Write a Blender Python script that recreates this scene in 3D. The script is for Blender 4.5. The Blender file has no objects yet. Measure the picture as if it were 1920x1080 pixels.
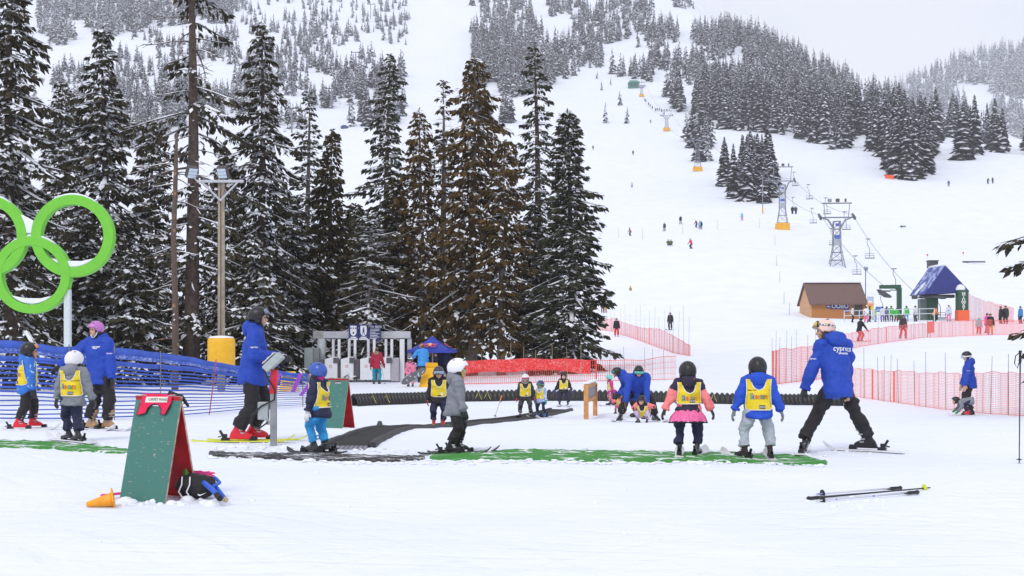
import bpy, bmesh, math, random
import numpy as np
from mathutils import Vector, Matrix, Quaternion
from mathutils.bvhtree import BVHTree
from mathutils import noise as mnoise

scene = bpy.context.scene
COL = scene.collection
PI = math.pi
R = math.radians

# ------------------------------------------------------------------ camera, sky, sun, exposure
FPX, HZ, CAMH = 2400.0, 640.0, 1.3          # focal length in photo pixels, horizon row, eye height
cd = bpy.data.cameras.new('camera')
cam = bpy.data.objects.new('camera', cd)
COL.objects.link(cam)
cam.location = (0, 0, CAMH)
cam.rotation_euler = (R(90), 0, 0)
cd.sensor_width = 36.0
cd.lens = 36.0 * FPX / 1920.0
cd.shift_y = (HZ - 540.0) / 1920.0
cd.clip_start = 0.1
cd.clip_end = 20000
scene.camera = cam

world = bpy.data.worlds.new('World')
scene.world = world
world.use_nodes = True
wn, wl = world.node_tree.nodes, world.node_tree.links
wn.clear()
SUN_EL, SUN_AZ = R(48), R(205)
sky = wn.new('ShaderNodeTexSky')
sky.sky_type = 'NISHITA'
sky.sun_disc = False
sky.sun_elevation = SUN_EL
sky.sun_rotation = SUN_AZ
sky.air_density = 1.0
sky.dust_density = 3.0
tc = wn.new('ShaderNodeTexCoord')
mp = wn.new('ShaderNodeMapping')
mp.inputs['Scale'].default_value = (1.0, 1.0, 2.6)
nz = wn.new('ShaderNodeTexNoise')
nz.inputs['Scale'].default_value = 2.3
nz.inputs['Detail'].default_value = 5
nz.inputs['Roughness'].default_value = 0.55
cr = wn.new('ShaderNodeValToRGB')           # the cloud deck: white to faint lavender grey
cr.color_ramp.elements[0].position = 0.30
cr.color_ramp.elements[0].color = (0.80, 0.83, 0.95, 1)
cr.color_ramp.elements[1].position = 0.66
cr.color_ramp.elements[1].color = (0.965, 0.97, 1.0, 1)
sc = wn.new('ShaderNodeVectorMath'); sc.operation = 'SCALE'
sc.inputs['Scale'].default_value = 8.7
mx = wn.new('ShaderNodeMix'); mx.data_type = 'RGBA'
mx.inputs['Factor'].default_value = 0.90    # overcast: nine tenths cloud
bg = wn.new('ShaderNodeBackground')
bg.inputs['Strength'].default_value = 0.10
wo = wn.new('ShaderNodeOutputWorld')
wl.new(tc.outputs['Generated'], mp.inputs['Vector'])
wl.new(mp.outputs['Vector'], nz.inputs['Vector'])
wl.new(nz.outputs['Fac'], cr.inputs['Fac'])
wl.new(cr.outputs['Color'], sc.inputs[0])
wl.new(sky.outputs['Color'], mx.inputs[6])
wl.new(sc.outputs['Vector'], mx.inputs[7])
wl.new(mx.outputs[2], bg.inputs['Color'])
wl.new(bg.outputs['Background'], wo.inputs['Surface'])

sd = bpy.data.lights.new('sun', 'SUN')
sun = bpy.data.objects.new('sun', sd)
COL.objects.link(sun)
sd.energy = 0.95
sd.angle = R(14)
sd.color = (1.0, 0.97, 0.93)
sdir = Vector((math.sin(SUN_AZ) * math.cos(SUN_EL), math.cos(SUN_AZ) * math.cos(SUN_EL), math.sin(SUN_EL)))
sun.rotation_euler = sdir.to_track_quat('Z', 'Y').to_euler()
sun.location = (0, 0, 60)

vs = scene.view_settings
vs.view_transform = 'Standard'
vs.look = 'None'
vs.exposure = 0.27
vs.gamma = 1.0
vs.use_curve_mapping = False
scene.cycles.max_bounces = 6
scene.cycles.diffuse_bounces = 3
scene.cycles.glossy_bounces = 2
scene.cycles.transparent_max_bounces = 8
scene.cycles.volume_bounces = 1
scene.cycles.volume_step_rate = 4

# ------------------------------------------------------------------ materials
_mats = {}

def mat(color, rough=0.75, var=0.12, scale=18.0, bump=0.0, bscale=60.0, metal=0.0, color2=None, thr=None, alpha=None, coat=0.0):
    """Procedural material: a base colour with a noise variation (or a second colour in patches) and fine relief."""
    key = (tuple(color), rough, var, scale, bump, bscale, metal, tuple(color2) if color2 else None, thr, coat)
    if key in _mats:
        return _mats[key]
    m = bpy.data.materials.new('paint')
    m.use_nodes = True
    nt = m.node_tree
    n, l = nt.nodes, nt.links
    b = n['Principled BSDF']
    b.inputs['Roughness'].default_value = rough
    b.inputs['Metallic'].default_value = metal
    b.inputs['Coat Weight'].default_value = coat
    t = n.new('ShaderNodeTexCoord')
    z = n.new('ShaderNodeTexNoise')
    z.inputs['Scale'].default_value = scale
    z.inputs['Detail'].default_value = 4
    l.new(t.outputs['Object'], z.inputs['Vector'])
    r = n.new('ShaderNodeValToRGB')
    c = color
    if color2 is None:
        r.color_ramp.elements[0].position = 0.3
        r.color_ramp.elements[1].position = 0.7
        r.color_ramp.elements[0].color = (c[0] * (1 - var), c[1] * (1 - var), c[2] * (1 - var), 1)
        r.color_ramp.elements[1].color = (min(1, c[0] * (1 + var)), min(1, c[1] * (1 + var)), min(1, c[2] * (1 + var)), 1)
    else:
        th = 0.55 if thr is None else thr
        r.color_ramp.elements[0].position = th
        r.color_ramp.elements[1].position = th + 0.03
        r.color_ramp.elements[0].color = (*c, 1)
        r.color_ramp.elements[1].color = (*color2, 1)
    l.new(z.outputs['Fac'], r.inputs['Fac'])
    l.new(r.outputs['Color'], b.inputs['Base Color'])
    if bump > 0:
        z2 = n.new('ShaderNodeTexNoise')
        z2.inputs['Scale'].default_value = bscale
        z2.inputs['Detail'].default_value = 3
        l.new(t.outputs['Object'], z2.inputs['Vector'])
        bp = n.new('ShaderNodeBump')
        bp.inputs['Strength'].default_value = bump
        bp.inputs['Distance'].default_value = 0.02
        l.new(z2.outputs['Fac'], bp.inputs['Height'])
        l.new(bp.outputs['Normal'], b.inputs['Normal'])
    _mats[key] = m
    return m

def snow_ground_material():
    m = bpy.data.materials.new('packed_snow')
    m.use_nodes = True
    n, l = m.node_tree.nodes, m.node_tree.links
    b = n['Principled BSDF']
    b.inputs['Roughness'].default_value = 0.8
    b.inputs['Specular IOR Level'].default_value = 0.15
    g = n.new('ShaderNodeNewGeometry')
    # broad tint variation
    z = n.new('ShaderNodeTexNoise'); z.inputs['Scale'].default_value = 0.35; z.inputs['Detail'].default_value = 6
    l.new(g.outputs['Position'], z.inputs['Vector'])
    r = n.new('ShaderNodeValToRGB')
    r.color_ramp.elements[0].position = 0.30; r.color_ramp.elements[0].color = (0.785, 0.825, 0.930, 1)
    r.color_ramp.elements[1].position = 0.62; r.color_ramp.elements[1].color = (0.835, 0.868, 0.958, 1)
    l.new(z.outputs['Fac'], r.inputs['Fac'])
    l.new(r.outputs['Color'], b.inputs['Base Color'])
    # relief: ski scrapes stretched along x, lumps, grains
    mp = n.new('ShaderNodeMapping'); mp.inputs['Scale'].default_value = (1.1, 2.4, 2.0); mp.inputs['Rotation'].default_value = (0, 0, 0.2)
    l.new(g.outputs['Position'], mp.inputs['Vector'])
    z1 = n.new('ShaderNodeTexNoise'); z1.inputs['Scale'].default_value = 1.3; z1.inputs['Detail'].default_value = 7; z1.inputs['Roughness'].default_value = 0.62
    l.new(mp.outputs['Vector'], z1.inputs['Vector'])
    z2 = n.new('ShaderNodeTexNoise'); z2.inputs['Scale'].default_value = 14.0; z2.inputs['Detail'].default_value = 5
    l.new(g.outputs['Position'], z2.inputs['Vector'])
    mt = n.new('ShaderNodeMath'); mt.operation = 'MULTIPLY_ADD'; mt.inputs[1].default_value = 0.22
    l.new(z2.outputs['Fac'], mt.inputs[0]); l.new(z1.outputs['Fac'], mt.inputs[2])
    last = mt.outputs['Value']
    sep = n.new('ShaderNodeSeparateXYZ'); l.new(g.outputs['Position'], sep.inputs[0])
    near = n.new('ShaderNodeMapRange'); near.inputs['From Min'].default_value = 45; near.inputs['From Max'].default_value = 18; l.new(sep.outputs['Y'], near.inputs['Value'])
    for rot, sc_, dist, seed in ((0.35, 1.15, 5.0, 0.0), (-0.5, 0.8, 7.0, 11.0), (1.2, 0.6, 6.0, 23.0)):
        m2 = n.new('ShaderNodeMapping'); m2.inputs['Rotation'].default_value = (0, 0, rot + 1.3); m2.inputs['Location'].default_value = (seed, seed * .7, 0); l.new(g.outputs['Position'], m2.inputs['Vector'])
        w = n.new('ShaderNodeTexWave'); w.inputs['Scale'].default_value = sc_; w.inputs['Distortion'].default_value = dist; w.inputs['Detail'].default_value = 1.5; w.inputs['Detail Scale'].default_value = .35
        l.new(m2.outputs['Vector'], w.inputs['Vector'])
        rr = n.new('ShaderNodeMapRange'); rr.inputs['From Min'].default_value = .80; rr.inputs['From Max'].default_value = .97; l.new(w.outputs['Fac'], rr.inputs['Value'])
        mk = n.new('ShaderNodeTexNoise'); mk.inputs['Scale'].default_value = .45; l.new(m2.outputs['Vector'], mk.inputs['Vector'])
        mr = n.new('ShaderNodeMapRange'); mr.inputs['From Min'].default_value = .44; mr.inputs['From Max'].default_value = .60; l.new(mk.outputs['Fac'], mr.inputs['Value'])
        p1 = n.new('ShaderNodeMath'); p1.operation = 'MULTIPLY'; l.new(rr.outputs[0], p1.inputs[0]); l.new(mr.outputs[0], p1.inputs[1])
        p2 = n.new('ShaderNodeMath'); p2.operation = 'MULTIPLY'; l.new(p1.outputs[0], p2.inputs[0]); l.new(near.outputs[0], p2.inputs[1])
        p3 = n.new('ShaderNodeMath'); p3.operation = 'MULTIPLY_ADD'; p3.inputs[1].default_value = -.15; l.new(p2.outputs[0], p3.inputs[0]); l.new(last, p3.inputs[2]); last = p3.outputs[0]
    bp = n.new('ShaderNodeBump'); bp.inputs['Strength'].default_value = 0.55; bp.inputs['Distance'].default_value = 0.08
    l.new(last, bp.inputs['Height'])
    l.new(bp.outputs['Normal'], b.inputs['Normal'])
    return m

SNOW = mat((0.84, 0.865, 0.93), 0.85, 0.03, 6.0, 0.5, 25.0)

# ------------------------------------------------------------------ mesh building
class MB:
    """Collects polygons; build() links them as one mesh object."""
    def __init__(s):
        s.v, s.f, s.m = [], [], []
    def add(s, vs_, fs_, mi=0):
        o = len(s.v)
        s.v.extend([tuple(p) for p in vs_])
        s.f.extend([tuple(i + o for i in f) for f in fs_])
        s.m.extend([mi] * len(fs_))
        return s
    def box(s, c, d, rot=None, mi=0):
        hx, hy, hz = d[0] / 2, d[1] / 2, d[2] / 2
        p = [Vector((x, y, z)) for x in (-hx, hx) for y in (-hy, hy) for z in (-hz, hz)]
        if rot is not None:
            p = [rot @ q for q in p]
        c = Vector(c)
        return s.add([q + c for q in p], [(0, 1, 3, 2), (4, 6, 7, 5), (0, 4, 5, 1), (2, 3, 7, 6), (0, 2, 6, 4), (1, 5, 7, 3)], mi)
    def tube(s, pts, rad, n=6, mi=0, caps=True):
        pts = [Vector(p) for p in pts]
        k = len(pts)
        if not hasattr(rad, '__len__'):
            rad = [rad] * k
        vs_, fs_ = [], []
        up = None
        for i, p in enumerate(pts):
            t = (pts[min(i + 1, k - 1)] - pts[max(i - 1, 0)])
            t = t.normalized() if t.length > 1e-9 else Vector((0, 0, 1))
            if up is None:
                up = Vector((0, 0, 1)) if abs(t.z) < 0.9 else Vector((1, 0, 0))
            a = t.cross(up)
            a = a.normalized() if a.length > 1e-6 else t.orthogonal().normalized()
            b = a.cross(t).normalized()
            up = b
            for j in range(n):
                w = 2 * PI * j / n
                vs_.append(p + (a * math.cos(w) + b * math.sin(w)) * rad[i])
        for i in range(k - 1):
            for j in range(n):
                q = (j + 1) % n
                fs_.append((i * n + j, i * n + q, (i + 1) * n + q, (i + 1) * n + j))
        if caps:
            fs_.append(tuple(range(n))[::-1])
            fs_.append(tuple((k - 1) * n + j for j in range(n)))
        return s.add(vs_, fs_, mi)
    def loft(s, rings, mi=0, caps=True):
        n = len(rings[0]); k = len(rings)
        vs_ = [p for r in rings for p in r]
        fs_ = []
        for i in range(k - 1):
            for j in range(n):
                q = (j + 1) % n
                fs_.append((i * n + j, i * n + q, (i + 1) * n + q, (i + 1) * n + j))
        if caps:
            fs_.append(tuple(range(n))[::-1])
            fs_.append(tuple((k - 1) * n + j for j in range(n)))
        return s.add(vs_, fs_, mi)
    def lathe(s, prof, n=24, c=(0, 0, 0), mi=0, caps=True):
        rings = [[(c[0] + r * math.cos(2 * PI * j / n), c[1] + r * math.sin(2 * PI * j / n), c[2] + z) for j in range(n)] for r, z in prof]
        return s.loft(rings, mi, caps)
    def prism(s, poly, y0, y1, mi=0):
        """polygon in x,z extruded along y"""
        n = len(poly)
        vs_ = [(x, y0, z) for x, z in poly] + [(x, y1, z) for x, z in poly]
        fs_ = [tuple(range(n)), tuple(range(n, 2 * n))[::-1]] + [(i, i + n, (i + 1) % n + n, (i + 1) % n) for i in range(n)]
        return s.add(vs_, fs_, mi)
    def mesh(s, name='mesh'):
        me = bpy.data.meshes.new(name)
        me.from_pydata(s.v, [], s.f)
        if any(s.m):
            me.polygons.foreach_set('material_index', s.m)
        me.update()
        return me
    def build(s, name, m, parent=None, smooth=False, bevel=0.0, loc=None, rot=None):
        return link(name, s.mesh(name), m, parent, smooth, bevel, loc, rot)

def recalc(me):
    bm = bmesh.new(); bm.from_mesh(me)
    bmesh.ops.recalc_face_normals(bm, faces=bm.faces)
    bm.to_mesh(me); bm.free()

def link(name, me, m, parent=None, smooth=False, bevel=0.0, loc=None, rot=None, fix=True):
    if fix and len(me.polygons) < 60000:
        recalc(me)
    ms = m if isinstance(m, (list, tuple)) else [m]
    keep = np.empty(len(me.polygons), np.int32); me.polygons.foreach_get('material_index', keep)
    me.materials.clear()
    for q in ms:
        me.materials.append(q)
    me.polygons.foreach_set('material_index', keep if len(ms) > 1 else keep * 0)
    if smooth:
        me.polygons.foreach_set('use_smooth', [True] * len(me.polygons))
    o = bpy.data.objects.new(name, me)
    COL.objects.link(o)
    if bevel > 0:
        md = o.modifiers.new('bevel', 'BEVEL'); md.width = bevel; md.segments = 2; md.limit_method = 'ANGLE'
    if parent is not None:
        o.parent = parent
    if loc is not None:
        o.location = loc
    if rot is not None:
        o.rotation_euler = rot
    return o

def tag(o, label=None, cat=None, group=None, kind=None):
    if label: o['label'] = label
    if cat: o['category'] = cat
    if group: o['group'] = group
    if kind: o['kind'] = kind
    return o

def thing(name, label, cat, loc=(0, 0, 0), rz=0.0, group=None):
    o = bpy.data.objects.new(name, None)
    COL.objects.link(o)
    o.empty_display_size = 0.2
    o.location = loc
    o.rotation_euler = (0, 0, rz)
    return tag(o, label, cat, group)

def arrays_mesh(name, V, F, mi=None):
    """numpy vertices (n,3) and faces (m,k) to a mesh"""
    V = np.asarray(V, dtype=np.float32); F = np.asarray(F, dtype=np.int32)
    me = bpy.data.meshes.new(name)
    k = F.shape[1]
    me.vertices.add(len(V)); me.vertices.foreach_set('co', V.ravel())
    me.loops.add(F.size); me.loops.foreach_set('vertex_index', F.ravel())
    me.polygons.add(len(F))
    me.polygons.foreach_set('loop_start', np.arange(0, F.size, k, dtype=np.int32))
    if mi is not None:
        me.polygons.foreach_set('material_index', np.asarray(mi, dtype=np.int32))
    me.update(calc_edges=True)
    return me

def text_mesh(txt, size, depth=0.0, bold=0.0, align='CENTER', shear=0.0):
    """lettering as a flat mesh in the x,y plane"""
    cu = bpy.data.curves.new('lettering', 'FONT')
    cu.body = txt; cu.size = size; cu.align_x = align; cu.align_y = 'CENTER'
    cu.extrude = depth; cu.offset = bold; cu.resolution_u = 3; cu.shear = shear
    o = bpy.data.objects.new('lettering', cu)
    COL.objects.link(o)
    dg = bpy.context.evaluated_depsgraph_get()
    me = bpy.data.meshes.new_from_object(o.evaluated_get(dg))
    bpy.data.objects.remove(o)
    bpy.data.curves.remove(cu)
    return me

# ------------------------------------------------------------------ the ground: one snow sheet from the lesson area to the far mountain
TPX = [-1400, 0, 500, 900, 1000, 1150, 1250, 1400, 1500, 1600, 1700, 1800, 1920, 2100, 3400]
def zr(d, *zs):                              # heights -> rows of the picture, for the near flat
    return [HZ - (z - CAMH) * FPX / d for z in zs]
_near = [(0, 0), (18.8, 0), (23, -.25), (31, -.57), (37, -.52), (50, -.45), (60, -.40)]
TROWS = []
for d_ in (4, 8, 12, 16, 18.8, 21, 23, 27, 31, 37, 44):
    z_ = float(np.interp(d_, [a for a, b in _near], [b for a, b in _near]))
    zright = float(np.interp(d_, [18.8, 31, 35, 45], [0, -.6, -.74, -.68]))
    TROWS.append((d_, zr(d_, *[z_ if p < 1400 else (zright if p >= 1600 else (z_ + zright) / 2) for p in TPX])))
TROWS += [
    (50,  zr(50, -.42, -.42, -.45, -.4, -.3, -.25, -.25, -.45, -.5, -.45, -.45, -.45, -.45, -.4, -.4)),
    (60,  [HZ + 1.7 * 40] * 4 + [700, 690, 688, 690, 690, 685, 684, 684, 684, 684, 684]),
    (70,  [698, 698, 698, 696, 690, 676, 672, 668, 663, 657, 655, 655, 655, 655, 655]),
    (85,  [684, 684, 684, 680, 670, 658, 654, 650, 645, 640, 640, 640, 640, 640, 640]),
    (100, [671, 671, 671, 668, 658, 648, 640, 637, 634, 632, 631, 630, 628, 628, 628]),
    (126, [650, 650, 650, 645, 635, 625, 620, 613, 608, 606, 605, 604, 603, 603, 603]),
    (150, [620, 620, 620, 600, 592, 588, 588, 588, 594, 599, 600, 600, 599, 599, 599]),
    (170, [590, 590, 590, 560, 548, 545, 545, 542, 542, 548, 556, 562, 570, 570, 570]),
    (192, [520, 520, 515, 490, 472, 468, 468, 468, 480, 494, 503, 510, 520, 520, 520]),
    (260, [440, 440, 440, 432, 430, 428, 428, 427, 428, 429, 434, 440, 450, 450, 450]),
    (300, [395, 395, 395, 390, 387, 385, 385, 378, 374, 370, 368, 372, 380, 380, 380]),
    (350, [365, 365, 365, 358, 352, 350, 350, 344, 328, 322, 337, 330, 335, 340, 340]),
    (400, [335, 335, 335, 326, 322, 320, 320, 310, 297, 292, 300, 295, 302, 310, 310]),
    (440, [300, 300, 295, 292, 291, 290, 290, 285, 280, 278, 280, 282, 290, 300, 300]),
    (570, [215, 215, 215, 228, 232, 232, 232, 228, 234, 240, 246, 258, 275, 290, 290]),
    (800, [115, 115, 118, 145, 158, 160, 152, 130, 160, 190, 214, 240, 272, 290, 290]),
    (950, [62, 62, 68, 92, 100, 100, 82, 62, 112, 160, 198, 230, 270, 290, 290]),
    (1100, [22, 22, 22, 38, 40, 30, 12, 58, 125, 185, 215, 245, 280, 290, 290]),
    (1500, [-80, -80, -70, -70, -62, -70, -50, 120, 210, 260, 275, 285, 290, 290, 290]),
    (2200, [-190, -190, -190, -190, -190, -150, -80, 170, 230, 200, 160, 112, 92, 84, 70]),
    (3200, [-150, -150, -150, -150, -150, -100, 20, 200, 250, 215, 170, 120, 100, 90, 80]),
]
_ld = np.log(np.array([r[0] for r in TROWS]))
_ty = np.array([r[1] for r in TROWS], dtype=float)
GPX = np.linspace(-1400, 3400, 241)
GLD = np.linspace(math.log(4), math.log(3200), 340)
_g1 = np.array([np.interp(GPX, TPX, row) for row in _ty])                # rows x px
GY = np.array([np.interp(GLD, _ld, _g1[:, j]) for j in range(len(GPX))]).T   # logd x px
GZ = CAMH + (HZ - GY) / FPX * np.exp(GLD)[:, None]
def _smooth(a, k, ax):
    ker = np.array([1, 2, 3, 2, 1.0]); ker /= ker.sum()
    for _ in range(k):
        pad = [(0, 0), (0, 0)]; pad[ax] = (2, 2)
        b = np.pad(a, pad, mode='edge')
        a = sum(ker[i] * np.take(b, np.arange(i, i + a.shape[ax]), axis=ax) for i in range(5))
    return a
GZ = _smooth(_smooth(GZ, 2, 0), 4, 1)

def _vnoise(x, y, seed=0):
    """smooth value noise, vectorised"""
    xi = np.floor(x).astype(np.int64); yi = np.floor(y).astype(np.int64)
    fx = x - xi; fy = y - yi
    fx = fx * fx * (3 - 2 * fx); fy = fy * fy * (3 - 2 * fy)
    def h(a, b):
        v = (a * 374761393 + b * 668265263 + seed * 1442695041) & 0x7fffffff
        v = ((v ^ (v >> 13)) * 1274126177) & 0x7fffffff
        return ((v ^ (v >> 16)) & 0xffff) / 65535.0
    return (h(xi, yi) * (1 - fx) + h(xi + 1, yi) * fx) * (1 - fy) + (h(xi, yi + 1) * (1 - fx) + h(xi + 1, yi + 1) * fx) * fy

def ground(x, y):
    """height of the snow at world x,y (arrays or numbers)"""
    x = np.asarray(x, dtype=float); y = np.asarray(y, dtype=float)
    d = np.clip(y, 4.0, 3199.0)
    px = np.clip(960 + FPX * x / np.maximum(d, 14.0), -1399, 3399)
    a = (px - GPX[0]) / (GPX[1] - GPX[0]); b = (np.log(d) - GLD[0]) / (GLD[1] - GLD[0])
    i = np.clip(a.astype(int), 0, len(GPX) - 2); j = np.clip(b.astype(int), 0, len(GLD) - 2)
    fa = a - i; fb = b - j
    z = (GZ[j, i] * (1 - fa) + GZ[j, i + 1] * fa) * (1 - fb) + (GZ[j + 1, i] * (1 - fa) + GZ[j + 1, i + 1] * fa) * fb
    amp = np.interp(d, [4, 20, 60, 150, 300, 700, 3000], [.018, .022, .05, .12, .6, 4.0, 14.0])
    wl_ = np.interp(d, [4, 60, 300, 900, 3000], [1.1, 4.0, 22.0, 60.0, 140.0])
    # blend two fixed wavelengths by distance
    n1 = _vnoise(x / 1.1, y / 1.1, 3) - .5 + .5 * (_vnoise(x / .45, y / .3, 5) - .5)
    n2 = _vnoise(x / 6., y / 6., 7) - .5
    n3 = _vnoise(x / 40., y / 40., 9) - .5 + .5 * (_vnoise(x / 15., y / 15., 11) - .5)
    n4 = _vnoise(x / 130., y / 130., 13) - .5
    w1 = np.clip(1 - d / 60, 0, 1); w2 = np.clip(d / 60, 0, 1) * np.clip(1 - d / 300, 0, 1)
    w3 = np.clip(d / 300, 0, 1) * np.clip(1.5 - d / 1200, .2, 1); w4 = np.clip(d / 900, 0, 1)
    return z + amp * (n1 * w1 * 2 + n2 * w2 * 2 + n3 * w3 + n4 * w4)

def g0(x, y):
    return float(ground(x, y))
def at(px, d, up=0.0):
    """ground point under picture column px at distance d"""
    x = (px - 960.0) / FPX * d
    return Vector((x, d, g0(x, d) + up))
def pt(px, py, d):
    """free point seen at px,py at distance d"""
    return Vector(((px - 960.0) / FPX * d, d, CAMH - (py - HZ) / FPX * d))
def row_of(px, d):
    p = at(px, d)
    return HZ - (p.z - CAMH) * FPX / d
def depth_for(px, py, lo=20, hi=1400):
    """distance at which the ground first reaches picture row py in column px"""
    ds = np.exp(np.linspace(math.log(lo), math.log(hi), 500))
    xs = (px - 960.0) / FPX * ds
    yy = HZ - (ground(xs, ds) - CAMH) * FPX / ds
    run = np.minimum.accumulate(yy)
    k = int(np.argmax(run <= py))
    return float(ds[k]) if run[-1] <= py else None

def build_ground():
    ys = np.concatenate([[-60, -25, -8, 0, 3], np.arange(4, 14, .12), np.arange(14, 26, .16), np.exp(np.linspace(math.log(26), math.log(3190), 330)), [4500, 9000]])
    us = np.concatenate([np.linspace(-1.6, -.5, 30)[:-1], np.linspace(-.5, .5, 261), np.linspace(.5, 1.6, 30)[1:]])
    Y = np.repeat(ys[:, None], len(us), 1)
    X = us[None, :] * np.maximum(np.abs(Y), 14.0)
    Z = ground(X, Y)
    Z[-2:] = np.minimum(Z[-2:], 60)
    V = np.stack([X, Y, Z], -1).reshape(-1, 3)
    nr, nc = Y.shape
    idx = np.arange(nr * nc).reshape(nr, nc)
    F = np.stack([idx[:-1, :-1], idx[:-1, 1:], idx[1:, 1:], idx[1:, :-1]], -1).reshape(-1, 4)
    me = arrays_mesh('snow_ground', V, F)
    o = link('snow_ground', me, snow_ground_material(), smooth=True, fix=False)
    tag(o, 'groomed white snow of the lesson area and ski slopes', None, kind='structure')
build_ground()

# ------------------------------------------------------------------ conifers
def needle_mat(a, b, rough=0.9):
    m = bpy.data.materials.new('needles')
    m.use_nodes = True
    n, l = m.node_tree.nodes, m.node_tree.links
    bs = n['Principled BSDF']; bs.inputs['Roughness'].default_value = rough; bs.inputs['Specular IOR Level'].default_value = 0.2
    g = n.new('ShaderNodeTexCoord'); z = n.new('ShaderNodeTexNoise'); z.inputs['Scale'].default_value = 1.6; z.inputs['Detail'].default_value = 6
    l.new(g.outputs['Object'], z.inputs['Vector'])
    r = n.new('ShaderNodeValToRGB'); r.color_ramp.elements[0].position = .35; r.color_ramp.elements[1].position = .68
    r.color_ramp.elements[0].color = (*a, 1); r.color_ramp.elements[1].color = (*b, 1)
    l.new(z.outputs['Fac'], r.inputs['Fac']); l.new(r.outputs['Color'], bs.inputs['Base Color'])
    return m
N_DARK = needle_mat((.032, .030, .018), (.078, .066, .038))
N_GREEN = needle_mat((.032, .035, .021), (.076, .076, .046))
N_RUST = needle_mat((.050, .036, .015), (.150, .090, .030))
N_OLIVE = needle_mat((.034, .031, .015), (.080, .062, .026))
N_FAR = needle_mat((.030, .027, .026), (.085, .072, .066))
N_FARDARK = needle_mat((.024, .022, .020), (.060, .050, .042))
BARK = mat((.085, .062, .05), .95, .4, 7.0, .8, 30)
BARK_GREY = mat((.17, .14, .125), .95, .45, 6.0, .8, 30)
BARK_RED = mat((.12, .085, .07), .95, .2, 5.0, .7, 30, color2=(.36, .19, .10), thr=.62)
FROST = mat((.76, .79, .87), .9, .06, 3.0)

def kites(P, D, L, W, S, bend=0.0):
    """one four-cornered needle spray per row"""
    mid = P + D * (L * .5)[:, None]
    mid[:, 2] += bend * L
    tip = P + D * L[:, None]
    V = np.stack([P, mid + S * W[:, None], tip, mid - S * W[:, None]], 1).reshape(-1, 3)
    F = np.arange(len(V)).reshape(-1, 4)
    return V, F

def norm(a):
    return a / np.maximum(np.linalg.norm(a, axis=-1, keepdims=True), 1e-6)

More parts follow.
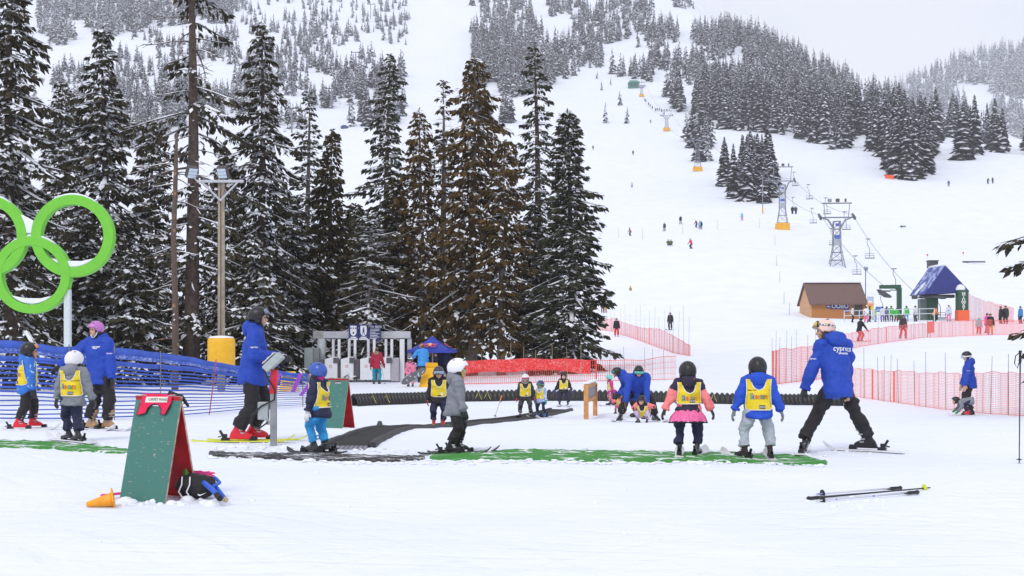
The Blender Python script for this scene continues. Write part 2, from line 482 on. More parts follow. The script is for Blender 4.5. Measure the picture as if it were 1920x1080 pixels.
def grow(rng, H, spread, cb=.12, nb=110, droop=.35, pitch=(.35, -.25), fill=1.0, snow=.5, power=.8, lean=0.0, ragged=.35, size=1.0, dead=.0, hang=.5, r0=None):
    """trunk with limbs, needle sprays and the snow lying on them; returns three (V,F) sets"""
    tr = MB()
    r0 = r0 or H * .017
    hz_ = np.linspace(0, 1, 9)
    ph = rng.uniform(0, 6.28)
    def axis(t):
        return np.array([lean * H * t * t + .012 * H * math.sin(3 * t + ph) * t, .012 * H * math.cos(2.5 * t + ph) * t, H * t])
    tr.tube([axis(t) for t in hz_], [r0 * (1.25 if t == 0 else (1 - t) ** .8 + .02) for t in hz_], 8)
    VN, VS, FS = [], [], []
    ns = 0
    az = rng.uniform(0, 6.28)
    for i in range(nb):
        t = cb + (1 - cb) * ((i + rng.uniform(0, .9)) / nb) ** .92
        t = min(t, .992)
        tt = (t - cb) / (1 - cb)
        prof = (1 - tt) ** power * (0.55 + 0.45 * min(1, tt * 5 + .35))
        L = spread * prof * (1 - ragged + 1.6 * ragged * rng.uniform(0, 1)) + .16 * size
        az += 2.4 + rng.uniform(-.5, .5)
        L *= .55 + .85 * float(_vnoise(np.array(t * 11.), np.array((az % 6.283) * 1.3), int(ph * 100)))
        o = np.array([math.cos(az), math.sin(az), 0.]); q = np.array([-o[1], o[0], 0.])
        pi_ = pitch[1] + (pitch[0] - pitch[1]) * tt + rng.uniform(-.14, .14)
        dr = droop * rng.uniform(.6, 1.3)
        s = np.linspace(0, 1, 6)
        c = axis(t)
        swing = rng.uniform(-.18, .18) * L
        B = c + np.outer(s * L, o) + np.outer(swing * s * s, q)
        B[:, 2] += L * (math.tan(pi_) * s - dr * s * s + .45 * dr * s ** 4)
        rb = max(.010, .016 * L) * (1.0 if size > .8 else .8)
        tr.tube(B, [rb * 1.3, rb, rb * .85, rb * .7, rb * .5, rb * .25], 3, caps=False)
        if rng.uniform() < dead:
            m = int(2 + L * 3)
            for _ in range(m):               # bare twigs
                a = rng.uniform(.3, 1); k = B[int(a * 5)]
                e = k + (o * rng.uniform(.1, .5) + q * rng.uniform(-.7, .7) + np.array([0, 0, rng.uniform(-.4, .25)])) * .8
                tr.tube([k, (k + e) / 2 + np.array([0, 0, .05]), e], [rb * .5, rb * .4, rb * .2], 3, caps=False)
            if rng.uniform() < snow:
                w = rng.uniform(.02, .05)
                VS.append(strip(B, q, w, .03)); 
            continue
        n = int((7 + 30 * L / size) * fill)
        a = rng.uniform(.05, 1.02, n) ** .8
        lat = rng.uniform(-1, 1, n)
        halfw = (.10 * size + .42 * L * np.clip(1.12 - a, 0, 1) * np.clip(a * 3, .2, 1)) 
        idx = np.clip(a * 5, 0, 4.999); i0 = idx.astype(int); fr = (idx - i0)[:, None]
        C = B[i0] * (1 - fr) + B[i0 + 1] * fr
        P = C + q * (lat * halfw)[:, None] + o * (np.abs(lat) * halfw * .35)[:, None]
        P[:, 2] -= np.abs(lat) * halfw * (.25 + .3 * hang) + rng.uniform(0, .06, n)
        D = o * rng.uniform(.2, .9, n)[:, None] + q * (lat * rng.uniform(.4, 1.0, n))[:, None]
        D[:, 2] -= hang * rng.uniform(.2, 1.5, n)
        D = norm(D)
        S = norm(np.cross(D, norm(rng.normal(0, 1, (n, 3)) + np.array([0, 0, 1.0]))))
        ll = size * rng.uniform(.16, .42, n) * (.7 + .3 * min(1, L)); ww = ll * rng.uniform(.15, .30, n)
        VN.append(kites(P, D, ll, ww, S, .04)[0])
        # snow on the upper sprays and along the limb
        k = rng.uniform(0, 1, n) < snow * .50 * (1.15 - .3 * np.abs(lat))
        if k.any():
            P2 = P[k] + np.array([0, 0, .05 * size]); D2 = D[k].copy(); D2[:, 2] *= .55; D2 = norm(D2)
            S2 = norm(np.cross(D2, np.array([0, 0, 1.])))
            VS.append(kites(P2, D2, ll[k] * rng.uniform(.5, .95, k.sum()), ww[k] * rng.uniform(.8, 1.9, k.sum()), S2, .06)[0])
        if rng.uniform() < snow * 1.1:
            VS.append(strip(B, q, size * rng.uniform(.03, .075) * (1 + .18 * L), .05 * size, rng))
    # leader
    n = int(26 * fill); a = rng.uniform(.93, 1.0, n)
    P = np.array([axis(x) for x in a]); D = norm(np.stack([rng.normal(0, 1, n), rng.normal(0, 1, n), rng.uniform(-.3, .9, n)], 1))
    ll = size * rng.uniform(.12, .30, n); S = norm(np.cross(D, norm(rng.normal(0, 1, (n, 3)))))
    VN.append(kites(P, D, ll, ll * .22, S)[0])
    VN = np.concatenate(VN); VS = np.concatenate(VS) if VS else np.zeros((0, 3))
    return tr, VN, VS

def strip(B, q, w, h, rng=None):
    """a ridge of snow lying along a limb: quads, two sides"""
    out = []
    k = len(B)
    ww = w * (np.array([.5, 1, 1.15, 1.0, .8, .3]) if rng is None else np.array([.4, 1, 1.2, 1.1, .8, .2]) * rng.uniform(.5, 1.25, 6))
    up = np.array([0, 0, h])
    for i in range(k - 1):
        a, b = B[i] + up, B[i + 1] + up
        if rng is not None and rng.uniform() < .15:
            continue
        for s in (1, -1):
            out += [a, b, b + q * s * ww[i + 1] - np.array([0, 0, ww[i + 1] * .6]), a + q * s * ww[i] - np.array([0, 0, ww[i] * .6])]
    return np.array(out) if out else np.zeros((0, 3))

def quads(V):
    return np.arange(len(V)).reshape(-1, 4)

def near_tree(seed, px, d, top, label, needles, bark=BARK, spread_px=90, name='conifer_tree', sink=.15, **kw):
    rng = np.random.default_rng(seed)
    p = at(px, d, -sink)
    H = pt(px, top, d).z - p.z
    tr, VN, VS = grow(rng, H, spread_px / FPX * d, **kw)
    root = thing(name, label, 'tree', p, 0.0, 'tall conifers behind the lesson area')
    tr.build('trunk', bark, root, smooth=True)
    link('crown', arrays_mesh('crown', VN, quads(VN)), needles, root, fix=False)
    if len(VS):
        link('snow_load', arrays_mesh('snow_load', VS, quads(VS)), SNOW, root, fix=False)['kind'] = 'stuff'
    return root

NEAR = [
  # seed px d top label needles bark spread, kw
  (1, 22, 47, -150, 'towering snow-laden dark conifer at the left edge of the picture', N_DARK, BARK, 125, dict(ragged=0.5, cb=.06, nb=170, snow=0.95, droop=.5, pitch=(.2, -.35), fill=1.1, hang=.8)),
  (2, 200, 55, 52, 'pointed snow-laden conifer right of the one at the left edge', N_DARK, BARK, 120, dict(ragged=0.5, cb=.05, nb=170, snow=0.95, droop=.45, pitch=(.25, -.4), hang=.8, power=.85)),
  (3, 358, 52, -230, 'very tall ragged conifer with long bare limbs and thick trunk behind the light pole', N_DARK, BARK, 105, dict(cb=.10, nb=85, snow=0.8, droop=.35, pitch=(.1, -.2), dead=.28, ragged=.6, fill=1.0, power=.35, hang=.9, r0=.34)),
  (4, 487, 57, 38, 'slender pointed conifer with drooping snowy boughs above the blue-jacketed man', N_DARK, BARK, 95, dict(ragged=0.5, cb=.08, nb=140, snow=0.9, droop=.5, pitch=(.15, -.4), hang=.9, power=.75)),
  (5, 574, 70, 172, 'thin open conifer left of the dense dark pointed one', N_GREEN, BARK_GREY, 62, dict(cb=.1, nb=110, snow=.7, pitch=(.35, -.1), ragged=.4, fill=.8, hang=.3)),
  (6, 622, 61, 243, 'dense dark pointed conifer beside the gap of open snow', N_OLIVE, BARK, 62, dict(cb=.06, nb=160, snow=.12, pitch=(.2, -.35), hang=.9, fill=1.2, power=.7)),
  (7, 727, 76, 98, 'tall dark conifer right of the gap of open snow', N_GREEN, BARK, 80, dict(ragged=0.5, cb=.1, nb=150, snow=0.6, pitch=(.2, -.3), hang=.6, droop=.45, power=.75)),
  (8, 792, 66, 205, 'brown-tinged conifer standing behind the ticket gates and umbrella', N_RUST, BARK_GREY, 66, dict(cb=.12, nb=130, snow=.3, pitch=(.1, -.3), hang=.9, ragged=0.55, power=.6)),
  (9, 884, 62, 106, 'big rust-brown conifer in the middle of the picture', N_RUST, BARK_GREY, 84, dict(cb=.14, nb=180, snow=.25, pitch=(.05, -.35), hang=1.0, ragged=0.5, fill=1.0, power=.55)),
  (10, 828, 68, 150, 'thin spire-topped half-dead conifer beside the big rust-brown one', N_OLIVE, BARK_GREY, 55, dict(cb=.2, nb=110, snow=.4, dead=.35, ragged=.6, hang=.6, power=.9)),
  (11, 1006, 78, 84, 'tall dark green conifer with tiered boughs right of the rust-brown ones', N_GREEN, BARK, 74, dict(cb=.08, nb=125, snow=.5, pitch=(.15, -.3), droop=.35, hang=.55, power=.7, ragged=0.5)),
  (12, 1070, 58, 208, 'broad dark green conifer at the right end of the row beside the open slope', N_GREEN, BARK, 78, dict(cb=.03, nb=200, snow=.5, pitch=(.3, -.3), droop=.35, hang=.45, power=.72, fill=1.1)),
  (13, 690, 56, 400, 'small snowy bare-trunked conifer behind the gate sign', N_DARK, BARK_GREY, 75, dict(cb=.12, nb=90, snow=.9, dead=.4, ragged=.5, hang=.5, power=.5)),
  (14, 940, 60, 262, 'shorter rust-brown conifer between the big brown one and the dark green ones', N_RUST, BARK_GREY, 62, dict(cb=.16, nb=110, snow=.3, hang=.9, ragged=0.5, power=.5)),
  (15, 110, 70, 150, 'shaded conifer filling the gap between the two leftmost ones', N_DARK, BARK, 110, dict(cb=.04, nb=150, snow=0.8, hang=.8, droop=.5, fill=1.1)),
  (16, 285, 66, 230, 'shaded snow-dusted conifer left of the ragged thick-trunked one', N_DARK, BARK, 115, dict(cb=.04, nb=150, snow=0.8, hang=.8, droop=.45, fill=1.1)),
  (17, 418, 64, 280, 'snow-dusted conifer directly behind the light pole', N_DARK, BARK, 110, dict(cb=.04, nb=150, snow=0.8, hang=.8, droop=.5, fill=1.1)),
  (18, 545, 60, 370, 'low snowy conifer behind the left end of the ticket gates', N_DARK, BARK, 100, dict(cb=.03, nb=170, snow=0.9, hang=.8, droop=.5, fill=1.1)),
  (19, 668, 70, 380, 'dark conifer behind the ticket gate sign', N_DARK, BARK, 80, dict(cb=.04, nb=170, snow=.35, hang=.8, fill=1.1)),
  (20, 745, 68, 330, 'dark olive conifer behind the right half of the ticket gates', N_OLIVE, BARK, 72, dict(cb=.05, nb=170, snow=.35, hang=.8, fill=1.1)),
  (21, 1000, 66, 380, 'dark low conifer behind the red netting', N_DARK, BARK, 70, dict(cb=.03, nb=150, snow=.4, hang=.7, fill=1.1)),
  (22, 40, 60, 330, 'low snow-covered conifer behind the green rings', N_DARK, BARK, 120, dict(cb=.03, nb=190, snow=.85, hang=.8, droop=.5, fill=1.1)),
  (23, 150, 52, 400, 'low dark conifer below the upper green ring', N_DARK, BARK, 100, dict(cb=.03, nb=170, snow=.6, hang=.8, droop=.5, fill=1.1)),
  (24, 250, 50, 470, 'low snow-dusted conifer right of the green rings', N_DARK, BARK, 85, dict(cb=.03, nb=150, snow=.7, hang=.8, droop=.5, fill=1.1)),
  (25, 480, 52, 450, 'low snow-covered conifer behind the man in the black helmet', N_DARK, BARK, 85, dict(cb=.03, nb=150, snow=.8, hang=.8, droop=.5, fill=1.1)),
  (26, 845, 72, 420, 'dark conifer behind the blue umbrella', N_OLIVE, BARK, 72, dict(cb=.06, nb=160, snow=.3, hang=.8, fill=1.1)),
  (27, 2026, 33, -60, 'conifer at the right edge, only its branch tips reaching into the picture', N_DARK, BARK, 100, dict(cb=.12, nb=64, snow=.6, hang=.5, droop=.3, pitch=(.1, -.25), ragged=.75, power=.15, fill=.7)),
]
for sd_, px_, d_, top_, lab_, nd_, bk_, sp_, kw_ in NEAR:
    near_tree(sd_, px_, d_, top_, lab_, nd_, bk_, sp_, **kw_)

# the bare broken stem left of the thick-trunked conifer
def bare_stem():
    d = 46; p = at(328, d, -.1); H = pt(328, 250, d).z - p.z
    root = thing('dead_tree', 'bare broken grey stem with orange bark scars and snowy bent twigs', 'tree', p)
    b = MB(); rng = np.random.default_rng(77)
    b.tube([(0, 0, 0), (.02, 0, H * .3), (-.05, 0, H * .6), (.03, 0, H * .85), (.06, 0, H)], [.13, .115, .10, .08, .05], 8)
    sn = []
    for i in range(26):
        t = rng.uniform(.15, .98); a = rng.uniform(0, 6.28); L = rng.uniform(.5, 1.9)
        o = np.array([math.cos(a), math.sin(a) * .7, 0]); q = np.array([-o[1], o[0], 0]); s = np.linspace(0, 1, 6)
        B = np.outer(s * L, o) + np.array([0, 0, H * t]); B[:, 2] += L * (.15 * s - .55 * s * s + .3 * s ** 4)
        b.tube(B, [.025, .022, .018, .014, .01, .006], 4, caps=False)
        if rng.uniform() < .6: sn.append(strip(B, q, .035, .03))
    b.build('trunk', BARK_RED, root, smooth=True)
    V = np.concatenate(sn); link('snow_load', arrays_mesh('snow_load', V, quads(V)), SNOW, root, fix=False)['kind'] = 'stuff'
bare_stem()

# ------------------------------------------------------------------ the mountain forest
def far_proto(seed, nb, H=1.0, spread=.17, snow=.55, fat=1.0):
    """unit-height conifer: needle sprays (slot 0), snow (slot 1), stem (slot 2)"""
    rng = np.random.default_rng(seed)
    V, F, M = [], [], []
    def quad(P, m):
        F.append([len(V) + i for i in range(4)]); V.extend(P); M.append(m)
    for i in range(nb):
        t = .06 + .92 * ((i + rng.uniform(0, .9)) / nb)
        L = (spread * (1 - t) ** .85 * rng.uniform(.65, 1.15) + .012) * fat
        a = rng.uniform(0, 6.28)
        o = np.array([math.cos(a), math.sin(a), 0]); q = np.array([-o[1], o[0], 0])
        c = np.array([0, 0, t]); dr = rng.uniform(.35, .75)
        w = L * rng.uniform(.35, .6)
        mid = c + o * L * .55 - np.array([0, 0, L * dr * .35]); tip = c + o * L - np.array([0, 0, L * dr])
        quad([c + np.array([0, 0, .01]), mid + q * w - np.array([0, 0, w * .5]), tip, mid - q * w - np.array([0, 0, w * .5])], 0)
        if rng.uniform() < snow:
            u = np.array([0, 0, .012]); w2 = w * rng.uniform(.5, .95); k = rng.uniform(.75, 1.0)
            quad([c + o * L * .2 + u, mid + q * w2 + u - np.array([0, 0, w2 * .45]), c + (tip - c) * k + u, mid - q * w2 + u - np.array([0, 0, w2 * .45])], 1)
    for a in (0, 2.1, 4.2):
        o = np.array([math.cos(a), math.sin(a), 0]) * .014; p = np.array([math.cos(a + 2.1), math.sin(a + 2.1), 0]) * .014
        quad([o, p, p * .1 + np.array([0, 0, .97]), o * .1 + np.array([0, 0, .97])], 2)
    return np.array(V, dtype=np.float32), np.array(F), np.array(M)

def in_poly(px, py, poly):
    c = False; j = len(poly) - 1
    for i in range(len(poly)):
        xi, yi = poly[i]; xj, yj = poly[j]
        if (yi > py) != (yj > py) and px < (xj - xi) * (py - yi) / (yj - yi + 1e-9) + xi:
            c = not c
        j = i
    return c

FOREST = [  # polygon of tree feet in picture coordinates, count, height range in metres, frost, style, depth limits
  ([(90, 75), (330, 60), (440, 60), (640, 40), (775, 30), (765, 80), (720, 160), (640, 200), (560, 245), (470, 240), (430, 215), (330, 250), (110, 330), (100, 200)], 1250, (7, 13), .52, 0, (300, 1300)),
  ([(70, -30), (470, -30), (440, 45), (330, 48), (220, 70), (110, 88), (70, 70)], 700, (13, 20), .7, 0, (500, 2000)),
  ([(440, -60), (780, -60), (775, 20), (640, 40), (450, 55)], 200, (8, 14), .6, 0, (500, 2000)),
  ([(648, 190), (700, 150), (760, 140), (770, 200), (762, 232), (700, 238), (650, 238)], 60, (12, 17), .5, 1, (300, 900)),
  ([(876, 0), (900, -40), (1340, -40), (1420, 50), (1520, 110), (1640, 165), (1720, 205), (1650, 235), (1540, 225), (1400, 200), (1260, 170), (1150, 140), (1040, 150), (980, 190), (960, 232), (900, 235), (880, 120)], 1650, (10, 18), .52, 0, (380, 1700)),
  ([(885, 60), (1040, 120), (1040, 160), (960, 235), (890, 240)], 200, (13, 18), .5, 1, (380, 1200)),
  ([(1230, 165), (1400, 195), (1640, 235), (1650, 285), (1560, 282), (1500, 262), (1440, 250), (1330, 242), (1280, 220)], 280, (14, 20), .5, 1, (330, 1000)),
  ([(1650, 290), (1745, 270), (1740, 325), (1700, 338), (1668, 330)], 34, (16, 21), .45, 2, (280, 700)),
  ([(1560, 240), (1760, 225), (1830, 262), (1828, 296), (1780, 298), (1740, 285), (1650, 296), (1575, 284)], 70, (15, 21), .5, 2, (300, 700)),
  ([(1830, 250), (1890, 262), (1882, 288), (1850, 284)], 16, (13, 18), .5, 2, (300, 800)),
  ([(1352, 345), (1400, 325), (1445, 330), (1452, 372), (1400, 374), (1358, 366)], 44, (11, 16), .7, 1, (270, 420)),
  ([(1285, 262), (1335, 262), (1340, 302), (1290, 298)], 10, (11, 15), .6, 1, (300, 600)),
  ([(1890, 250), (2100, 250), (2100, 300), (1930, 292)], 30, (14, 18), .55, 2, (300, 900)),
  ([(1660, 165), (1760, 112), (1860, 92), (2300, 70), (2300, 262), (1900, 262), (1740, 215)], 2600, (20, 32), .86, 0, (1200, 2600)),
  ([(1240, -30), (1345, -30), (1425, 52), (1530, 112), (1650, 168), (1725, 206), (1690, 228), (1500, 160), (1370, 105), (1250, 60)], 420, (12, 18), .62, 1, (500, 1500)),
  ([(-500, 60), (60, 60), (80, 380), (-500, 400)], 140, (10, 16), .5, 0, (250, 1200)),
]
SINGLES = [(1135, 231, 10.5), (1176, 232, 8.5), (1162, 198, 8.5), (1128, 170, 7), (1700, 337, 19), (1716, 334, 21), (1682, 333, 17), (1806, 300, 19), (1868, 286, 14),
           (1310, 303, 14), (1328, 302, 12), (1400, 377, 14), (1432, 381, 12), (1375, 372, 14), (1120, 148, 6), (1145, 160, 6), (690, 236, 16), (715, 236, 15), (745, 233, 14), (660, 238, 15)]

def build_forest():
    rng = np.random.default_rng(2024)
    protos = [far_proto(100 + i, 46, spread=.20, snow=.86) for i in range(5)]
    fine = [far_proto(200 + i, 230, spread=.19 + .025 * (i % 3), snow=.62 + .16 * (i % 3), fat=1.0) for i in range(8)]
    trees = []
    for reg, (poly, n, (h0, h1), frost, style, (dlo, dhi)) in enumerate(FOREST):
        xs = [p[0] for p in poly]; ys = [p[1] for p in poly]
        tries = 0; got = 0
        while got < n and tries < n * 12:
            tries += 1
            px = rng.uniform(min(xs), max(xs)); py = rng.uniform(min(ys), max(ys))
            if not in_poly(px, py, poly):
                continue
            # stands and clearings
            if float(_vnoise(np.array(px / 46.), np.array(py / 24.), 31)) < (.34 if reg == 0 else .33 if reg == 4 else .24):
                continue
            if 770 - (py - 0) * .05 < px < 882 + py * .02 and py < 230:       # the open run
                continue
            d = depth_for(px, py, dlo, dhi)
            if d is None:
                continue
            trees.append((px, d, rng.uniform(h0, h1) * rng.uniform(.7, 1.12), frost, reg))
            got += 1
    for px, py, h in SINGLES:
        d = depth_for(px, py, 200, 1200)
        if d: trees.append((px, d, h, .55, 99))
    # size in the picture decides which ones are single trees
    trees.sort(key=lambda t: -t[2] / t[1])
    meshes = []
    for i, (V, F, M) in enumerate(fine):
        me = arrays_mesh('forest_tree', V, F, M)
        for q in ((N_FARDARK if i % 3 else N_FAR), FROST, BARK):
            me.materials.append(q)
        meshes.append(me)
    where = {0: 'on the thinly wooded left hillside', 1: 'in the dense wood at the top left', 2: 'at the top of the left hillside', 3: 'in the clump right of the far left lift', 4: 'in the broad mountain forest right of the narrow run', 5: 'in the dark stand just right of the narrow run',
             6: 'in the forest edge above the chairlift towers', 7: 'in the clump above the orange banner', 8: 'in the tall row left of the orange banner clump', 9: 'in the small clump at the right end of the tree row', 10: 'in the tree island beside the chairlift tower', 11: 'beside the small lift tower at the forest edge', 12: 'in the row at the far right edge', 13: 'on the hazy far right mountain', 14: 'along the ridge descending to the right', 15: 'on the hillside at the left edge', 99: 'standing apart on the open slope or its edge'}
    for k, (px, d, h, fr, st) in enumerate(trees[:300]):
        p = at(px, d, -.4)
        o = bpy.data.objects.new('mountain_conifer', meshes[int(rng.integers(0, 8))])
        COL.objects.link(o)
        o.location = p; s = h; w = s * rng.uniform(.85, 1.3)
        o.scale = (w, w, s); o.rotation_euler = (0, 0, rng.uniform(0, 6.28))
        tag(o, 'snow-dusted conifer ' + where[st], 'tree', 'conifers ' + where[st])
    VV, FF, MM = [], [], []; off = 0
    for px, d, h, fr, st in trees[300:]:
        V, F, M = protos[int(rng.integers(0, 5))]
        a = rng.uniform(0, 6.28); ca, sa = math.cos(a), math.sin(a)
        p = at(px, d, -.6); w = h * rng.uniform(.85, 1.25)
        W = np.stack([(V[:, 0] * ca - V[:, 1] * sa) * w + p.x, (V[:, 0] * sa + V[:, 1] * ca) * w + p.y, V[:, 2] * h + p.z], 1)
        M = M.copy(); fq = (fr - .5) * .9 + max(0, rng.normal(.08, .14)); M[(M == 0) & (rng.uniform(0, 1, len(M)) < fq)] = 1
        VV.append(W); FF.append(F + off); MM.append(M); off += len(V)
    me = arrays_mesh('forest', np.concatenate(VV), np.concatenate(FF), np.concatenate(MM))
    o = link('mountain_forest', me, [N_FAR, FROST, BARK], fix=False)
    tag(o, 'frosted conifer forest covering the far mountainsides', 'forest', kind='stuff')
build_forest()

# ------------------------------------------------------------------ people
TMP = bpy.data.scenes.new('workbench')

def remeshed(mb, voxel, smooth=3, name='mesh', fac=.5):
    """union of the closed shapes in mb as one continuous surface"""
    me = mb.mesh(name)
    recalc(me)
    o = bpy.data.objects.new('temp', me)
    TMP.collection.objects.link(o)
    md = o.modifiers.new('r', 'REMESH'); md.mode = 'VOXEL'; md.voxel_size = voxel; md.adaptivity = 0
    if smooth:
        s = o.modifiers.new('s', 'SMOOTH'); s.iterations = smooth; s.factor = fac
    vl = TMP.view_layers[0]
    vl.update()
    out = bpy.data.meshes.new_from_object(o.evaluated_get(vl.depsgraph))
    bpy.data.objects.remove(o); bpy.data.meshes.remove(me)
    return out

def flat_text(txt, size, bold=0.0, shear=0.0):
    cu = bpy.data.curves.new('lettering', 'FONT')
    cu.body = txt; cu.size = size; cu.align_x = 'CENTER'; cu.align_y = 'CENTER'; cu.offset = bold; cu.resolution_u = 2; cu.shear = shear
    o = bpy.data.objects.new('lettering', cu)
    TMP.collection.objects.link(o)
    vl = TMP.view_layers[0]; vl.update()
    me = bpy.data.meshes.new_from_object(o.evaluated_get(vl.depsgraph))
    bpy.data.objects.remove(o); bpy.data.curves.remove(cu)
    return me

def ell(mb, c, rx, ry, rz, fr=None, n=14, k=9):
    """ellipsoid with axes of frame fr"""
    c = Vector(c); X, Y, Z = fr or (Vector((1, 0, 0)), Vector((0, 1, 0)), Vector((0, 0, 1)))
    rings = []
    for i in range(k + 1):
        a = -PI / 2 + PI * i / k
        r = max(math.cos(a), .02)
        rings.append([c + X * rx * r * math.cos(2 * PI * j / n) + Y * ry * r * math.sin(2 * PI * j / n) + Z * rz * math.sin(a) for j in range(n)])
    return mb.loft(rings)

def limb(mb, pts, rad, n=12, flat_end=False):
    """tapered chain of segments with round joints"""
    pts = [Vector(p) for p in pts]
    for i in range(len(pts) - 1):
        p, q = pts[i], pts[i + 1]
        if (q - p).length < 1e-5: continue
        mb.tube([p, (p + q) / 2, q], [rad[i], (rad[i] + rad[i + 1]) / 2, rad[i + 1]], n)
    for i in range(len(pts) - (1 if flat_end else 0)):
        ell(mb, pts[i], rad[i], rad[i], rad[i], None, max(8, n - 2), 7)
    return mb

def ik(a, c, l1, l2, pole):
    a, c = Vector(a), Vector(c)
    v = c - a; d = v.length
    if d > (l1 + l2) * .999:
        c = a + v * ((l1 + l2) * .999 / d); v = c - a; d = v.length
    x = (l1 * l1 - l2 * l2 + d * d) / (2 * d)
    h = math.sqrt(max(l1 * l1 - x * x, 0))
    n = v / d
    p = Vector(pole); p = p - n * p.dot(n)
    p = p.normalized() if p.length > 1e-5 else n.orthogonal()
    return a + n * x + p * h, c

# shared shapes -----------------------------------------------------
def glove_mesh(voxel, mitten=False):
    b = MB()
    b.loft([[(x * w, y, z * t) for x, z in ((-1, -.6), (-.6, -1), (.6, -1), (1, -.6), (1, .6), (.6, 1), (-.6, 1), (-1, .6))] for y, w, t in ((-.05, .040, .036), (-.01, .034, .028), (.03, .040, .022), (.07, .044, .020), (.098, .041, .018))])
    for i, (x, L) in enumerate(((-.031, .062), (-.0105, .078), (.0105, .074), (.031, .058))):
        r = .0115 if not mitten else .015
        pts = [(x, .085, 0), (x * 1.06, .085 + L * .45, -.006), (x * 1.08, .085 + L * .80, -.022), (x * 1.08, .085 + L, -.042)]
        limb(b, pts, [r, r, r * .95, r * .85], 7)
    limb(b, [(.030, .015, -.004), (.056, .045, -.014), (.062, .078, -.026)], [.016, .0145, .012], 7)
    me = remeshed(b, voxel, 2)
    return me
def boot_mesh(voxel):
    b = MB()
    def ring(y, w, z0, z1):
        return [(x * w, y, z0 + (z1 - z0) * q) for x, q in ((-1, .0), (1, .0), (1.02, .35), (.85, .85), (.4, 1), (-.4, 1), (-.85, .85), (-1.02, .35))]
    b.loft([ring(-.125, .034, 0, .10), ring(-.10, .044, 0, .14), ring(-.03, .047, 0, .15), ring(.05, .050, 0, .115), ring(.12, .050, 0, .09), ring(.165, .042, .0, .065), ring(.185, .028, .005, .045)])
    sh = []
    for z, w, l, y in ((.06, .048, .075, -.045), (.13, .052, .078, -.035), (.20, .056, .076, -.02), (.27, .062, .078, -.004), (.305, .060, .072, .004)):
        sh.append([(w * math.cos(2 * PI * j / 12), y + l * math.sin(2 * PI * j / 12), z) for j in range(12)])
    b.loft(sh)
    return remeshed(b, voxel, 2)
def buckle_mesh():
    b = MB()
    for z, y in ((.085, .075), (.125, .045), (.19, .05), (.245, .065)):
        b.box((0, y, z), (.085, .022, .016), Matrix.Rotation(-.5, 3, 'X'))
        b.box((.052, y - .03, z), (.014, .05, .018), Matrix.Rotation(-.2, 3, 'X'))
        b.box((-.052, y - .03, z), (.014, .05, .018), Matrix.Rotation(-.2, 3, 'X'))
    return b.mesh('buckle')
def ski_mesh(L, w=.05):
    b = MB(); rings = []
    for t in (0, .01, .05, .2, .4, .6, .8, .88, .93, .97, .992, 1.0):
        y = -.45 * L + L * t
        side = 1.0 - .22 * math.sin(PI * min(1, max(0, (t - .05) / .85))) if t < .93 else 1.0 - ((t - .93) / .07) ** 2 * .9
        if t < .03: side *= .8
        z = .0 if t < .86 else ((t - .86) / .14) ** 1.7 * .09 * min(1, L)
        if t < .04: z = .012
        hw = w * side * 1.15
        rings.append([(-hw, y, z), (hw, y, z), (hw, y, z + .014), (-hw, y, z + .014)])
    b.loft(rings)
    return b.mesh('ski')
def binding_mesh(front, k=1.0):
    b = MB()
    if front:
        b.box((0, .0, .018), (.075 * k, .10 * k, .036)); b.box((0, .02 * k, .048 * k), (.06 * k, .05 * k, .03 * k))
        b.box((.03 * k, -.035 * k, .045 * k), (.012, .04 * k, .02 * k)); b.box((-.03 * k, -.035 * k, .045 * k), (.012, .04 * k, .02 * k))
    else:
        b.box((0, .0, .018), (.075 * k, .11 * k, .036)); b.box((0, -.01, .06 * k), (.055 * k, .06 * k, .06 * k))
        b.box((0, -.055 * k, .10 * k), (.03 * k, .03 * k, .09 * k), Matrix.Rotation(.55, 3, 'X'))
        b.box((0, -.075 * k, .055 * k), (.05 * k, .05 * k, .015 * k), Matrix.Rotation(.3, 3, 'X'))
    return b.mesh('binding')
_shared = {}
def shared(key, fn):
    if key not in _shared:
        _shared[key] = fn()
    return _shared[key]
def place(name, src, m, parent, M4, smooth=True):
    """own copy of a shared mesh, moved by matrix M4"""
    me = src.copy(); me.transform(M4)
    if M4.determinant() < 0: me.flip_normals()
    return link(name, me, m, parent, smooth, fix=False)

# cloth colours ------------------------------------------------------
def cloth(c, c2=None, thr=None, scale=18.0):
    return mat(c, .72, .13, scale, .9, 17.0, color2=c2, thr=thr)
BLUE = cloth((.011, .058, .43)); NAVY = cloth((.016, .018, .060)); BLACK = cloth((.012, .011, .014)); DKGREY = cloth((.05, .05, .055))
GREYJ = cloth((.22, .23, .27)); PALEGREY = cloth((.42, .46, .52)); YELLOW = mat((.80, .60, .012), .6, .05, 9.0, .15, 40); RIM = mat((.80, .79, .68), .7, .05)
TEAL = cloth((.01, .27, .40)); SKYBLUE = cloth((.02, .29, .66)); RED = mat((.72, .012, .03), .35, .08, 12.0); MAGENTA = cloth((.60, .03, .25)); CORAL = cloth((.95, .24, .24))
LILAC = cloth((.62, .48, .72)); CRIMSON = cloth((.38, .008, .045)); PINKPANT = cloth((.85, .16, .38)); WHITE = mat((.80, .80, .84), .35, .04, 8.0)
SKIN = mat((.62, .36, .26), .55, .08, 9.0); HAIR = mat((.045, .022, .012), .6, .4, 40, .6, 90); GBLACK = mat((.014, .014, .016), .38, .2, 10.0, .1)
PLBLACK = mat((.012, .012, .014), .28, .15, 9.0); METAL = mat((.45, .46, .48), .35, .1, 9.0, metal=.7); LENS_D = mat((.03, .04, .06), .08, .2, 5.0); LENS_Y = mat((.75, .55, .04), .1, .3, 5.0)
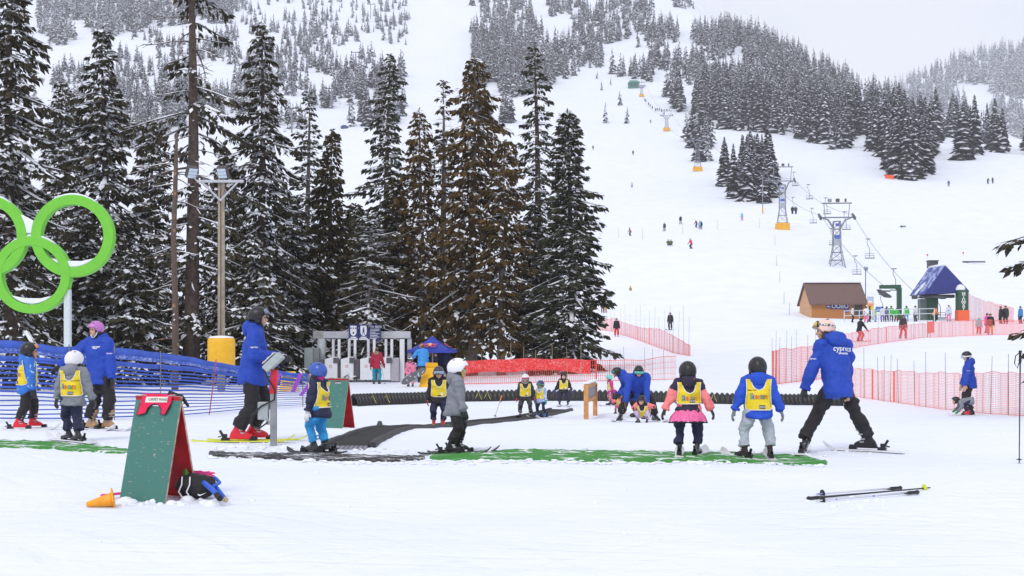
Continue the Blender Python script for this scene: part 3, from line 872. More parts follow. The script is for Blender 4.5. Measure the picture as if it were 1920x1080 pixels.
LENS_B = mat((.30, .36, .50), .1, .35, 6.0); EYE = mat((.02, .012, .01), .2, .1); LIP = mat((.50, .16, .14), .5, .1); ORANGE = mat((.85, .22, .03), .5, .08)
GREEN_B = mat((.05, .62, .06), .5, .1); TAN = mat((.42, .25, .13), .6, .1); WOODC = mat((.62, .28, .09), .6, .25, 6.0, .3, 30)
STARS = cloth((.022, .016, .045), (.72, .20, .20), .66, 30.0); DINO = cloth((.03, .16, .58), (.45, .72, .78), .60, 13.0); DOTS = cloth((.55, .10, .16), (.75, .60, .55), .56, 36.0)
CAMO = cloth((.30, .42, .70), (.62, .72, .90), .52, 16.0); PINKMIX = cloth((.80, .22, .34), (.16, .06, .30), .55, 8.0); WHITEBL = cloth((.75, .75, .78), (.03, .03, .04), .55, 7.0)

def person(px, d, H, heading, label, jacket=BLUE, pants=BLACK, helmet=GBLACK, boots=PLBLACK, glove=GBLACK, kid=0.0, lod=0,
           lean=4, side=0, twist=0, hip=(0, 0, 0), feet=None, hands=None, head=(0, 0), goggles=None, lens=LENS_D, bib=None, hood=None, hair=None,
           skis=None, ski_mat=WHITE, scarf=None, tutu=False, hat=None, up=0.0, who=None, group=None, fat=1.0, strap=GBLACK, boot_trim=METAL, sleeve=None, headfwd=.012, pole_dir=None, name='person', pos=None):
    S = H - .035 - (.045 if skis else .0) - (.03 if up == 0 else 0)
    root = thing(name, label, 'person', pos if pos is not None else at(px, d, up), R(-heading), group)
    z0 = .045 if skis else .0
    k = kid
    lerp = lambda a, b: a + (b - a) * k
    hipz, shz, nkz, hdz = lerp(.50, .455) * S, lerp(.815, .755) * S, lerp(.85, .79) * S, lerp(.915, .868) * S
    hs = lerp(.136, .205) * S / .23                        # head size factor
    bw = fat * lerp(1.0, 1.22)
    voxel = {0: .0175 if S > 1.45 else .0135, 1: .022, 2: .036}[lod]
    hipc = Vector(hip) * S + Vector((0, 0, hipz + z0))
    # torso frame
    Mt = Matrix.Rotation(R(-twist), 3, 'Z') @ Matrix.Rotation(R(side), 3, 'Y') @ Matrix.Rotation(R(-lean), 3, 'X')
    rX, fY, uZ = Mt.col[0].copy(), Mt.col[1].copy(), Mt.col[2].copy()
    fr = (rX, fY, uZ)
    spine = shz - hipz
    T = lambda a, b, c: hipc + rX * (a * S) + fY * (b * S) + uZ * (c * spine)      # torso coordinates
    neck = hipc + uZ * (nkz - hipz)
    Mh = Mt @ Matrix.Rotation(R(-head[0]), 3, 'Z') @ Matrix.Rotation(R(-head[1]) + R(lean) * .75, 3, 'X')
    hX, hY, hZ = Mh.col[0].copy(), Mh.col[1].copy(), Mh.col[2].copy()
    hc = neck + uZ * ((hdz - nkz) * .45) + hZ * ((hdz - nkz) * .55) + hY * (headfwd * S)
    hp = lambda x, y, z: hc + hX * (x * hs) + hY * (y * hs) + hZ * (z * hs)
    hf = (hX, hY, hZ)
    sh = [T(s * lerp(.104, .112), -.005, .93) for s in (-1, 1)]
    hj = [hipc + rX * (s * .052 * bw * S) - Vector((0, 0, .012 * S)) for s in (-1, 1)]
    feet = feet or [(-.075, 0, -6), (.075, 0, 6)]
    ank = []
    for (fx, fy, yaw) in feet:
        fdir = Vector((math.sin(R(yaw)), math.cos(R(yaw)), 0))
        ank.append(Vector((fx * S, fy * S, z0 + .052 * S)) - fdir * .018 * S)
    lt = (hipz - .052 * S) * .515; lc = (hipz - .052 * S) * .515
    knees, ankle = [], []
    for i in (0, 1):
        yaw = feet[i][2]
        kn, an = ik(hj[i], ank[i], lt, lc, Vector((math.sin(R(yaw)) + (-.12, .12)[i], math.cos(R(yaw)), 0)))
        knees.append(kn); ankle.append(an)
    hands = hands or [(-.17, .03, .43 + .02 * k), (.17, .03, .43 + .02 * k)]
    la1, la2 = lerp(.165, .15) * S, lerp(.155, .135) * S
    elb, wri = [], []
    for i in (0, 1):
        tgt = Vector(hands[i]) * S + Vector((0, 0, z0))
        pole = pole_dir[i] if pole_dir else Vector(((-.6, .6)[i], -1.0, -.25))
        e, w = ik(sh[i], tgt, la1, la2, pole)
        elb.append(e); wri.append(w)
    # ---- body: one continuous surface
    b = MB()
    ell(b, hp(0, -.008, .012), .075 * hs, .092 * hs, .100 * hs, hf)
    ell(b, hp(0, .022, -.055), .056 * hs, .066 * hs, .060 * hs, hf)
    if lod < 2:
        ell(b, hp(0, .094, -.032), .014 * hs, .022 * hs, .024 * hs, hf, 8, 6)
        ell(b, hp(0, .070, -.088), .028 * hs, .022 * hs, .020 * hs, hf, 8, 6)
        for s in (-1, 1):
            ell(b, hp(s * .045, .062, -.045), .024 * hs, .022 * hs, .026 * hs, hf, 8, 6)
            ell(b, hp(s * .078, -.004, -.025), .012 * hs, .020 * hs, .032 * hs, hf, 8, 6)
    limb(b, [neck - uZ * .05 * S, hp(0, -.015, -.05)], [.036 * S * lerp(1, .95), .048 * hs])
    b.loft([[T(math.cos(2 * PI * j / 14) * rx * .8, math.sin(2 * PI * j / 14) * ry * .8, c) for j in range(14)] for c, rx, ry in ((-.15, .08, .06), (.1, .10 * bw, .075 * bw), (.5, .095 * bw, .07 * bw), (.85, .09, .065), (1.05, .05, .045))])
    for i in (0, 1):
        limb(b, [sh[i], elb[i], wri[i]], [.034 * S, .027 * S, .020 * S], 8)
        limb(b, [hj[i], knees[i], knees[i] * .45 + ankle[i] * .55], [.046 * S, .036 * S, .028 * S], 8)
    bv = voxel * (.72 if lod == 0 else (.8 if lod == 1 else .9))
    link('body', remeshed(b, bv, 2), SKIN, root, True, fix=False)
    if lod < 2:
        for s in (-1, 1):
            e = MB(); ell(e, hp(s * .030, .077, -.004), .012 * hs, .008 * hs, .008 * hs, hf, 8, 6); e.build('eye', EYE, root, True)
        e = MB(); ell(e, hp(0, .086, -.068), .020 * hs, .008 * hs, .006 * hs, hf, 8, 6); e.build('mouth', LIP, root, True)
    # ---- trousers
    b = MB()
    b.loft([[T(math.cos(2 * PI * j / 14) * rx * bw, math.sin(2 * PI * j / 14) * ry * bw, c) for j in range(14)] for c, rx, ry in ((-.22, .072, .064), (-.05, .086, .074), (.15, .082, .068), (.3, .070, .058))])
    lw = lerp(1.0, 1.22) * fat
    for i in (0, 1):
        m1 = (hj[i] + knees[i]) / 2; m2 = knees[i] * .45 + ankle[i] * .55
        yaw = feet[i][2]; fd = Vector((math.sin(R(yaw)), math.cos(R(yaw)), 0))
        low = ankle[i] + (knees[i] - ankle[i]).normalized() * lerp(.030, .036) * S
        limb(b, [hj[i], m1, knees[i], m2, low], [.056 * S * lw, .058 * S * lw, .053 * S * lw, .051 * S * lw, .054 * S * lw], 12, True)
    me = remeshed(b, voxel, 3)
    crease(me, .022 if lod < 2 else .0, 7.0, 1)
    link('trousers', me, pants, root, True, fix=False)
    # ---- jacket
    b = MB(); rings = ((-.31, .110, .098), (-.22, .118, .104), (.05, .111, .095), (.35, .103, .084), (.65, .110, .085), (.82, .100, .078), (.97, .070, .060), (1.10, .052, .050), (1.16, .046, .046))
    b.loft([[T(math.cos(2 * PI * j / 18) * rx * (bw if c < .8 else lerp(1, 1.12)), math.sin(2 * PI * j / 18) * ry * (bw if c < .8 else lerp(1, 1.1)), c) for j in range(18)] for c, rx, ry in rings])
    aw = lerp(1.0, 1.22) * fat
    for i in (0, 1):
        limb(b, [T((-1, 1)[i] * .055, 0, .97), sh[i], sh[i] * .5 + elb[i] * .5, elb[i], elb[i] * .5 + wri[i] * .5, wri[i]], [.050 * S * aw, .053 * S * aw, .049 * S * aw, .046 * S * aw, .042 * S * aw, .037 * S * aw])
    jme = remeshed(b, voxel, 3)
    crease(jme, .020 if lod < 2 else .0, 6.0, 2)
    bvh = BVHTree.FromPolygons([v.co.copy() for v in jme.vertices], [p.vertices[:] for p in jme.polygons])
    mats = [jacket]
    if sleeve:                                            # sleeves of another colour
        mats.append(sleeve)
        for p in jme.polygons:
            c = p.center
            dm = min((c - (wri[i] * .5 + elb[i] * .5)).length for i in (0, 1))
            if dm < .150 * S: p.material_index = 1
    jo = link('jacket', jme, mats, root, True, fix=False)
    if lod < 2:                                           # hem band, zip and cuffs
        for i in (0, 1):
            dcf = (wri[i] - elb[i]).normalized()
            c = MB(); c.tube([wri[i] - dcf * .006 * S, wri[i] + dcf * .022 * S], .040 * S * aw, 12); c.build('cuff', mats[-1], root, True)
    if hood is not None:
        hm = hood if hood is not True else jacket
        b = MB()
        ell(b, T(0, -.062, 1.02), .078 * S * lerp(1, 1.15), .046 * S * lerp(1, 1.2), .062 * S * lerp(1, 1.3), fr)
        for s in (-1, 1):
            ell(b, T(s * .058, -.018, 1.06), .026 * S * lerp(1, 1.25), .052 * S, .036 * S, fr)
        hme = remeshed(b, voxel, 4); crease(hme, .006 if lod < 2 else 0, 9.0, 5)
        link('hood', hme, hm, root, True, fix=False)
    if scarf is not None:                                 # balaclava or neck warmer
        b = MB()
        ell(b, hp(0, -.018, -.030), .084 * hs, .096 * hs, .098 * hs, hf); limb(b, [neck - uZ * .02 * S, hp(0, .002, -.085)], [.05 * S, .062 * hs])
        link('neck_warmer', remeshed(b, max(bv, .011), 3), scarf, root, True, fix=False)
    # ---- gloves
    gs = lerp(1.05, 1.12) * S / 1.72
    gsrc = shared(('glove', lod, k > .5), lambda: glove_mesh({0: .0085, 1: .013, 2: .02}[lod], k > .5))
    for i in (0, 1):
        y = (wri[i] - elb[i]).normalized()
        inn = (Vector(((1, -1)[i], 0, 0)) - y * y.x * (1, -1)[i])
        inn = inn.normalized() if inn.length > .05 else Vector((0, 0, -1))
        zc = -inn; xc = y.cross(zc)
        M4 = Matrix.Identity(4)
        f = (-1 if i == 0 else 1)
        for r in range(3):
            M4[r][0] = xc[r] * gs * f; M4[r][1] = y[r] * gs; M4[r][2] = zc[r] * gs; M4[r][3] = (wri[i] + y * .04 * gs)[r]
        gm = glove[i] if isinstance(glove, (list, tuple)) else glove
        place('glove', gsrc, gm, root, M4)
    # ---- boots and skis
    bs = (lerp(.92, .78) * S / 1.72) * (1.0 if k < .5 else 1.12)
    bsrc = shared(('boot', lod), lambda: boot_mesh({0: .011, 1: .016, 2: .03}[lod]))
    for i in (0, 1):
        fx, fy, yaw = feet[i]
        base = Vector((fx * S, fy * S, z0))
        sh_v = knees[i] - ankle[i]; q_ = max(.12, abs(sh_v.z))
        She = Matrix.Identity(4); She[0][2] = max(-.6, min(.6, sh_v.x / q_)) * .85; She[1][2] = max(-.45, min(.45, sh_v.y / q_ - .12)) * .6
        M4 = Matrix.Translation(base) @ She @ Matrix.Rotation(R(-yaw), 4, 'Z') @ Matrix.Scale(bs, 4)
        bo = place('boot', bsrc, boots, root, M4)
        if lod < 2:
            place('buckle', shared('buckle', buckle_mesh), boot_trim, bo, M4, False)
        if skis:
            L = skis if not isinstance(skis, (list, tuple)) else skis[i]
            sm = ski_mesh(L, .05 if lod < 2 else .06)
            gp = root.location
            Mw = Matrix.Translation(gp) @ Matrix.Rotation(R(-heading), 4, 'Z') @ Matrix.Translation(Vector((fx * S, fy * S, .010))) @ Matrix.Rotation(R(-yaw), 4, 'Z')
            if lod < 2:
                so = link('ski', sm, ski_mat if not isinstance(ski_mat, (list, tuple)) or not hasattr(ski_mat, '__len__') else ski_mat[i], smooth=False)
                so.matrix_world = Mw
                tag(so, f"{('left', 'right')[i]} ski under {who}", 'ski', 'skis worn in the lesson area')
                kk = max(.75, bs)
                f1 = link('toe_binding', shared(('bt', round(kk, 2)), lambda: binding_mesh(True, kk)), PLBLACK, so, fix=False); f1.location = (0, .20 * bs + .01, .014)
                f2 = link('heel_binding', shared(('bh', round(kk, 2)), lambda: binding_mesh(False, kk)), PLBLACK, so, fix=False); f2.location = (0, -.155 * bs - .02, .014)
            else:
                sm.transform(Matrix.Translation(Vector((fx * S, fy * S, .006))) @ Matrix.Rotation(R(-yaw), 4, 'Z'))
                link('ski', sm, ski_mat, root, fix=False)
    # ---- hair, helmet, goggles
    if hair is not None:
        b = MB()
        ell(b, hp(0, -.03, .0), .083 * hs, .088 * hs, .105 * hs, hf)
        for s in (-1, 1):
            limb(b, [hp(s * .070, .0, -.04), hp(s * .082, .03, -.11), hp(s * .075, .055, -.19)], [.034 * hs, .034 * hs, .018 * hs], 8)
        ell(b, hp(0, -.055, -.10), .075 * hs, .04 * hs, .09 * hs, hf)
        me = remeshed(b, max(bv, .011), 2); crease(me, .006, 14.0, 4)
        link('hair', me, hair, root, True, fix=False)
    if helmet is not None:
        hel = helmet_part(root, hp, hf, hs, helmet, lod, strap, hat)
    if goggles:
        goggle_part(root, hp, hs, goggles, lens, lod, strap)
    if bib:
        bib_part(root, T, S, spine, rX, fY, uZ, bvh, bib, lod, k)
    if tutu:
        b = MB(); n = 96; rr = []
        for c, rad in ((.02, .100), (-.05, .125), (-.13, .150), (-.21, .165), (-.235, .166)):
            ring = []
            for j in range(n):
                a = 2 * PI * j / n; w = rad * (1.18 if c < 0 else 1.05) + .010 * math.sin(a * 24) * min(1, (.04 - c) * 6) + .006 * math.sin(a * 11 + 2)
                ring.append(T(math.cos(a) * w, math.sin(a) * w * .85, c * 1.7 + .012 * math.sin(a * 17)))
            rr.append(ring)
        b.loft(rr, caps=False)
        rr2 = [[p - uZ * .012 + (p - hipc) * .02 for p in ring] for ring in rr]
        t = b.build('tutu', mat((.90, .16, .38), .8, .25, 30, .3, 60), root, True)
        b2 = MB(); b2.tube(rr2[-1] + [rr2[-1][0]], .006, 5, caps=False); b2.build('tutu_hem', BLACK, t)
    info = dict(root=root, T=T, S=S, hp=hp, hs=hs, bvh=bvh, rX=rX, fY=fY, uZ=uZ, wri=wri, elb=elb, hipc=hipc, spine=spine)
    return info

def crease(me, amp, freq, seed):
    """fabric folds: vertices pushed along their normals by layered noise"""
    if amp <= 0: return
    n = len(me.vertices)
    co = np.empty(n * 3, np.float32); me.vertices.foreach_get('co', co); co = co.reshape(-1, 3)
    nr = np.empty(n * 3, np.float32); me.vertex_normals.foreach_get('vector', nr); nr = nr.reshape(-1, 3)
    x, y, z = co[:, 0], co[:, 1], co[:, 2]
    a = _vnoise(x * freq + z * 2, z * freq * 2.2 + y * freq, seed) - .5
    c = _vnoise(y * freq * 1.3 + 3, z * freq * 1.6 - x * freq, seed + 3) - .5
    e = np.abs(_vnoise(x * freq * 2.2 + y * freq, z * freq * 3.2, seed + 7) - .5)
    w = amp * (1.3 * a + 1.1 * c - 1.4 * e)
    co += nr * w[:, None]
    me.vertices.foreach_set('co', co.ravel()); me.update()

def helmet_part(root, hp, hf, hs, m, lod, strap, style=None):
    n, k = (28, 11) if lod < 2 else (16, 7)
    def rim(a):                                    # a = 0 in front
        c = math.cos(a)
        return np.interp(c, [-1, -.4, .25, .6, 1], [-.058, -.062, -.050, .030, .040])
    rx, ry, rz, y0, zc = .108, .132, .122, -.008, .006
    rings = []
    for i in range(k + 1):
        ring = []
        for j in range(n):
            a = 2 * PI * j / n
            zr_ = rim(a) - zc
            el_min = math.asin(max(-.95, min(.95, zr_ / rz)))
            el = PI / 2 + (el_min - PI / 2) * (i / k) ** .9
            bulge = 1 + .02 * math.cos(a * 2) + (.015 * math.cos(a * 6) if lod < 1 else 0)
            ring.append(hp(rx * bulge * max(.01, math.cos(el)) * math.sin(a), y0 + ry * bulge * max(.01, math.cos(el)) * math.cos(a), zc + rz * math.sin(el)))
        rings.append(ring)
    last = []
    for j in range(n):
        a = 2 * PI * j / n
        zr_ = rim(a); el = math.asin(max(-.95, min(.95, (zr_ - zc) / rz)))
        last.append(hp(rx * .88 * math.cos(el) * math.sin(a), y0 + ry * .88 * math.cos(el) * math.cos(a), zr_ + .006))
    b = MB(); b.loft(rings + [last])
    hel = b.build('helmet', m, root, True)
    if lod < 2:
        for (x, y) in ((-.045, .055), (.045, .055), (-.05, -.06), (.05, -.06), (0, .07), (0, -.075)):
            z = zc + rz * math.sqrt(max(0, 1 - (x / rx) ** 2 - ((y - y0) / ry) ** 2))
            v = MB(); ell(v, hp(x * .995, y, z * .992), .010 * hs, .020 * hs, .006 * hs, hf, 8, 6); v.build('vent', PLBLACK, hel)
        for s in (-1, 1):
            e = MB(); ell(e, hp(s * .084, -.004, -.058), .016 * hs, .040 * hs, .040 * hs, hf, 10, 8); e.build('ear_pad', PLBLACK, hel, True)
            t = MB(); t.tube([hp(s * .088, .03, -.045), hp(s * .076, .052, -.088), hp(s * .03, .060, -.122), hp(0, .058, -.128)], .006 * hs * 1.2, 6); t.build('chin_strap', strap, hel)
    return hel

def goggle_part(root, hp, hs, mode, lens, lod, strap):
    up = mode == 'up'
    zc = .088 if up else .010
    rx, ry, y0 = (.108, .130, -.008) if not up else (.106, .130, -.008)
    back = .02 if up else .015
    def band(a0, a1, z0f, z1f, off, th, n):
        outer, inner = [], []
        rings = []
        for i in range(n + 1):
            a = a0 + (a1 - a0) * i / n
            z0, z1 = z0f(a), z1f(a)
            ring = []
            for o, z in ((off, z0), (off, z1), (off - th, z1), (off - th, z0)):
                kr = math.sqrt(max(.15, 1 - ((max(z, .006) - .006) / .126) ** 2)) if up else 1.0
                ring.append(hp((rx * kr + o) * math.sin(a), y0 + (ry * kr + o) * math.cos(a), z))
            rings.append(ring)
        return rings
    n = 22 if lod < 2 else 10
    drop = lambda a: zc - (1 - math.cos(a)) * .020 if not up else zc - (1 - math.cos(a)) * .045
    fr = MB(); fr.loft(band(-1.05, 1.05, lambda a: drop(a) - .034 - .006 * abs(math.sin(a * 2)), lambda a: drop(a) + .034, .016, .03, n))
    g = fr.build('goggles', PLBLACK if strap is not WHITE else WHITE, root, True)
    ln = MB(); ln.loft(band(-.88, .88, lambda a: drop(a) - .025 - .006 * abs(math.sin(a * 2)), lambda a: drop(a) + .026, .021, .012, n)); ln.build('lens', lens, g, True)
    st = MB(); st.loft(band(1.0, 2 * PI - 1.0, lambda a: drop(a) - .016, lambda a: drop(a) + .016, .006, .008, n)); st.build('strap', strap, g)

def project(bvh, o, d, fallback):
    h = bvh.ray_cast(o, d)
    return (h[0], h[1]) if h[0] is not None else (fallback, -d)

LETTERS = [('S', (.01, .30, .28)), ('k', (.02, .12, .50)), ('o', (.75, .02, .03)), ('o', (.85, .30, .01)), ('t', (.02, .14, .60)), ('e', (.02, .40, .10)), ('r', (.75, .02, .03)), ('s', (.85, .30, .01))]
def bib_part(root, T, S, spine, rX, fY, uZ, bvh, bib, lod, k):
    """yellow vest: a front and a back panel joined over the shoulders, with binding and print"""
    w0 = .112 + .020 * k; c0 = bib.get('low', .02)
    base = None
    panels = {}
    for sgn in (1, -1):                             # 1 = front, -1 = back
        dirv = fY * (-sgn)
        def P(a, c, off=.012):
            o = T(a, sgn * .6, c)
            hit, nn = project(bvh, o, dirv, T(a, sgn * .05, c))
            return hit - dirv * off
        scoop = .62 if sgn == 1 else bib.get('scoop', .60)
        b = MB(); nx, ny = (12, 14) if lod == 0 else (8, 8)
        def half(c):
            t = (c - c0) / (1.0 - c0)
            r = min(1, (t / .10)) if t < .10 else 1
            return w0 * (.80 + .20 * math.sqrt(max(0, r * (2 - r)))) * (1.0 - .10 * math.sin(PI * min(1, max(0, t)) ** 1.3)) * (1 - .16 * max(0, t - .6))
        rows = []
        for j in range(ny + 1):
            c = c0 + (scoop - c0) * j / ny
            rows.append([P(half(c) * (-1 + 2 * i / nx), c) for i in range(nx + 1)])
        vs_ = [p for r in rows for p in r]
        fs_ = [(j * (nx + 1) + i, j * (nx + 1) + i + 1, (j + 1) * (nx + 1) + i + 1, (j + 1) * (nx + 1) + i) for j in range(ny) for i in range(nx)]
        b.add(vs_, fs_)
        outline = [r[0] for r in rows][::-1] + rows[0][1:-1] + [r[-1] for r in rows]
        outl = {-1: [], 1: []}; inn = {-1: [], 1: []}
        for s in (-1, 1):                            # shoulder straps
            srow = []; m = 7
            for j in range(m + 1):
                c = scoop + (.99 - scoop) * j / m
                t = j / m
                a_in = bib.get('neck', .070) * math.sin(min(1, t * 1.15 + .02) * PI / 2) ** .5 if t > 0 else .0
                a_out = half(c)
                srow.append([P(s * (a_in + (a_out - a_in) * i / 3), c, .013) for i in range(4)])
                outl[s].append(srow[-1][3]); inn[s].append(srow[-1][0])
            b.add([p for r in srow for p in r], [(j * 4 + i, j * 4 + i + 1, (j + 1) * 4 + i + 1, (j + 1) * 4 + i) for j in range(m) for i in range(3)])
        me = b.mesh('bib')
        bm = bmesh.new(); bm.from_mesh(me); bmesh.ops.remove_doubles(bm, verts=bm.verts, dist=.002)
        bmesh.ops.recalc_face_normals(bm, faces=bm.faces); bm.to_mesh(me); bm.free()
        o = link('bib_back' if sgn < 0 else 'bib_front', me, bib.get('mat', YELLOW), root, True, fix=False)
        sol = o.modifiers.new('cloth', 'SOLIDIFY'); sol.thickness = .006; sol.offset = 0
        if lod < 2:
            tr = MB(); rr = .0062
            tr.tube(outl[-1][::-1] + outline[1:-1] + outl[1], rr, 5)
            tr.tube(inn[-1][::-1] + inn[1][1:], rr, 5)
            tr.build('binding', RIM, o)
        def stamp(me2, m, a, c, off, nm, mirror):
            for v in me2.vertices:
                x = v.co.x * (1 if mirror else -1)
                p = P(a + x / S * 1.0, c + v.co.y / spine, off)
                v.co = p
            return link(nm, me2, m, o, fix=False)
        def rect(w, h, n1=6, n2=3):
            q = MB(); q.add([(-w / 2 + w * i / n1, -h / 2 + h * j / n2, 0) for j in range(n2 + 1) for i in range(n1 + 1)], [(j * (n1 + 1) + i, j * (n1 + 1) + i + 1, (j + 1) * (n1 + 1) + i + 1, (j + 1) * (n1 + 1) + i) for j in range(n2) for i in range(n1)])
            return q.mesh('patch')
        if sgn < 0 and lod == 0:                     # multicoloured name and the mountain's patch on the back
            sz = .082 * S * bib.get('txt', 1.0); tms = []; x = 0
            for ch, col in LETTERS:
                tm = flat_text(ch, sz, .0022)
                lo_, hi_ = min(v.co.x for v in tm.vertices), max(v.co.x for v in tm.vertices)
                tms.append((tm, col, x - lo_)); x += hi_ - lo_ + .004 * S
            f_ = .175 * S / x
            for tm, col, dx in tms:
                for v in tm.vertices: v.co.x = (v.co.x + dx - x / 2) * f_
                stamp(tm, mat(col, .6, .05), 0, bib.get('tc', .40), .021, 'letter', True)
            stamp(rect(.062 * S, .034 * S), mat((.012, .02, .07), .5, .1), .028, c0 + .10, .020, 'patch', True)
            stamp(flat_text('cypress', .021 * S, .0006), WHITE, .028, c0 + .105, .025, 'lettering', True)
        if sgn > 0 and lod < 2:
            stamp(rect(.15 * S, .022 * S), mat((.62, .55, .12), .7, .25, 60), 0, .55, .019, 'print_band', False)
            q = MB(); q.add([(math.cos(2 * PI * j / 14) * .020 * S, math.sin(2 * PI * j / 14) * .032 * S, 0) for j in range(14)], [tuple(range(14))])
            stamp(q.mesh('mascot_panel'), WHITE, -.045, .24, .019, 'print_oval', False)
            stamp(rect(.06 * S, .016 * S), GBLACK, -.01, c0 + .07, .019, 'patch', False)

def back_logo(info, a=0.0, c=.80, w=1.0, sgn=-1, words=('cypress', 'mountain'), size=.052):
    """white lettering printed on a jacket"""
    T, S = info['T'], info['S']
    for i, (t, sz) in enumerate(zip(words, (size, size * .42))):
        me = flat_text(t, sz * S * w, .0012)
        for v in me.vertices:
            x = v.co.x * (1 if sgn < 0 else -1); y = v.co.y - i * size * .62 * S * w
            o = T(a + x / S, sgn * .6, c + y / info['spine'])
            hit, _ = project(info['bvh'], o, info['fY'] * (-sgn), T(a + x / S, sgn * .08, c))
            v.co = hit + info['fY'] * sgn * .006
        link('lettering', me, WHITE, info['root'], fix=False)
def arm_logo(info, i, dirv, t=.35, size=.018):
    """small white word on a sleeve, seen along dirv (local)"""
    sh = info['elb'][i] + (info['elb'][i] - info['wri'][i]) * 0
    dv = Vector(dirv).normalized()
    me = flat_text('cypress', size * info['S'], .0006)
    up = Vector((0, 0, 1)); right = (-dv).cross(up) * -1
    right = up.cross(dv).normalized()
    c = info['elb'][i] + Vector((0, 0, .055 * info['S']))
    for v in me.vertices:
        o = c + right * v.co.x + up * v.co.y + dv * .4
        hit, _ = project(info['bvh'], o, -dv, o - dv * .33)
        v.co = hit + dv * .005
    link('lettering', me, WHITE, info['root'], fix=False)

# ------------------------------------------------------------------ who is in the lesson area
BB = dict(low=.02)
KB = dict(kid=1.0, bib=BB)
YB = mat((.75, .60, .05), .6, .1)
person(50, 19.5, 1.42, 62, 'child in blue patterned jacket, yellow bib and red ski boots at the left edge', DINO, BLACK, GBLACK, RED, kid=.75, bib=dict(low=.05, tc=.45), hood=DINO,
       goggles='up', lens=mat((.75, .35, .18), .12, .3), strap=GBLACK, skis=1.15, ski_mat=WHITE, who='the child in blue patterned jacket and red boots', feet=[(-.10, .10, 28), (.10, -.10, 28)], hands=[(-.19, .02, .45), (.18, .05, .42)], head=(10, 0))
person(137, 16.6, 1.28, 12, 'child in grey jacket and white helmet with yellow bib, seen from behind at left', GREYJ, NAVY, mat((.82, .80, .84), .3, .04), PLBLACK, kid=.95, bib=dict(low=.06, scoop=.60), hood=GREYJ, scarf=BLACK,
       skis=1.0, ski_mat=WHITE, who='the child in grey jacket and white helmet at left', feet=[(-.08, .06, -62), (.09, -.04, -58)], boot_trim=WHITE, hands=[(-.21, .02, .44), (.21, .05, .44)], head=(10, 5), lean=2)
i3 = person(186, 19.4, 1.74, 203, 'adult in blue jacket and lilac helmet facing the children at left', BLUE, BLACK, mat((.52, .18, .52), .35, .06), TAN, kid=0, hood=True, scarf=BLACK, skis=1.2, ski_mat=WHITE,
       who='the adult in the lilac helmet', glove=(GBLACK, GBLACK), feet=[(-.075, -.02, -75), (.085, .02, -72)], hands=[(-.17, .02, .45), (.30, .20, .56)], head=(18, 6), fat=1.12, strap=WHITE)
back_logo(i3, -.035, .80, .45, 1); arm_logo(i3, 0, (-.4, 1, 0))
i4 = person(462, 16.7, 1.87, 86, 'tall adult in blue jacket, black helmet and red boots working the lift control', BLUE, BLACK, GBLACK, RED, hood=True, skis=1.35, ski_mat=mat((.72, .76, .04), .4, .15), goggles='up', lens=mat((.20, .24, .38), .12, .3),
       who='the adult in red boots at the lift control', feet=[(-.07, .05, 0), (.07, -.05, 6)], hands=[(-.02, .22, .575), (.10, .225, .60)], lean=5, hip=(0, .045, -.012), head=(0, 4), fat=1.10, scarf=mat((.05, .05, .06), .8, .2),
       pole_dir=[Vector((-.3, -.6, -1)), Vector((.5, -.6, -1))])
back_logo(i4, 0, .80, .8); arm_logo(i4, 1, (1, 0, 0))
person(599, 14.9, 1.15, 292, 'child in blue helmet, navy jacket and turquoise trousers by the control post', NAVY, SKYBLUE, mat((.04, .10, .42), .3, .15), DKGREY, kid=.95, bib=dict(low=.05), scarf=MAGENTA, skis=.62, ski_mat=DKGREY,
       who='the child in turquoise trousers', glove=WHITEBL, hands=[(-.18, .05, .40), (.18, .04, .42)], feet=[(-.055, .05, -3), (.065, -.04, 5)], lean=3)
person(822, 23.2, 1.21, 172, 'child in yellow bib and dark clothes standing on the lift belt beside the grey-jacketed child', BLACK, NAVY, mat((.05, .05, .08), .35, .2), RED, kid=.9, bib=dict(low=.08), scarf=NAVY, goggles='on', lens=LENS_B, skis=.85,
       ski_mat=mat((.12, .55, .10), .4, .2), who='the child on the belt beside the grey jacket', lod=1, glove=mat((.35, .04, .05), .7, .2))
i7 = person(853, 14.9, 1.205, 82, 'child in grey jacket, white helmet and black trousers in profile at centre', GREYJ, BLACK, mat((.86, .86, .90), .3, .03), PLBLACK, kid=.9, hood=GREYJ, skis=.85, ski_mat=DKGREY, who='the child in grey jacket at centre',
       strap=YB, feet=[(-.075, .06, 4), (.075, -.05, 6)], hands=[(-.16, .08, .44), (.17, .08, .43)], lean=4, boot_trim=WHITE)
person(985, 31, 1.16, 180, 'child in white helmet, pink goggles and yellow bib on the far end of the belt', cloth((.03, .028, .024)), cloth((.05, .05, .048)), mat((.80, .79, .82), .35, .04), DKGREY, kid=.9, bib=dict(low=.04), scarf=BLACK, goggles='on',
       lens=mat((.45, .10, .16), .12, .3), strap=WHITE, skis=.8, ski_mat=DKGREY, who='the child with red gloves', lod=1, glove=mat((.62, .02, .06), .7, .1), feet=[(-.12, 0, -8), (.12, 0, 8)], hands=[(-.20, .04, .42), (.20, .04, .42)], boot_trim=WHITE)
person(1015, 31, 1.0, 215, 'small child in pale blue jacket and navy helmet beside the red-gloved child', CAMO, NAVY, mat((.03, .05, .20), .35, .1), mat((.03, .10, .45), .4, .1), kid=1.0, bib=dict(low=.08), goggles='on', lens=mat((.08, .22, .16), .12, .3), strap=mat((.25, .45, .15), .6, .1),
       skis=.75, who='the child in pale blue jacket', lod=1, glove=mat((.02, .42, .38), .7, .1), feet=[(-.11, 0, -6), (.11, 0, 6)])
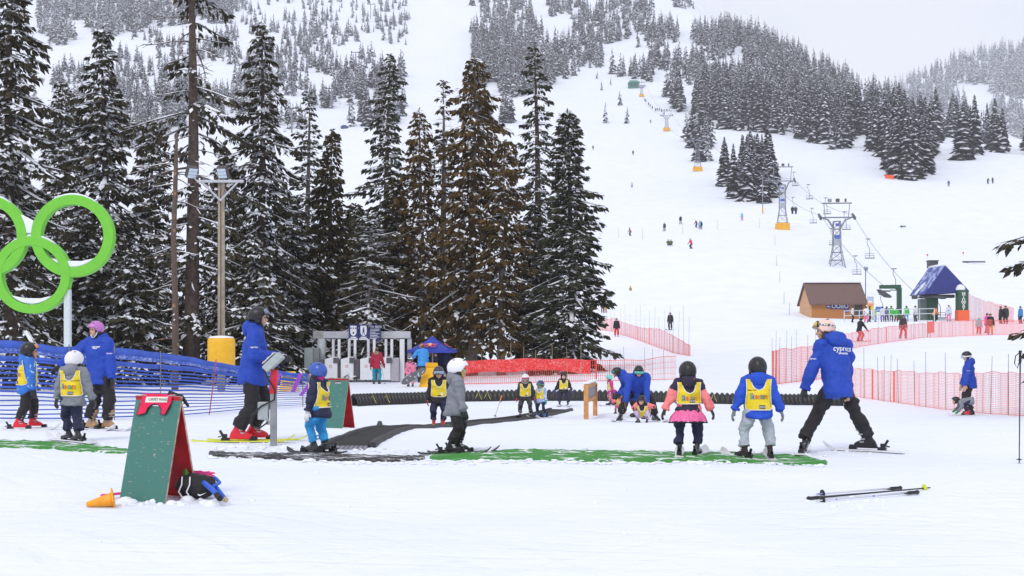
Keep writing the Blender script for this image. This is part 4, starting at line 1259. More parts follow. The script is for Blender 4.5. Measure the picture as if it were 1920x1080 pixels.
person(1057, 36, 1.05, 182, 'child in black balaclava helmet with blue mitts standing before the corrugated tube', BLACK, NAVY, GBLACK, PLBLACK, kid=1.0, bib=dict(low=.10), scarf=BLACK, skis=.75, who='the child with blue mitts', lod=1, glove=mat((.05, .05, .45), .7, .1),
       feet=[(-.13, 0, -5), (.13, 0, 5)], hands=[(-.24, .06, .44), (.24, .06, .44)])
person(1146, 36.5, .98, 255, 'child in aqua helmet, magenta jacket and patterned trousers right of the wooden frame', MAGENTA, DOTS, mat((.18, .62, .58), .4, .1), PLBLACK, kid=1.0, bib=dict(low=.08), skis=.75, who='the child in aqua helmet', lod=1, glove=mat((.25, .02, .25), .7, .1), lean=10)
person(1164, 33, .88, 200, 'child in maroon helmet and pink sitting low beside the crouching adults', CORAL, PINKMIX, mat((.16, .015, .06), .4, .2), PLBLACK, kid=1.0, bib=dict(low=.08), lod=1, glove=mat((.60, .03, .25), .7, .1), hip=(0, -.08, -.27), feet=[(-.12, .22, -10), (.12, .20, 10)], lean=14, hands=[(-.2, .16, .36), (.2, .16, .36)])
person(1192, 31.5, 1.74, 262, 'adult in blue jacket bending far forward, back level, behind the crouching adult', BLUE, BLACK, GBLACK, PLBLACK, lod=1, hood=True, lean=68, hip=(0, -.08, -.02), feet=[(-.09, .0, -5), (.09, -.03, 5)], hands=[(-.12, .24, .36), (.12, .22, .34)], head=(0, -18), goggles='on', lens=mat((.04, .22, .20), .1, .2), fat=1.1)
person(1196, 28, 1.76, 182, 'adult in blue jacket crouching with legs wide over a fallen child, face to camera', BLUE, BLACK, GBLACK, PLBLACK, lod=1, hood=True, lean=52, hip=(0, -.12, -.12), feet=[(-.24, -.04, -14), (.24, 0, 14)], hands=[(-.10, .20, .20), (.20, .24, .10)], head=(0, 4), goggles='on', lens=mat((.10, .55, .45), .1, .3),
       skis=1.4, ski_mat=WHITE, who='the crouching adult', glove=mat((.10, .06, .03), .7, .3), fat=1.1)
person(1209, 26.8, .98, 205, 'fallen child in lilac trousers and black helmet held up by the crouching adult', STARS, LILAC, GBLACK, PLBLACK, lod=1, kid=1.0, bib=dict(low=.05), sleeve=CORAL, hip=(0, -.02, -.26), feet=[(-.10, .16, -10), (.12, .10, 20)], lean=38, hands=[(-.26, .14, .38), (.20, .20, .34)], head=(0, 10))
i16 = person(1290, 14.5, 1.165, -4, 'child in black helmet, yellow bib and bright pink tutu, seen from behind', STARS, NAVY, GBLACK, PLBLACK, kid=1.0, bib=dict(low=.22, scoop=.58, tc=.42), hood=STARS, sleeve=CORAL, tutu=True, skis=.85, who='the child in the pink tutu', boot_trim=WHITE,
       feet=[(-.095, 0, 12), (.10, 0, 24)], hands=[(-.25, .0, .46), (.25, .0, .46)], lean=2)
i17 = person(1421, 14.3, 1.235, 3, 'child in blue jacket, grey trousers and yellow bib, seen from behind', cloth((.012, .075, .55)), PALEGREY, GBLACK, cloth((.035, .02, .022)), kid=.95, bib=dict(low=-.02, scoop=.62, tc=.42), hood=True, skis=.9, ski_mat=mat((.62, .60, .62), .35, .3, 8), who='the child in grey trousers',
       feet=[(-.14, 0, -22), (.125, 0, 4)], hands=[(-.24, .0, .42), (.24, .0, .41)], glove=cloth((.20, .21, .25)), lean=2, boot_trim=WHITE)
i18 = person(1566, 15.0, 1.76, -22, 'adult in blue jacket and pale pink helmet in a wide snowplough stance at right', BLUE, BLACK, mat((.88, .60, .52), .4, .05), PLBLACK, hood=True, hair=HAIR, skis=1.0, ski_mat=WHITE, who='the adult in the snowplough stance', goggles='up', lens=LENS_Y, strap=mat((.10, .10, .10), .6, .2, 60, color2=(.75, .75, .75), thr=.5),
       feet=[(-.24, .05, 40), (.29, .0, -38)], hip=(0, -.02, -.045), hands=[(-.21, .07, .42), (.2, .12, .44)], lean=10, twist=6, head=(-62, 16), fat=.98, headfwd=.05)
back_logo(i18, .035, .80, 1.05); arm_logo(i18, 0, (-.8, -.9, 0))
i19 = person(1818, 35, 1.82, 282, 'adult in blue jacket and black helmet with white goggles at the right netting', BLUE, BLACK, GBLACK, PLBLACK, lod=1, hood=True, goggles='on', lens=mat((.45, .50, .62), .1, .3), strap=WHITE, hands=[(-.15, .08, .45), (.16, .10, .43)], glove=SKIN, head=(0, 14), fat=1.1)
arm_logo(i19, 0, (-1, 0, 0))
person(1812, 34, 1.08, 280, 'child in grey jacket bent double over the skis in front of the right netting', GREYJ, NAVY, GBLACK, RED, lod=1, kid=.9, lean=95, hip=(0, -.10, -.10), feet=[(-.09, .0, 0), (.09, -.06, 0)], hands=[(-.12, .22, .10), (.12, .26, .12)], head=(0, -20), skis=.95, who='the child bent double', glove=mat((.02, .30, .10), .7, .1))
person(706, 52, 1.58, 8, 'person in crimson jacket and turquoise trousers at the ticket gates', CRIMSON, TEAL, None, PLBLACK, lod=1, hood=cloth((.30, .20, .12)), hair=HAIR, hands=[(-.17, .06, .46), (.16, .18, .50)])
person(792, 54, 1.74, 340, 'person in light blue jacket under the blue umbrella', cloth((.05, .30, .75)), NAVY, None, PLBLACK, lod=1, hair=mat((.16, .08, .04), .6, .3, 40), hands=[(-.20, .18, .62), (.16, .10, .46)], head=(-50, 0), fat=1.1)
person(770, 49, 1.22, 195, 'child in pink and purple snowboard clothes and white helmet by the yellow board', PINKMIX, cloth((.80, .30, .42), (.75, .7, .72), .5, 10.), WHITEBL, PLBLACK, lod=1, kid=.7, glove=PLBLACK, goggles='on', strap=GBLACK)
person(834, 56, 1.70, 190, 'person in navy jacket and red cap standing behind the child at the umbrella', NAVY, BLACK, mat((.30, .02, .02), .6, .1), PLBLACK, lod=1, fat=1.15, scarf=NAVY)
person(876 - 59, 57, 1.35, 180, 'child in dark navy peeking out beside the umbrella pole', NAVY, BLACK, GBLACK, PLBLACK, lod=1, kid=.6)

# ------------------------------------------------------------------ lesson area: boards, mats, fences, tube, gates
def worn_paint(c, under, thr=.66):
    """paint with chips and long scratches down to the wood"""
    m = bpy.data.materials.new('worn_paint'); m.use_nodes = True
    n, l = m.node_tree.nodes, m.node_tree.links
    b = n['Principled BSDF']; b.inputs['Roughness'].default_value = .55
    t = n.new('ShaderNodeTexCoord')
    z = n.new('ShaderNodeTexNoise'); z.inputs['Scale'].default_value = 30; z.inputs['Detail'].default_value = 6; z.inputs['Roughness'].default_value = .65
    l.new(t.outputs['Object'], z.inputs['Vector'])
    mp = n.new('ShaderNodeMapping'); mp.inputs['Scale'].default_value = (5, 5, 55); mp.inputs['Rotation'].default_value = (0, .25, 0); l.new(t.outputs['Object'], mp.inputs['Vector'])
    z2 = n.new('ShaderNodeTexNoise'); z2.inputs['Scale'].default_value = 2.5; z2.inputs['Detail'].default_value = 3; l.new(mp.outputs['Vector'], z2.inputs['Vector'])
    z3 = n.new('ShaderNodeTexNoise'); z3.inputs['Scale'].default_value = 5; l.new(t.outputs['Object'], z3.inputs['Vector'])
    a = n.new('ShaderNodeMath'); a.operation = 'MAXIMUM'; l.new(z.outputs['Fac'], a.inputs[0])
    s2 = n.new('ShaderNodeMath'); s2.operation = 'MULTIPLY'; l.new(z2.outputs['Fac'], s2.inputs[0]); s2.inputs[1].default_value = .97; l.new(s2.outputs[0], a.inputs[1])
    ad = n.new('ShaderNodeMath'); ad.operation = 'MULTIPLY_ADD'; ad.inputs[1].default_value = .18; l.new(z3.outputs['Fac'], ad.inputs[0]); l.new(a.outputs[0], ad.inputs[2])
    r = n.new('ShaderNodeValToRGB'); r.color_ramp.elements[0].position = thr + .09; r.color_ramp.elements[1].position = thr + .12
    r.color_ramp.elements[0].color = (*c, 1); r.color_ramp.elements[1].color = (*under, 1)
    l.new(ad.outputs[0], r.inputs['Fac']); l.new(r.outputs['Color'], b.inputs['Base Color'])
    return m
GREENP = worn_paint((.048, .18, .150), (.50, .40, .34), .645); REDP = mat((.42, .004, .010), .5, .25, 5.0, .2); EDGE = mat((.45, .33, .25), .85, .4, 20.0, .4, 60)

def board_panel(W, H, notch=True, slot=True):
    """flat board in x,z with a handle slot and a foot notch; front face slot 0, edges slot 2, back slot 1"""
    t = .018; sx, sz0, sz1 = W * .17, H * .90, H * .945
    outer = [(-W / 2, 0), (-W * .30, 0), (-W * .24, H * .035), (W * .24, H * .035), (W * .30, 0), (W / 2, 0), (W / 2, H), (-W / 2, H)] if notch else [(-W / 2, 0), (W / 2, 0), (W / 2, H), (-W / 2, H)]
    bm = bmesh.new()
    def loop(pts, y): return [bm.verts.new((x, y, z)) for x, z in pts]
    hole = [(-sx, sz0), (sx, sz0), (sx, sz1), (-sx, sz1)]
    for y, flip, mi in ((0, False, 0), (t, True, 1)):
        A = loop(outer, y); Bv = loop(hole, y) if slot else []
        ed = [bm.edges.new((A[i], A[(i + 1) % len(A)])) for i in range(len(A))] + ([bm.edges.new((Bv[i], Bv[(i + 1) % 4])) for i in range(4)] if slot else [])
        g = bmesh.ops.triangle_fill(bm, use_beauty=True, edges=ed)
        for f in g['geom']:
            if isinstance(f, bmesh.types.BMFace): f.material_index = mi
        if y == 0: A0, B0 = A, Bv
        else: A1, B1 = A, Bv
    for P, Q in ((A0, A1), (B0, B1)):
        for i in range(len(P)):
            f = bm.faces.new((P[i], P[(i + 1) % len(P)], Q[(i + 1) % len(P)], Q[i])); f.material_index = 2
    bmesh.ops.recalc_face_normals(bm, faces=bm.faces)
    me = bpy.data.meshes.new('panel'); bm.to_mesh(me); bm.free()
    return me
def aboard(px, d, rz, label, W=.47, H=.92, spread=.22):
    o = thing('sandwich_board', label, 'sign board', at(px, d, -.03), rz)
    me = board_panel(W, H); a = math.asin(spread / H)
    f = link('front_panel', me, [GREENP, REDP, EDGE], o, fix=False); f.location = (0, -spread, 0); f.rotation_euler = (-a, 0, 0)
    b = link('back_panel', board_panel(W, H), [GREENP, REDP, EDGE], o, fix=False); b.location = (0, spread, 0); b.rotation_euler = (-a, 0, PI)
    for s in (-1, 1):
        h = MB(); h.box((s * W * .3, 0, H * math.cos(a) + .004), (.06, .05, .008)); h.tube([(s * W * .3 - .03, 0, H * math.cos(a) + .008), (s * W * .3 + .03, 0, H * math.cos(a) + .008)], .006, 6)
        h.build('hinge', METAL, o)
    return o
ab = aboard(298, 10.75, R(-24), 'worn green sandwich board with red inside in the left foreground')
aboard(634, 21.6, R(-20), 'green sandwich board with red inside standing beyond the child in turquoise trousers', W=.40, H=.90, spread=.24)

# the red bib hung over the front board
def hung_bib():
    me = MB(); H = .92; a = math.asin(.22 / H)
    P = Matrix.Translation(ab.location) @ Matrix.Rotation(R(-24), 4, 'Z')
    def onp(x, z, off): return P @ Vector((x, -.22 + z * math.sin(a) - off * math.cos(a), z * math.cos(a) + off * math.sin(a)))
    root = thing('hung_bib', 'red bib with a white paper strip hung over the top of the front sandwich board', 'bib', onp(0, H, .02))
    inv = Matrix.Translation(-root.location)
    L = [(-.155, H + .012), (.155, H + .012), (.15, H - .07), (.105, H - .165), (.055, H - .155)]
    arc = [(.052 * math.cos(t) * 1.55 - .012, H - .150 + .075 * math.sin(t)) for t in np.linspace(0, PI, 11)]
    Lft = [(-.13, H - .165), (-.185, H - .175), (-.165, H - .07)]
    poly = L + arc + Lft
    n = len(poly)
    bm = bmesh.new()
    for off in (.012, .020):
        vs_ = [bm.verts.new(inv @ onp(x, z, off)) for x, z in poly]
        ed = [bm.edges.new((vs_[i], vs_[(i + 1) % n])) for i in range(n)]
        bmesh.ops.triangle_fill(bm, use_beauty=True, edges=ed)
        if off < .015: A = vs_
        else:
            for i in range(n): bm.faces.new((A[i], A[(i + 1) % n], vs_[(i + 1) % n], vs_[i]))
    me2 = bpy.data.meshes.new('cloth'); bm.to_mesh(me2); bm.free()
    c = link('cloth', me2, mat((.78, .012, .085), .8, .15, 12, .3, 60), root)
    b = MB(); b.tube([inv @ onp(x, z, .017) for x, z in poly[2:]], .005, 5); b.build('piping', BLACK, c)
    b = MB(); b.add([inv @ onp(x, z, .024) for x, z in ((-.115, H - .065), (.115, H - .060), (.118, H - .012), (-.110, H - .016))], [(0, 1, 2, 3)]); b.build('paper_strip', mat((.78, .76, .68), .8, .05), root)
    t = flat_text('CARPET WAND', .034, .0003)
    for v in t.vertices: v.co = inv @ onp(v.co.x * .85 + .02, H - .039 + v.co.y, .0265)
    link('lettering', t, mat((.12, .12, .14), .8, .1), root, fix=False)
    b = MB(); bk = onp(.13, H, 0); b.tube([inv @ (P @ Vector((.10, .0, H * math.cos(a) + .02))), inv @ (P @ Vector((.2, .05, H * math.cos(a) - .01))), inv @ (P @ Vector((.235, .09, H * math.cos(a) - .09)))], [.03, .02, .012], 6); b.build('strap_end', BLACK, root)
hung_bib()

def fallen_cone():
    o = thing('traffic_cone', 'orange traffic cone lying on its side in the left foreground snow', 'cone', at(211, 10.3, .062), R(15))
    o.scale = (.68, .68, .68)
    b = MB(); b.lathe([(.022, .30), (.030, .29), (.080, .03), (.088, .0)], 20, caps=True)
    c = b.build('cone_body', mat((.90, .36, .015), .5, .12, 9), o, True); c.rotation_euler = (0, R(-100), 0)
    b = MB(); b.box((0, 0, -.008), (.20, .20, .022), Matrix.Rotation(R(40), 3, 'Z')); f = b.build('cone_base', mat((.90, .36, .015), .5, .12, 9), o, bevel=.008); f.rotation_euler = (0, R(-100), 0)
fallen_cone()
def pile():
    o = thing('backpack', 'black gym bag with white piping lying behind the front sandwich board', 'bag', at(372, 10.75, 0), R(-10))
    b = MB(); ell(b, (0, 0, .10), .19, .13, .115); ell(b, (-.08, 0, .11), .13, .12, .11); me = remeshed(b, .02, 2); crease(me, .02, 9, 3); link('bag_body', me, mat((.012, .012, .014), .7, .3, 12, .4, 30), o, True, fix=False)
    for dx in (-.07, .0):
        b = MB(); b.tube([(dx - .03, -.10, .19), (dx - .02, -.130, .13), (dx - .045, -.135, .07), (dx - .02, -.118, .02)], .006, 6); b.build('piping', WHITE, o)
    sw = MB(); q = [(-.035, 0), (-.03, -.013), (-.015, -.018), (.045, .012), (-.012, -.006), (-.024, -.004)]; sw.prism([(x + .085, z + .055) for x, z in q], -.131, -.126); sw.build('emblem', WHITE, o)
    for k, (pts, lb) in enumerate((([(346, 900, 10.9), (372, 897, 10.8), (398, 918, 10.5), (412, 934, 10.3)], 'thick blue foam noodle end lying over the black gym bag'),
                          ([(372, 903, 10.9), (404, 896, 10.9), (412, 905, 10.8), (400, 912, 10.6)], 'blue foam noodle loop at the right of the gym bag'),
                          ([(385, 905, 10.9), (405, 912, 10.7), (424, 937, 10.4)], 'thin blue foam hoop end touching the snow right of the gym bag'))):
        P = [pt(*q) for q in pts]; b = MB()
        r = .022 if k == 0 else .015
        Q = []
        for i in range(len(P) - 1):
            for t in (0, .33, .66): Q.append(P[i].lerp(P[i + 1], t))
        Q.append(P[-1])
        b.tube(Q, r, 8); ob = b.build('foam_noodle', mat((.03, .12, .62), .6, .1), None, True); tag(ob, lb, 'noodle')
        if k != 1:
            e = MB(); dv = (Q[-1] - Q[-3]).normalized(); e.tube([Q[-1] - dv * (.09 if k == 0 else .03), Q[-1] + dv * .012], r * 1.12, 8); e.build('end_grip', BLACK if k == 0 else mat((.5, .4, .2), .6, .1), ob)
    root = thing('pink_wands', 'bundle of bright pink plastic wands resting on the bag behind the front board', 'wands', pt(376, 888, 10.95))
    for k in range(7):
        b = MB(); rn = random.Random(k); b.tube([(-.13 + rn.uniform(-.03, .03), rn.uniform(-.03, .03), rn.uniform(-.02, .03)), (.0, rn.uniform(-.02, .02), .005 + .006 * k - .02), (.10 + rn.uniform(-.02, .03), rn.uniform(-.02, .02), rn.uniform(-.025, .02))], .008, 6); b.build('wand', mat((.92, .05, .28), .45, .08), root)
    b = MB(); b.tube([pt(190, 929, 10.6), pt(236, 924, 10.9)], .012, 6); tag(b.build('pink_wand', mat((.92, .05, .28), .45, .08)), 'single pink wand lying behind the fallen orange cone', 'wand')
    b = MB(); ell(b, (0, 0, 0), .05, .06, .12); me = remeshed(b, .02, 1); crease(me, .02, 10, 2); ob = link('green_cloth', me, mat((.06, .20, .03), .8, .2), None, True, fix=False); ob.location = pt(348, 903, 10.75); tag(ob, 'crumpled green cloth tucked at the right foot of the front sandwich board', 'cloth')
    # snow piled round the feet
    b = MB(); rn = random.Random(5)
    for k in range(34):
        px_ = rn.uniform(230, 425); p = at(px_, rn.uniform(10.35, 10.75)); s = rn.uniform(.015, .05)
        ell(b, p, s * 1.5, s * 1.3, s, None, 7, 5)
    tag(b.build('snow_clumps', SNOW, None, True), 'broken clumps of snow round the feet of the front sandwich board', 'snow', kind='stuff')
pile()

# ---- mats and the moving belt
def snowy(c, thr, sc=7.0, stretch=(1, 1, 1)):
    m = bpy.data.materials.new('snowy_mat'); m.use_nodes = True
    n, l = m.node_tree.nodes, m.node_tree.links; b = n['Principled BSDF']; b.inputs['Roughness'].default_value = .85
    g = n.new('ShaderNodeNewGeometry'); mp = n.new('ShaderNodeMapping'); mp.inputs['Scale'].default_value = stretch; l.new(g.outputs['Position'], mp.inputs['Vector'])
    z = n.new('ShaderNodeTexNoise'); z.inputs['Scale'].default_value = sc; z.inputs['Detail'].default_value = 8; z.inputs['Roughness'].default_value = .7; l.new(mp.outputs['Vector'], z.inputs['Vector'])
    r = n.new('ShaderNodeValToRGB'); r.color_ramp.elements[0].position = thr; r.color_ramp.elements[1].position = thr + .05
    r.color_ramp.elements[0].color = (*c, 1); r.color_ramp.elements[1].color = (.84, .865, .93, 1); l.new(z.outputs['Fac'], r.inputs['Fac']); l.new(r.outputs['Color'], b.inputs['Base Color'])
    bp = n.new('ShaderNodeBump'); bp.inputs['Strength'].default_value = .8; bp.inputs['Distance'].default_value = .03; l.new(z.outputs['Fac'], bp.inputs['Height']); l.new(bp.outputs['Normal'], b.inputs['Normal'])
    return m
def ground_mat(name, near, far, m, label, cat, h=.02, n=90, k=8, seed=1):
    """a thin mat on the snow between two picture rows; near/far = lists of (px, py)"""
    x0, x1 = near[0][0], near[-1][0]
    rn = np.random.default_rng(seed)
    V = []
    for i in range(n + 1):
        px_ = x0 + (x1 - x0) * i / n
        pn = np.interp(px_, [p[0] for p in near], [p[1] for p in near]) + rn.normal(0, .8); pf = np.interp(px_, [p[0] for p in far], [p[1] for p in far]) + rn.normal(0, .6)
        for j in range(k + 1):
            py_ = pn + (pf - pn) * j / k
            d = CAMH * FPX / max(py_ - HZ, 60)
            x = (px_ - 960) / FPX * d
            lift = h + rn.uniform(-.006, .006) if 0 < j < k and 0 < i < n else -.03
            V.append((x, d, g0(x, d) + lift))
    F = [(i * (k + 1) + j, (i + 1) * (k + 1) + j, (i + 1) * (k + 1) + j + 1, i * (k + 1) + j + 1) for i in range(n) for j in range(k)]
    ob = link(name, arrays_mesh(name, np.array(V), np.array(F)), m, None, True)
    tag(ob, label, cat)
ground_mat('green_mat', [(800, 861), (960, 864), (1300, 867), (1500, 871), (1556, 868)], [(800, 851), (960, 842), (1300, 844), (1500, 850), (1556, 862)], snowy((.045, .25, .035), .545, 2.8, (.8, 2.2, 1)), 'long green mat dusted with snow under the children at centre and right', 'mat', seed=2)
ground_mat('green_mat', [(-60, 838), (100, 842), (248, 850)], [(-60, 824), (100, 827), (248, 840)], snowy((.045, .25, .035), .535, 3.0, (.8, 2.6, 1)), 'snow-streaked green mat at the left edge of the lesson area', 'mat', n=50, seed=3)
ground_mat('black_mat', [(388, 857), (520, 862), (640, 866), (800, 861)], [(388, 845), (520, 850), (640, 852), (800, 851)], snowy((.035, .033, .036), .53, 4.0, (.7, 3.8, 1)), 'black rubber mat streaked with snow before the moving belt', 'mat', n=70, seed=4)
def moving_belt():
    root = thing('moving_belt', 'black conveyor belt for skiers running away from the control post', 'conveyor', at(655, 15.6))
    inv = -root.location
    C = [(652, 15.7), (668, 16.6), (690, 17.6), (716, 18.9), (760, 20.8), (822, 23.2), (900, 26.8), (985, 31.0), (1052, 34.2)]
    P = []
    for i in range(len(C) - 1):
        for t in np.linspace(0, 1, 6, endpoint=False):
            P.append((C[i][0] + (C[i + 1][0] - C[i][0]) * t, C[i][1] + (C[i + 1][1] - C[i][1]) * t))
    P.append(C[-1])
    W = [Vector(((a - 960) / FPX * d, d, 0)) for a, d in P]
    rows = {'c': [], 'l': [], 'r': []}
    for i, p in enumerate(W):
        t = (W[min(i + 1, len(W) - 1)] - W[max(i - 1, 0)]); t.z = 0; t.normalize(); nrm = Vector((t.y, -t.x, 0))
        z = g0(p.x, p.y) + .022
        hw = .25
        rows['c'].append([Vector((*(p + nrm * q)[:2], z + dz)) + inv for q, dz in ((-hw, 0), (hw, 0), (hw, -.06), (-hw, -.06))])
        for key, s in (('l', -1), ('r', 1)):
            rows[key].append([Vector((*(p + nrm * (s * q))[:2], z + dz)) + inv for q, dz in ((hw + .005, .035), (hw + .075, .03), (hw + .10, -.06), (hw + .005, -.06))])
    b = MB(); b.loft(rows['c']); b.build('belt', mat((.012, .0115, .013), .8, .25, 5, .3, 30), root)
    for key in 'lr':
        b = MB(); b.loft(rows[key]); b.build('side_rail', mat((.035, .035, .040), .65, .3, 6, .3, 20), root, True)
    b = MB(); c = rows['c'][0]; y = (c[1] - c[0]).normalized(); fwd = Vector((y.y * -1, y.x, 0)) * -1
    for k in range(9):
        q0 = c[0].lerp(c[1], k / 9 + .01); q1 = c[0].lerp(c[1], (k + 1) / 9 - .01)
        fwd = Vector((y.y, -y.x, 0))
        if fwd.y > 0: fwd = -fwd
        w = MB(); w.add([q0, q1, q1 + fwd * .42 - Vector((0, 0, .03)), q0 + fwd * .42 - Vector((0, 0, .03))] + [p - Vector((0, 0, .03)) for p in (q0, q1, q1 + fwd * .42, q0 + fwd * .42)], [(0, 1, 2, 3), (4, 5, 6, 7), (0, 1, 5, 4), (1, 2, 6, 5), (2, 3, 7, 6), (3, 0, 4, 7)])
        w.build('comb_plate', mat((.20, .20, .23), .5, .3, 20), root)
moving_belt()

def control_post():
    root = thing('control_post', 'lift control post with red upper half and grey sloping control head', 'control post', at(513, 16.0), 0)
    b = MB(); b.box((0, 0, .33), (.075, .075, .66)); b.build('post', mat((.30, .31, .33), .5, .2, 6, metal=.4), root, bevel=.006)
    b = MB(); b.box((.005, 0, .80), (.082, .082, .30), Matrix.Rotation(.05, 3, 'Y')); b.build('red_sleeve', mat((.60, .01, .03), .4, .1), root, bevel=.006)
    b = MB(); b.box((.0, 0, 1.045), (.27, .20, .10), Matrix.Rotation(-.75, 3, 'Y')); h = b.build('control_head', mat((.42, .47, .48), .5, .08), root, bevel=.012)
    b = MB(); b.box((-.055, 0, 1.10), (.20, .15, .012), Matrix.Rotation(-.75, 3, 'Y')); b.build('control_face', mat((.60, .64, .66), .5, .08), h)
    for q in (-.09, -.03, .03):
        b = MB(); ell(b, (q - .03, -.04, 1.125 + q * .9), .016, .016, .016); b.build('button', RED if q < -.05 else YELLOW, h, True)
    b = MB(); b.box((-.125, 0, .44), (.13, .11, .22)); b.build('junction_box', mat((.38, .42, .43), .5, .1), root, bevel=.01)
    b = MB(); b.box((-.06, 0, .30), (.07, .07, .07)); b.build('coupling', METAL, root, bevel=.008)
    b = MB(); P = [(-.06, -.06, .30), (-.17, -.07, .22), (-.26, -.07, .25), (-.27, -.07, .38), (-.14, -.07, .50), (.02, -.06, .58), (.03, -.06, .70), (-.06, -.06, .84), (-.12, -.06, .98), (-.07, -.05, 1.05)]
    Q = []
    for i in range(len(P) - 1):
        for t in (0, .5): Q.append(Vector(P[i]).lerp(Vector(P[i + 1]), t))
    b.tube(Q, .011, 6); b.build('cable', PLBLACK, root, True)
control_post()

def wooden_frame():
    root = thing('wooden_frame', 'low orange-brown wooden post frame with a grey panel in front of the tube', 'frame', at(1106, 30.5))
    z = root.location
    A, B = at(1099, 30.0) - z, at(1116, 32.2) - z
    dirv = (B - A); dirv.z = 0; L = dirv.length; dirv.normalize(); ang = math.atan2(dirv.y, dirv.x); Rz = Matrix.Rotation(ang, 3, 'Z')
    for P in (A, B):
        b = MB(); b.box((P.x, P.y, P.z + .40), (.105, .105, .84), Rz); b.build('post', WOODC, root, bevel=.006)
    m = (A + B) / 2
    for zz, hh in ((.80, .10), (.45, .08)):
        b = MB(); b.box((m.x, m.y, m.z + zz), (L - .14, .06, hh), Rz); b.build('rail', WOODC, root, bevel=.004)
    b = MB(); b.box((m.x, m.y, m.z + .62), (L - .16, .03, .24), Rz); b.build('panel', mat((.22, .23, .27), .5, .2), root)
    b = MB(); b.box((m.x, m.y, m.z + .872), (L + .15, .15, .04), Rz); b.build('snow_cap', SNOW, root, bevel=.012)
wooden_frame()

def small_cone():
    root = thing('small_cone', 'small dark grey cone standing alone before the corrugated tube', 'cone', at(712, 23.5))
    b = MB(); b.lathe([(.07, 0), (.065, .02), (.035, .11), (.03, .115)], 14); b.build('cone_body', mat((.06, .06, .065), .6, .2), root, True)
small_cone()

def tube_arch():
    root = thing('corrugated_tube', 'long black corrugated half-pipe lying across the back of the lesson area', 'tube', at(662, 36.0))
    C = [(662, 36.0), (760, 37.2), (870, 38.5), (1000, 39.3), (1150, 39.0), (1300, 38.6), (1450, 38.8), (1574, 39.5)]
    P = []
    tot = 110
    for i in range(tot * 4 + 1):
        u = i / (tot * 4) * (len(C) - 1); k = min(int(u), len(C) - 2); f = u - k
        P.append((C[k][0] + (C[k + 1][0] - C[k][0]) * f, C[k][1] + (C[k + 1][1] - C[k][1]) * f))
    W = [at(a, d) for a, d in P]
    # smooth the bed
    zz = np.convolve(np.pad([w.z for w in W], 20, mode='edge'), np.ones(41) / 41, 'valid')
    rings_o = []; n = 14
    for i, w in enumerate(W):
        t = W[min(i + 1, len(W) - 1)] - W[max(i - 1, 0)]; t.z = 0; t.normalize(); s = Vector((t.y, -t.x, 0))
        r = (.235, .255, .235, .200)[i % 4] * (1.0 - .04 * math.sin(i * .013) ** 2)
        base = Vector((w.x, w.y, zz[i] + .02)) - root.location
        ring = [base + s * (r * math.cos(a)) + Vector((0, 0, r * 1.45 * math.sin(a) - .04)) for a in np.linspace(-.15, PI + .15, n)]
        rin = [base + s * (r * .88 * math.cos(a)) + Vector((0, 0, r * 1.28 * math.sin(a) - .04)) for a in np.linspace(PI + .15, -.15, n)]
        rings_o.append(ring + rin)
    b = MB(); b.loft(rings_o); b.build('pipe_shell', mat((.016, .016, .018), .42, .3, 3.0, .15), root, True)
    rn = random.Random(8)
    for px_ in (715, 748, 905, 951, 968, 1290, 1345, 1382):
        i = int((px_ - 662) / (1574 - 662) * tot * 4); w = W[max(0, min(i, len(W) - 1))] - root.location
        b = MB(); b.tube([w + Vector((-.12, -.26, .05)), w + Vector((-.05, -.27, .18)), w + Vector((.0, -.24, .30)), w + Vector((.06, -.28, .14)), w + Vector((.10, -.27, .06))], .008, 5); b.build('rope_tie', mat((.55, .50, .12), .7, .2), root)
tube_arch()

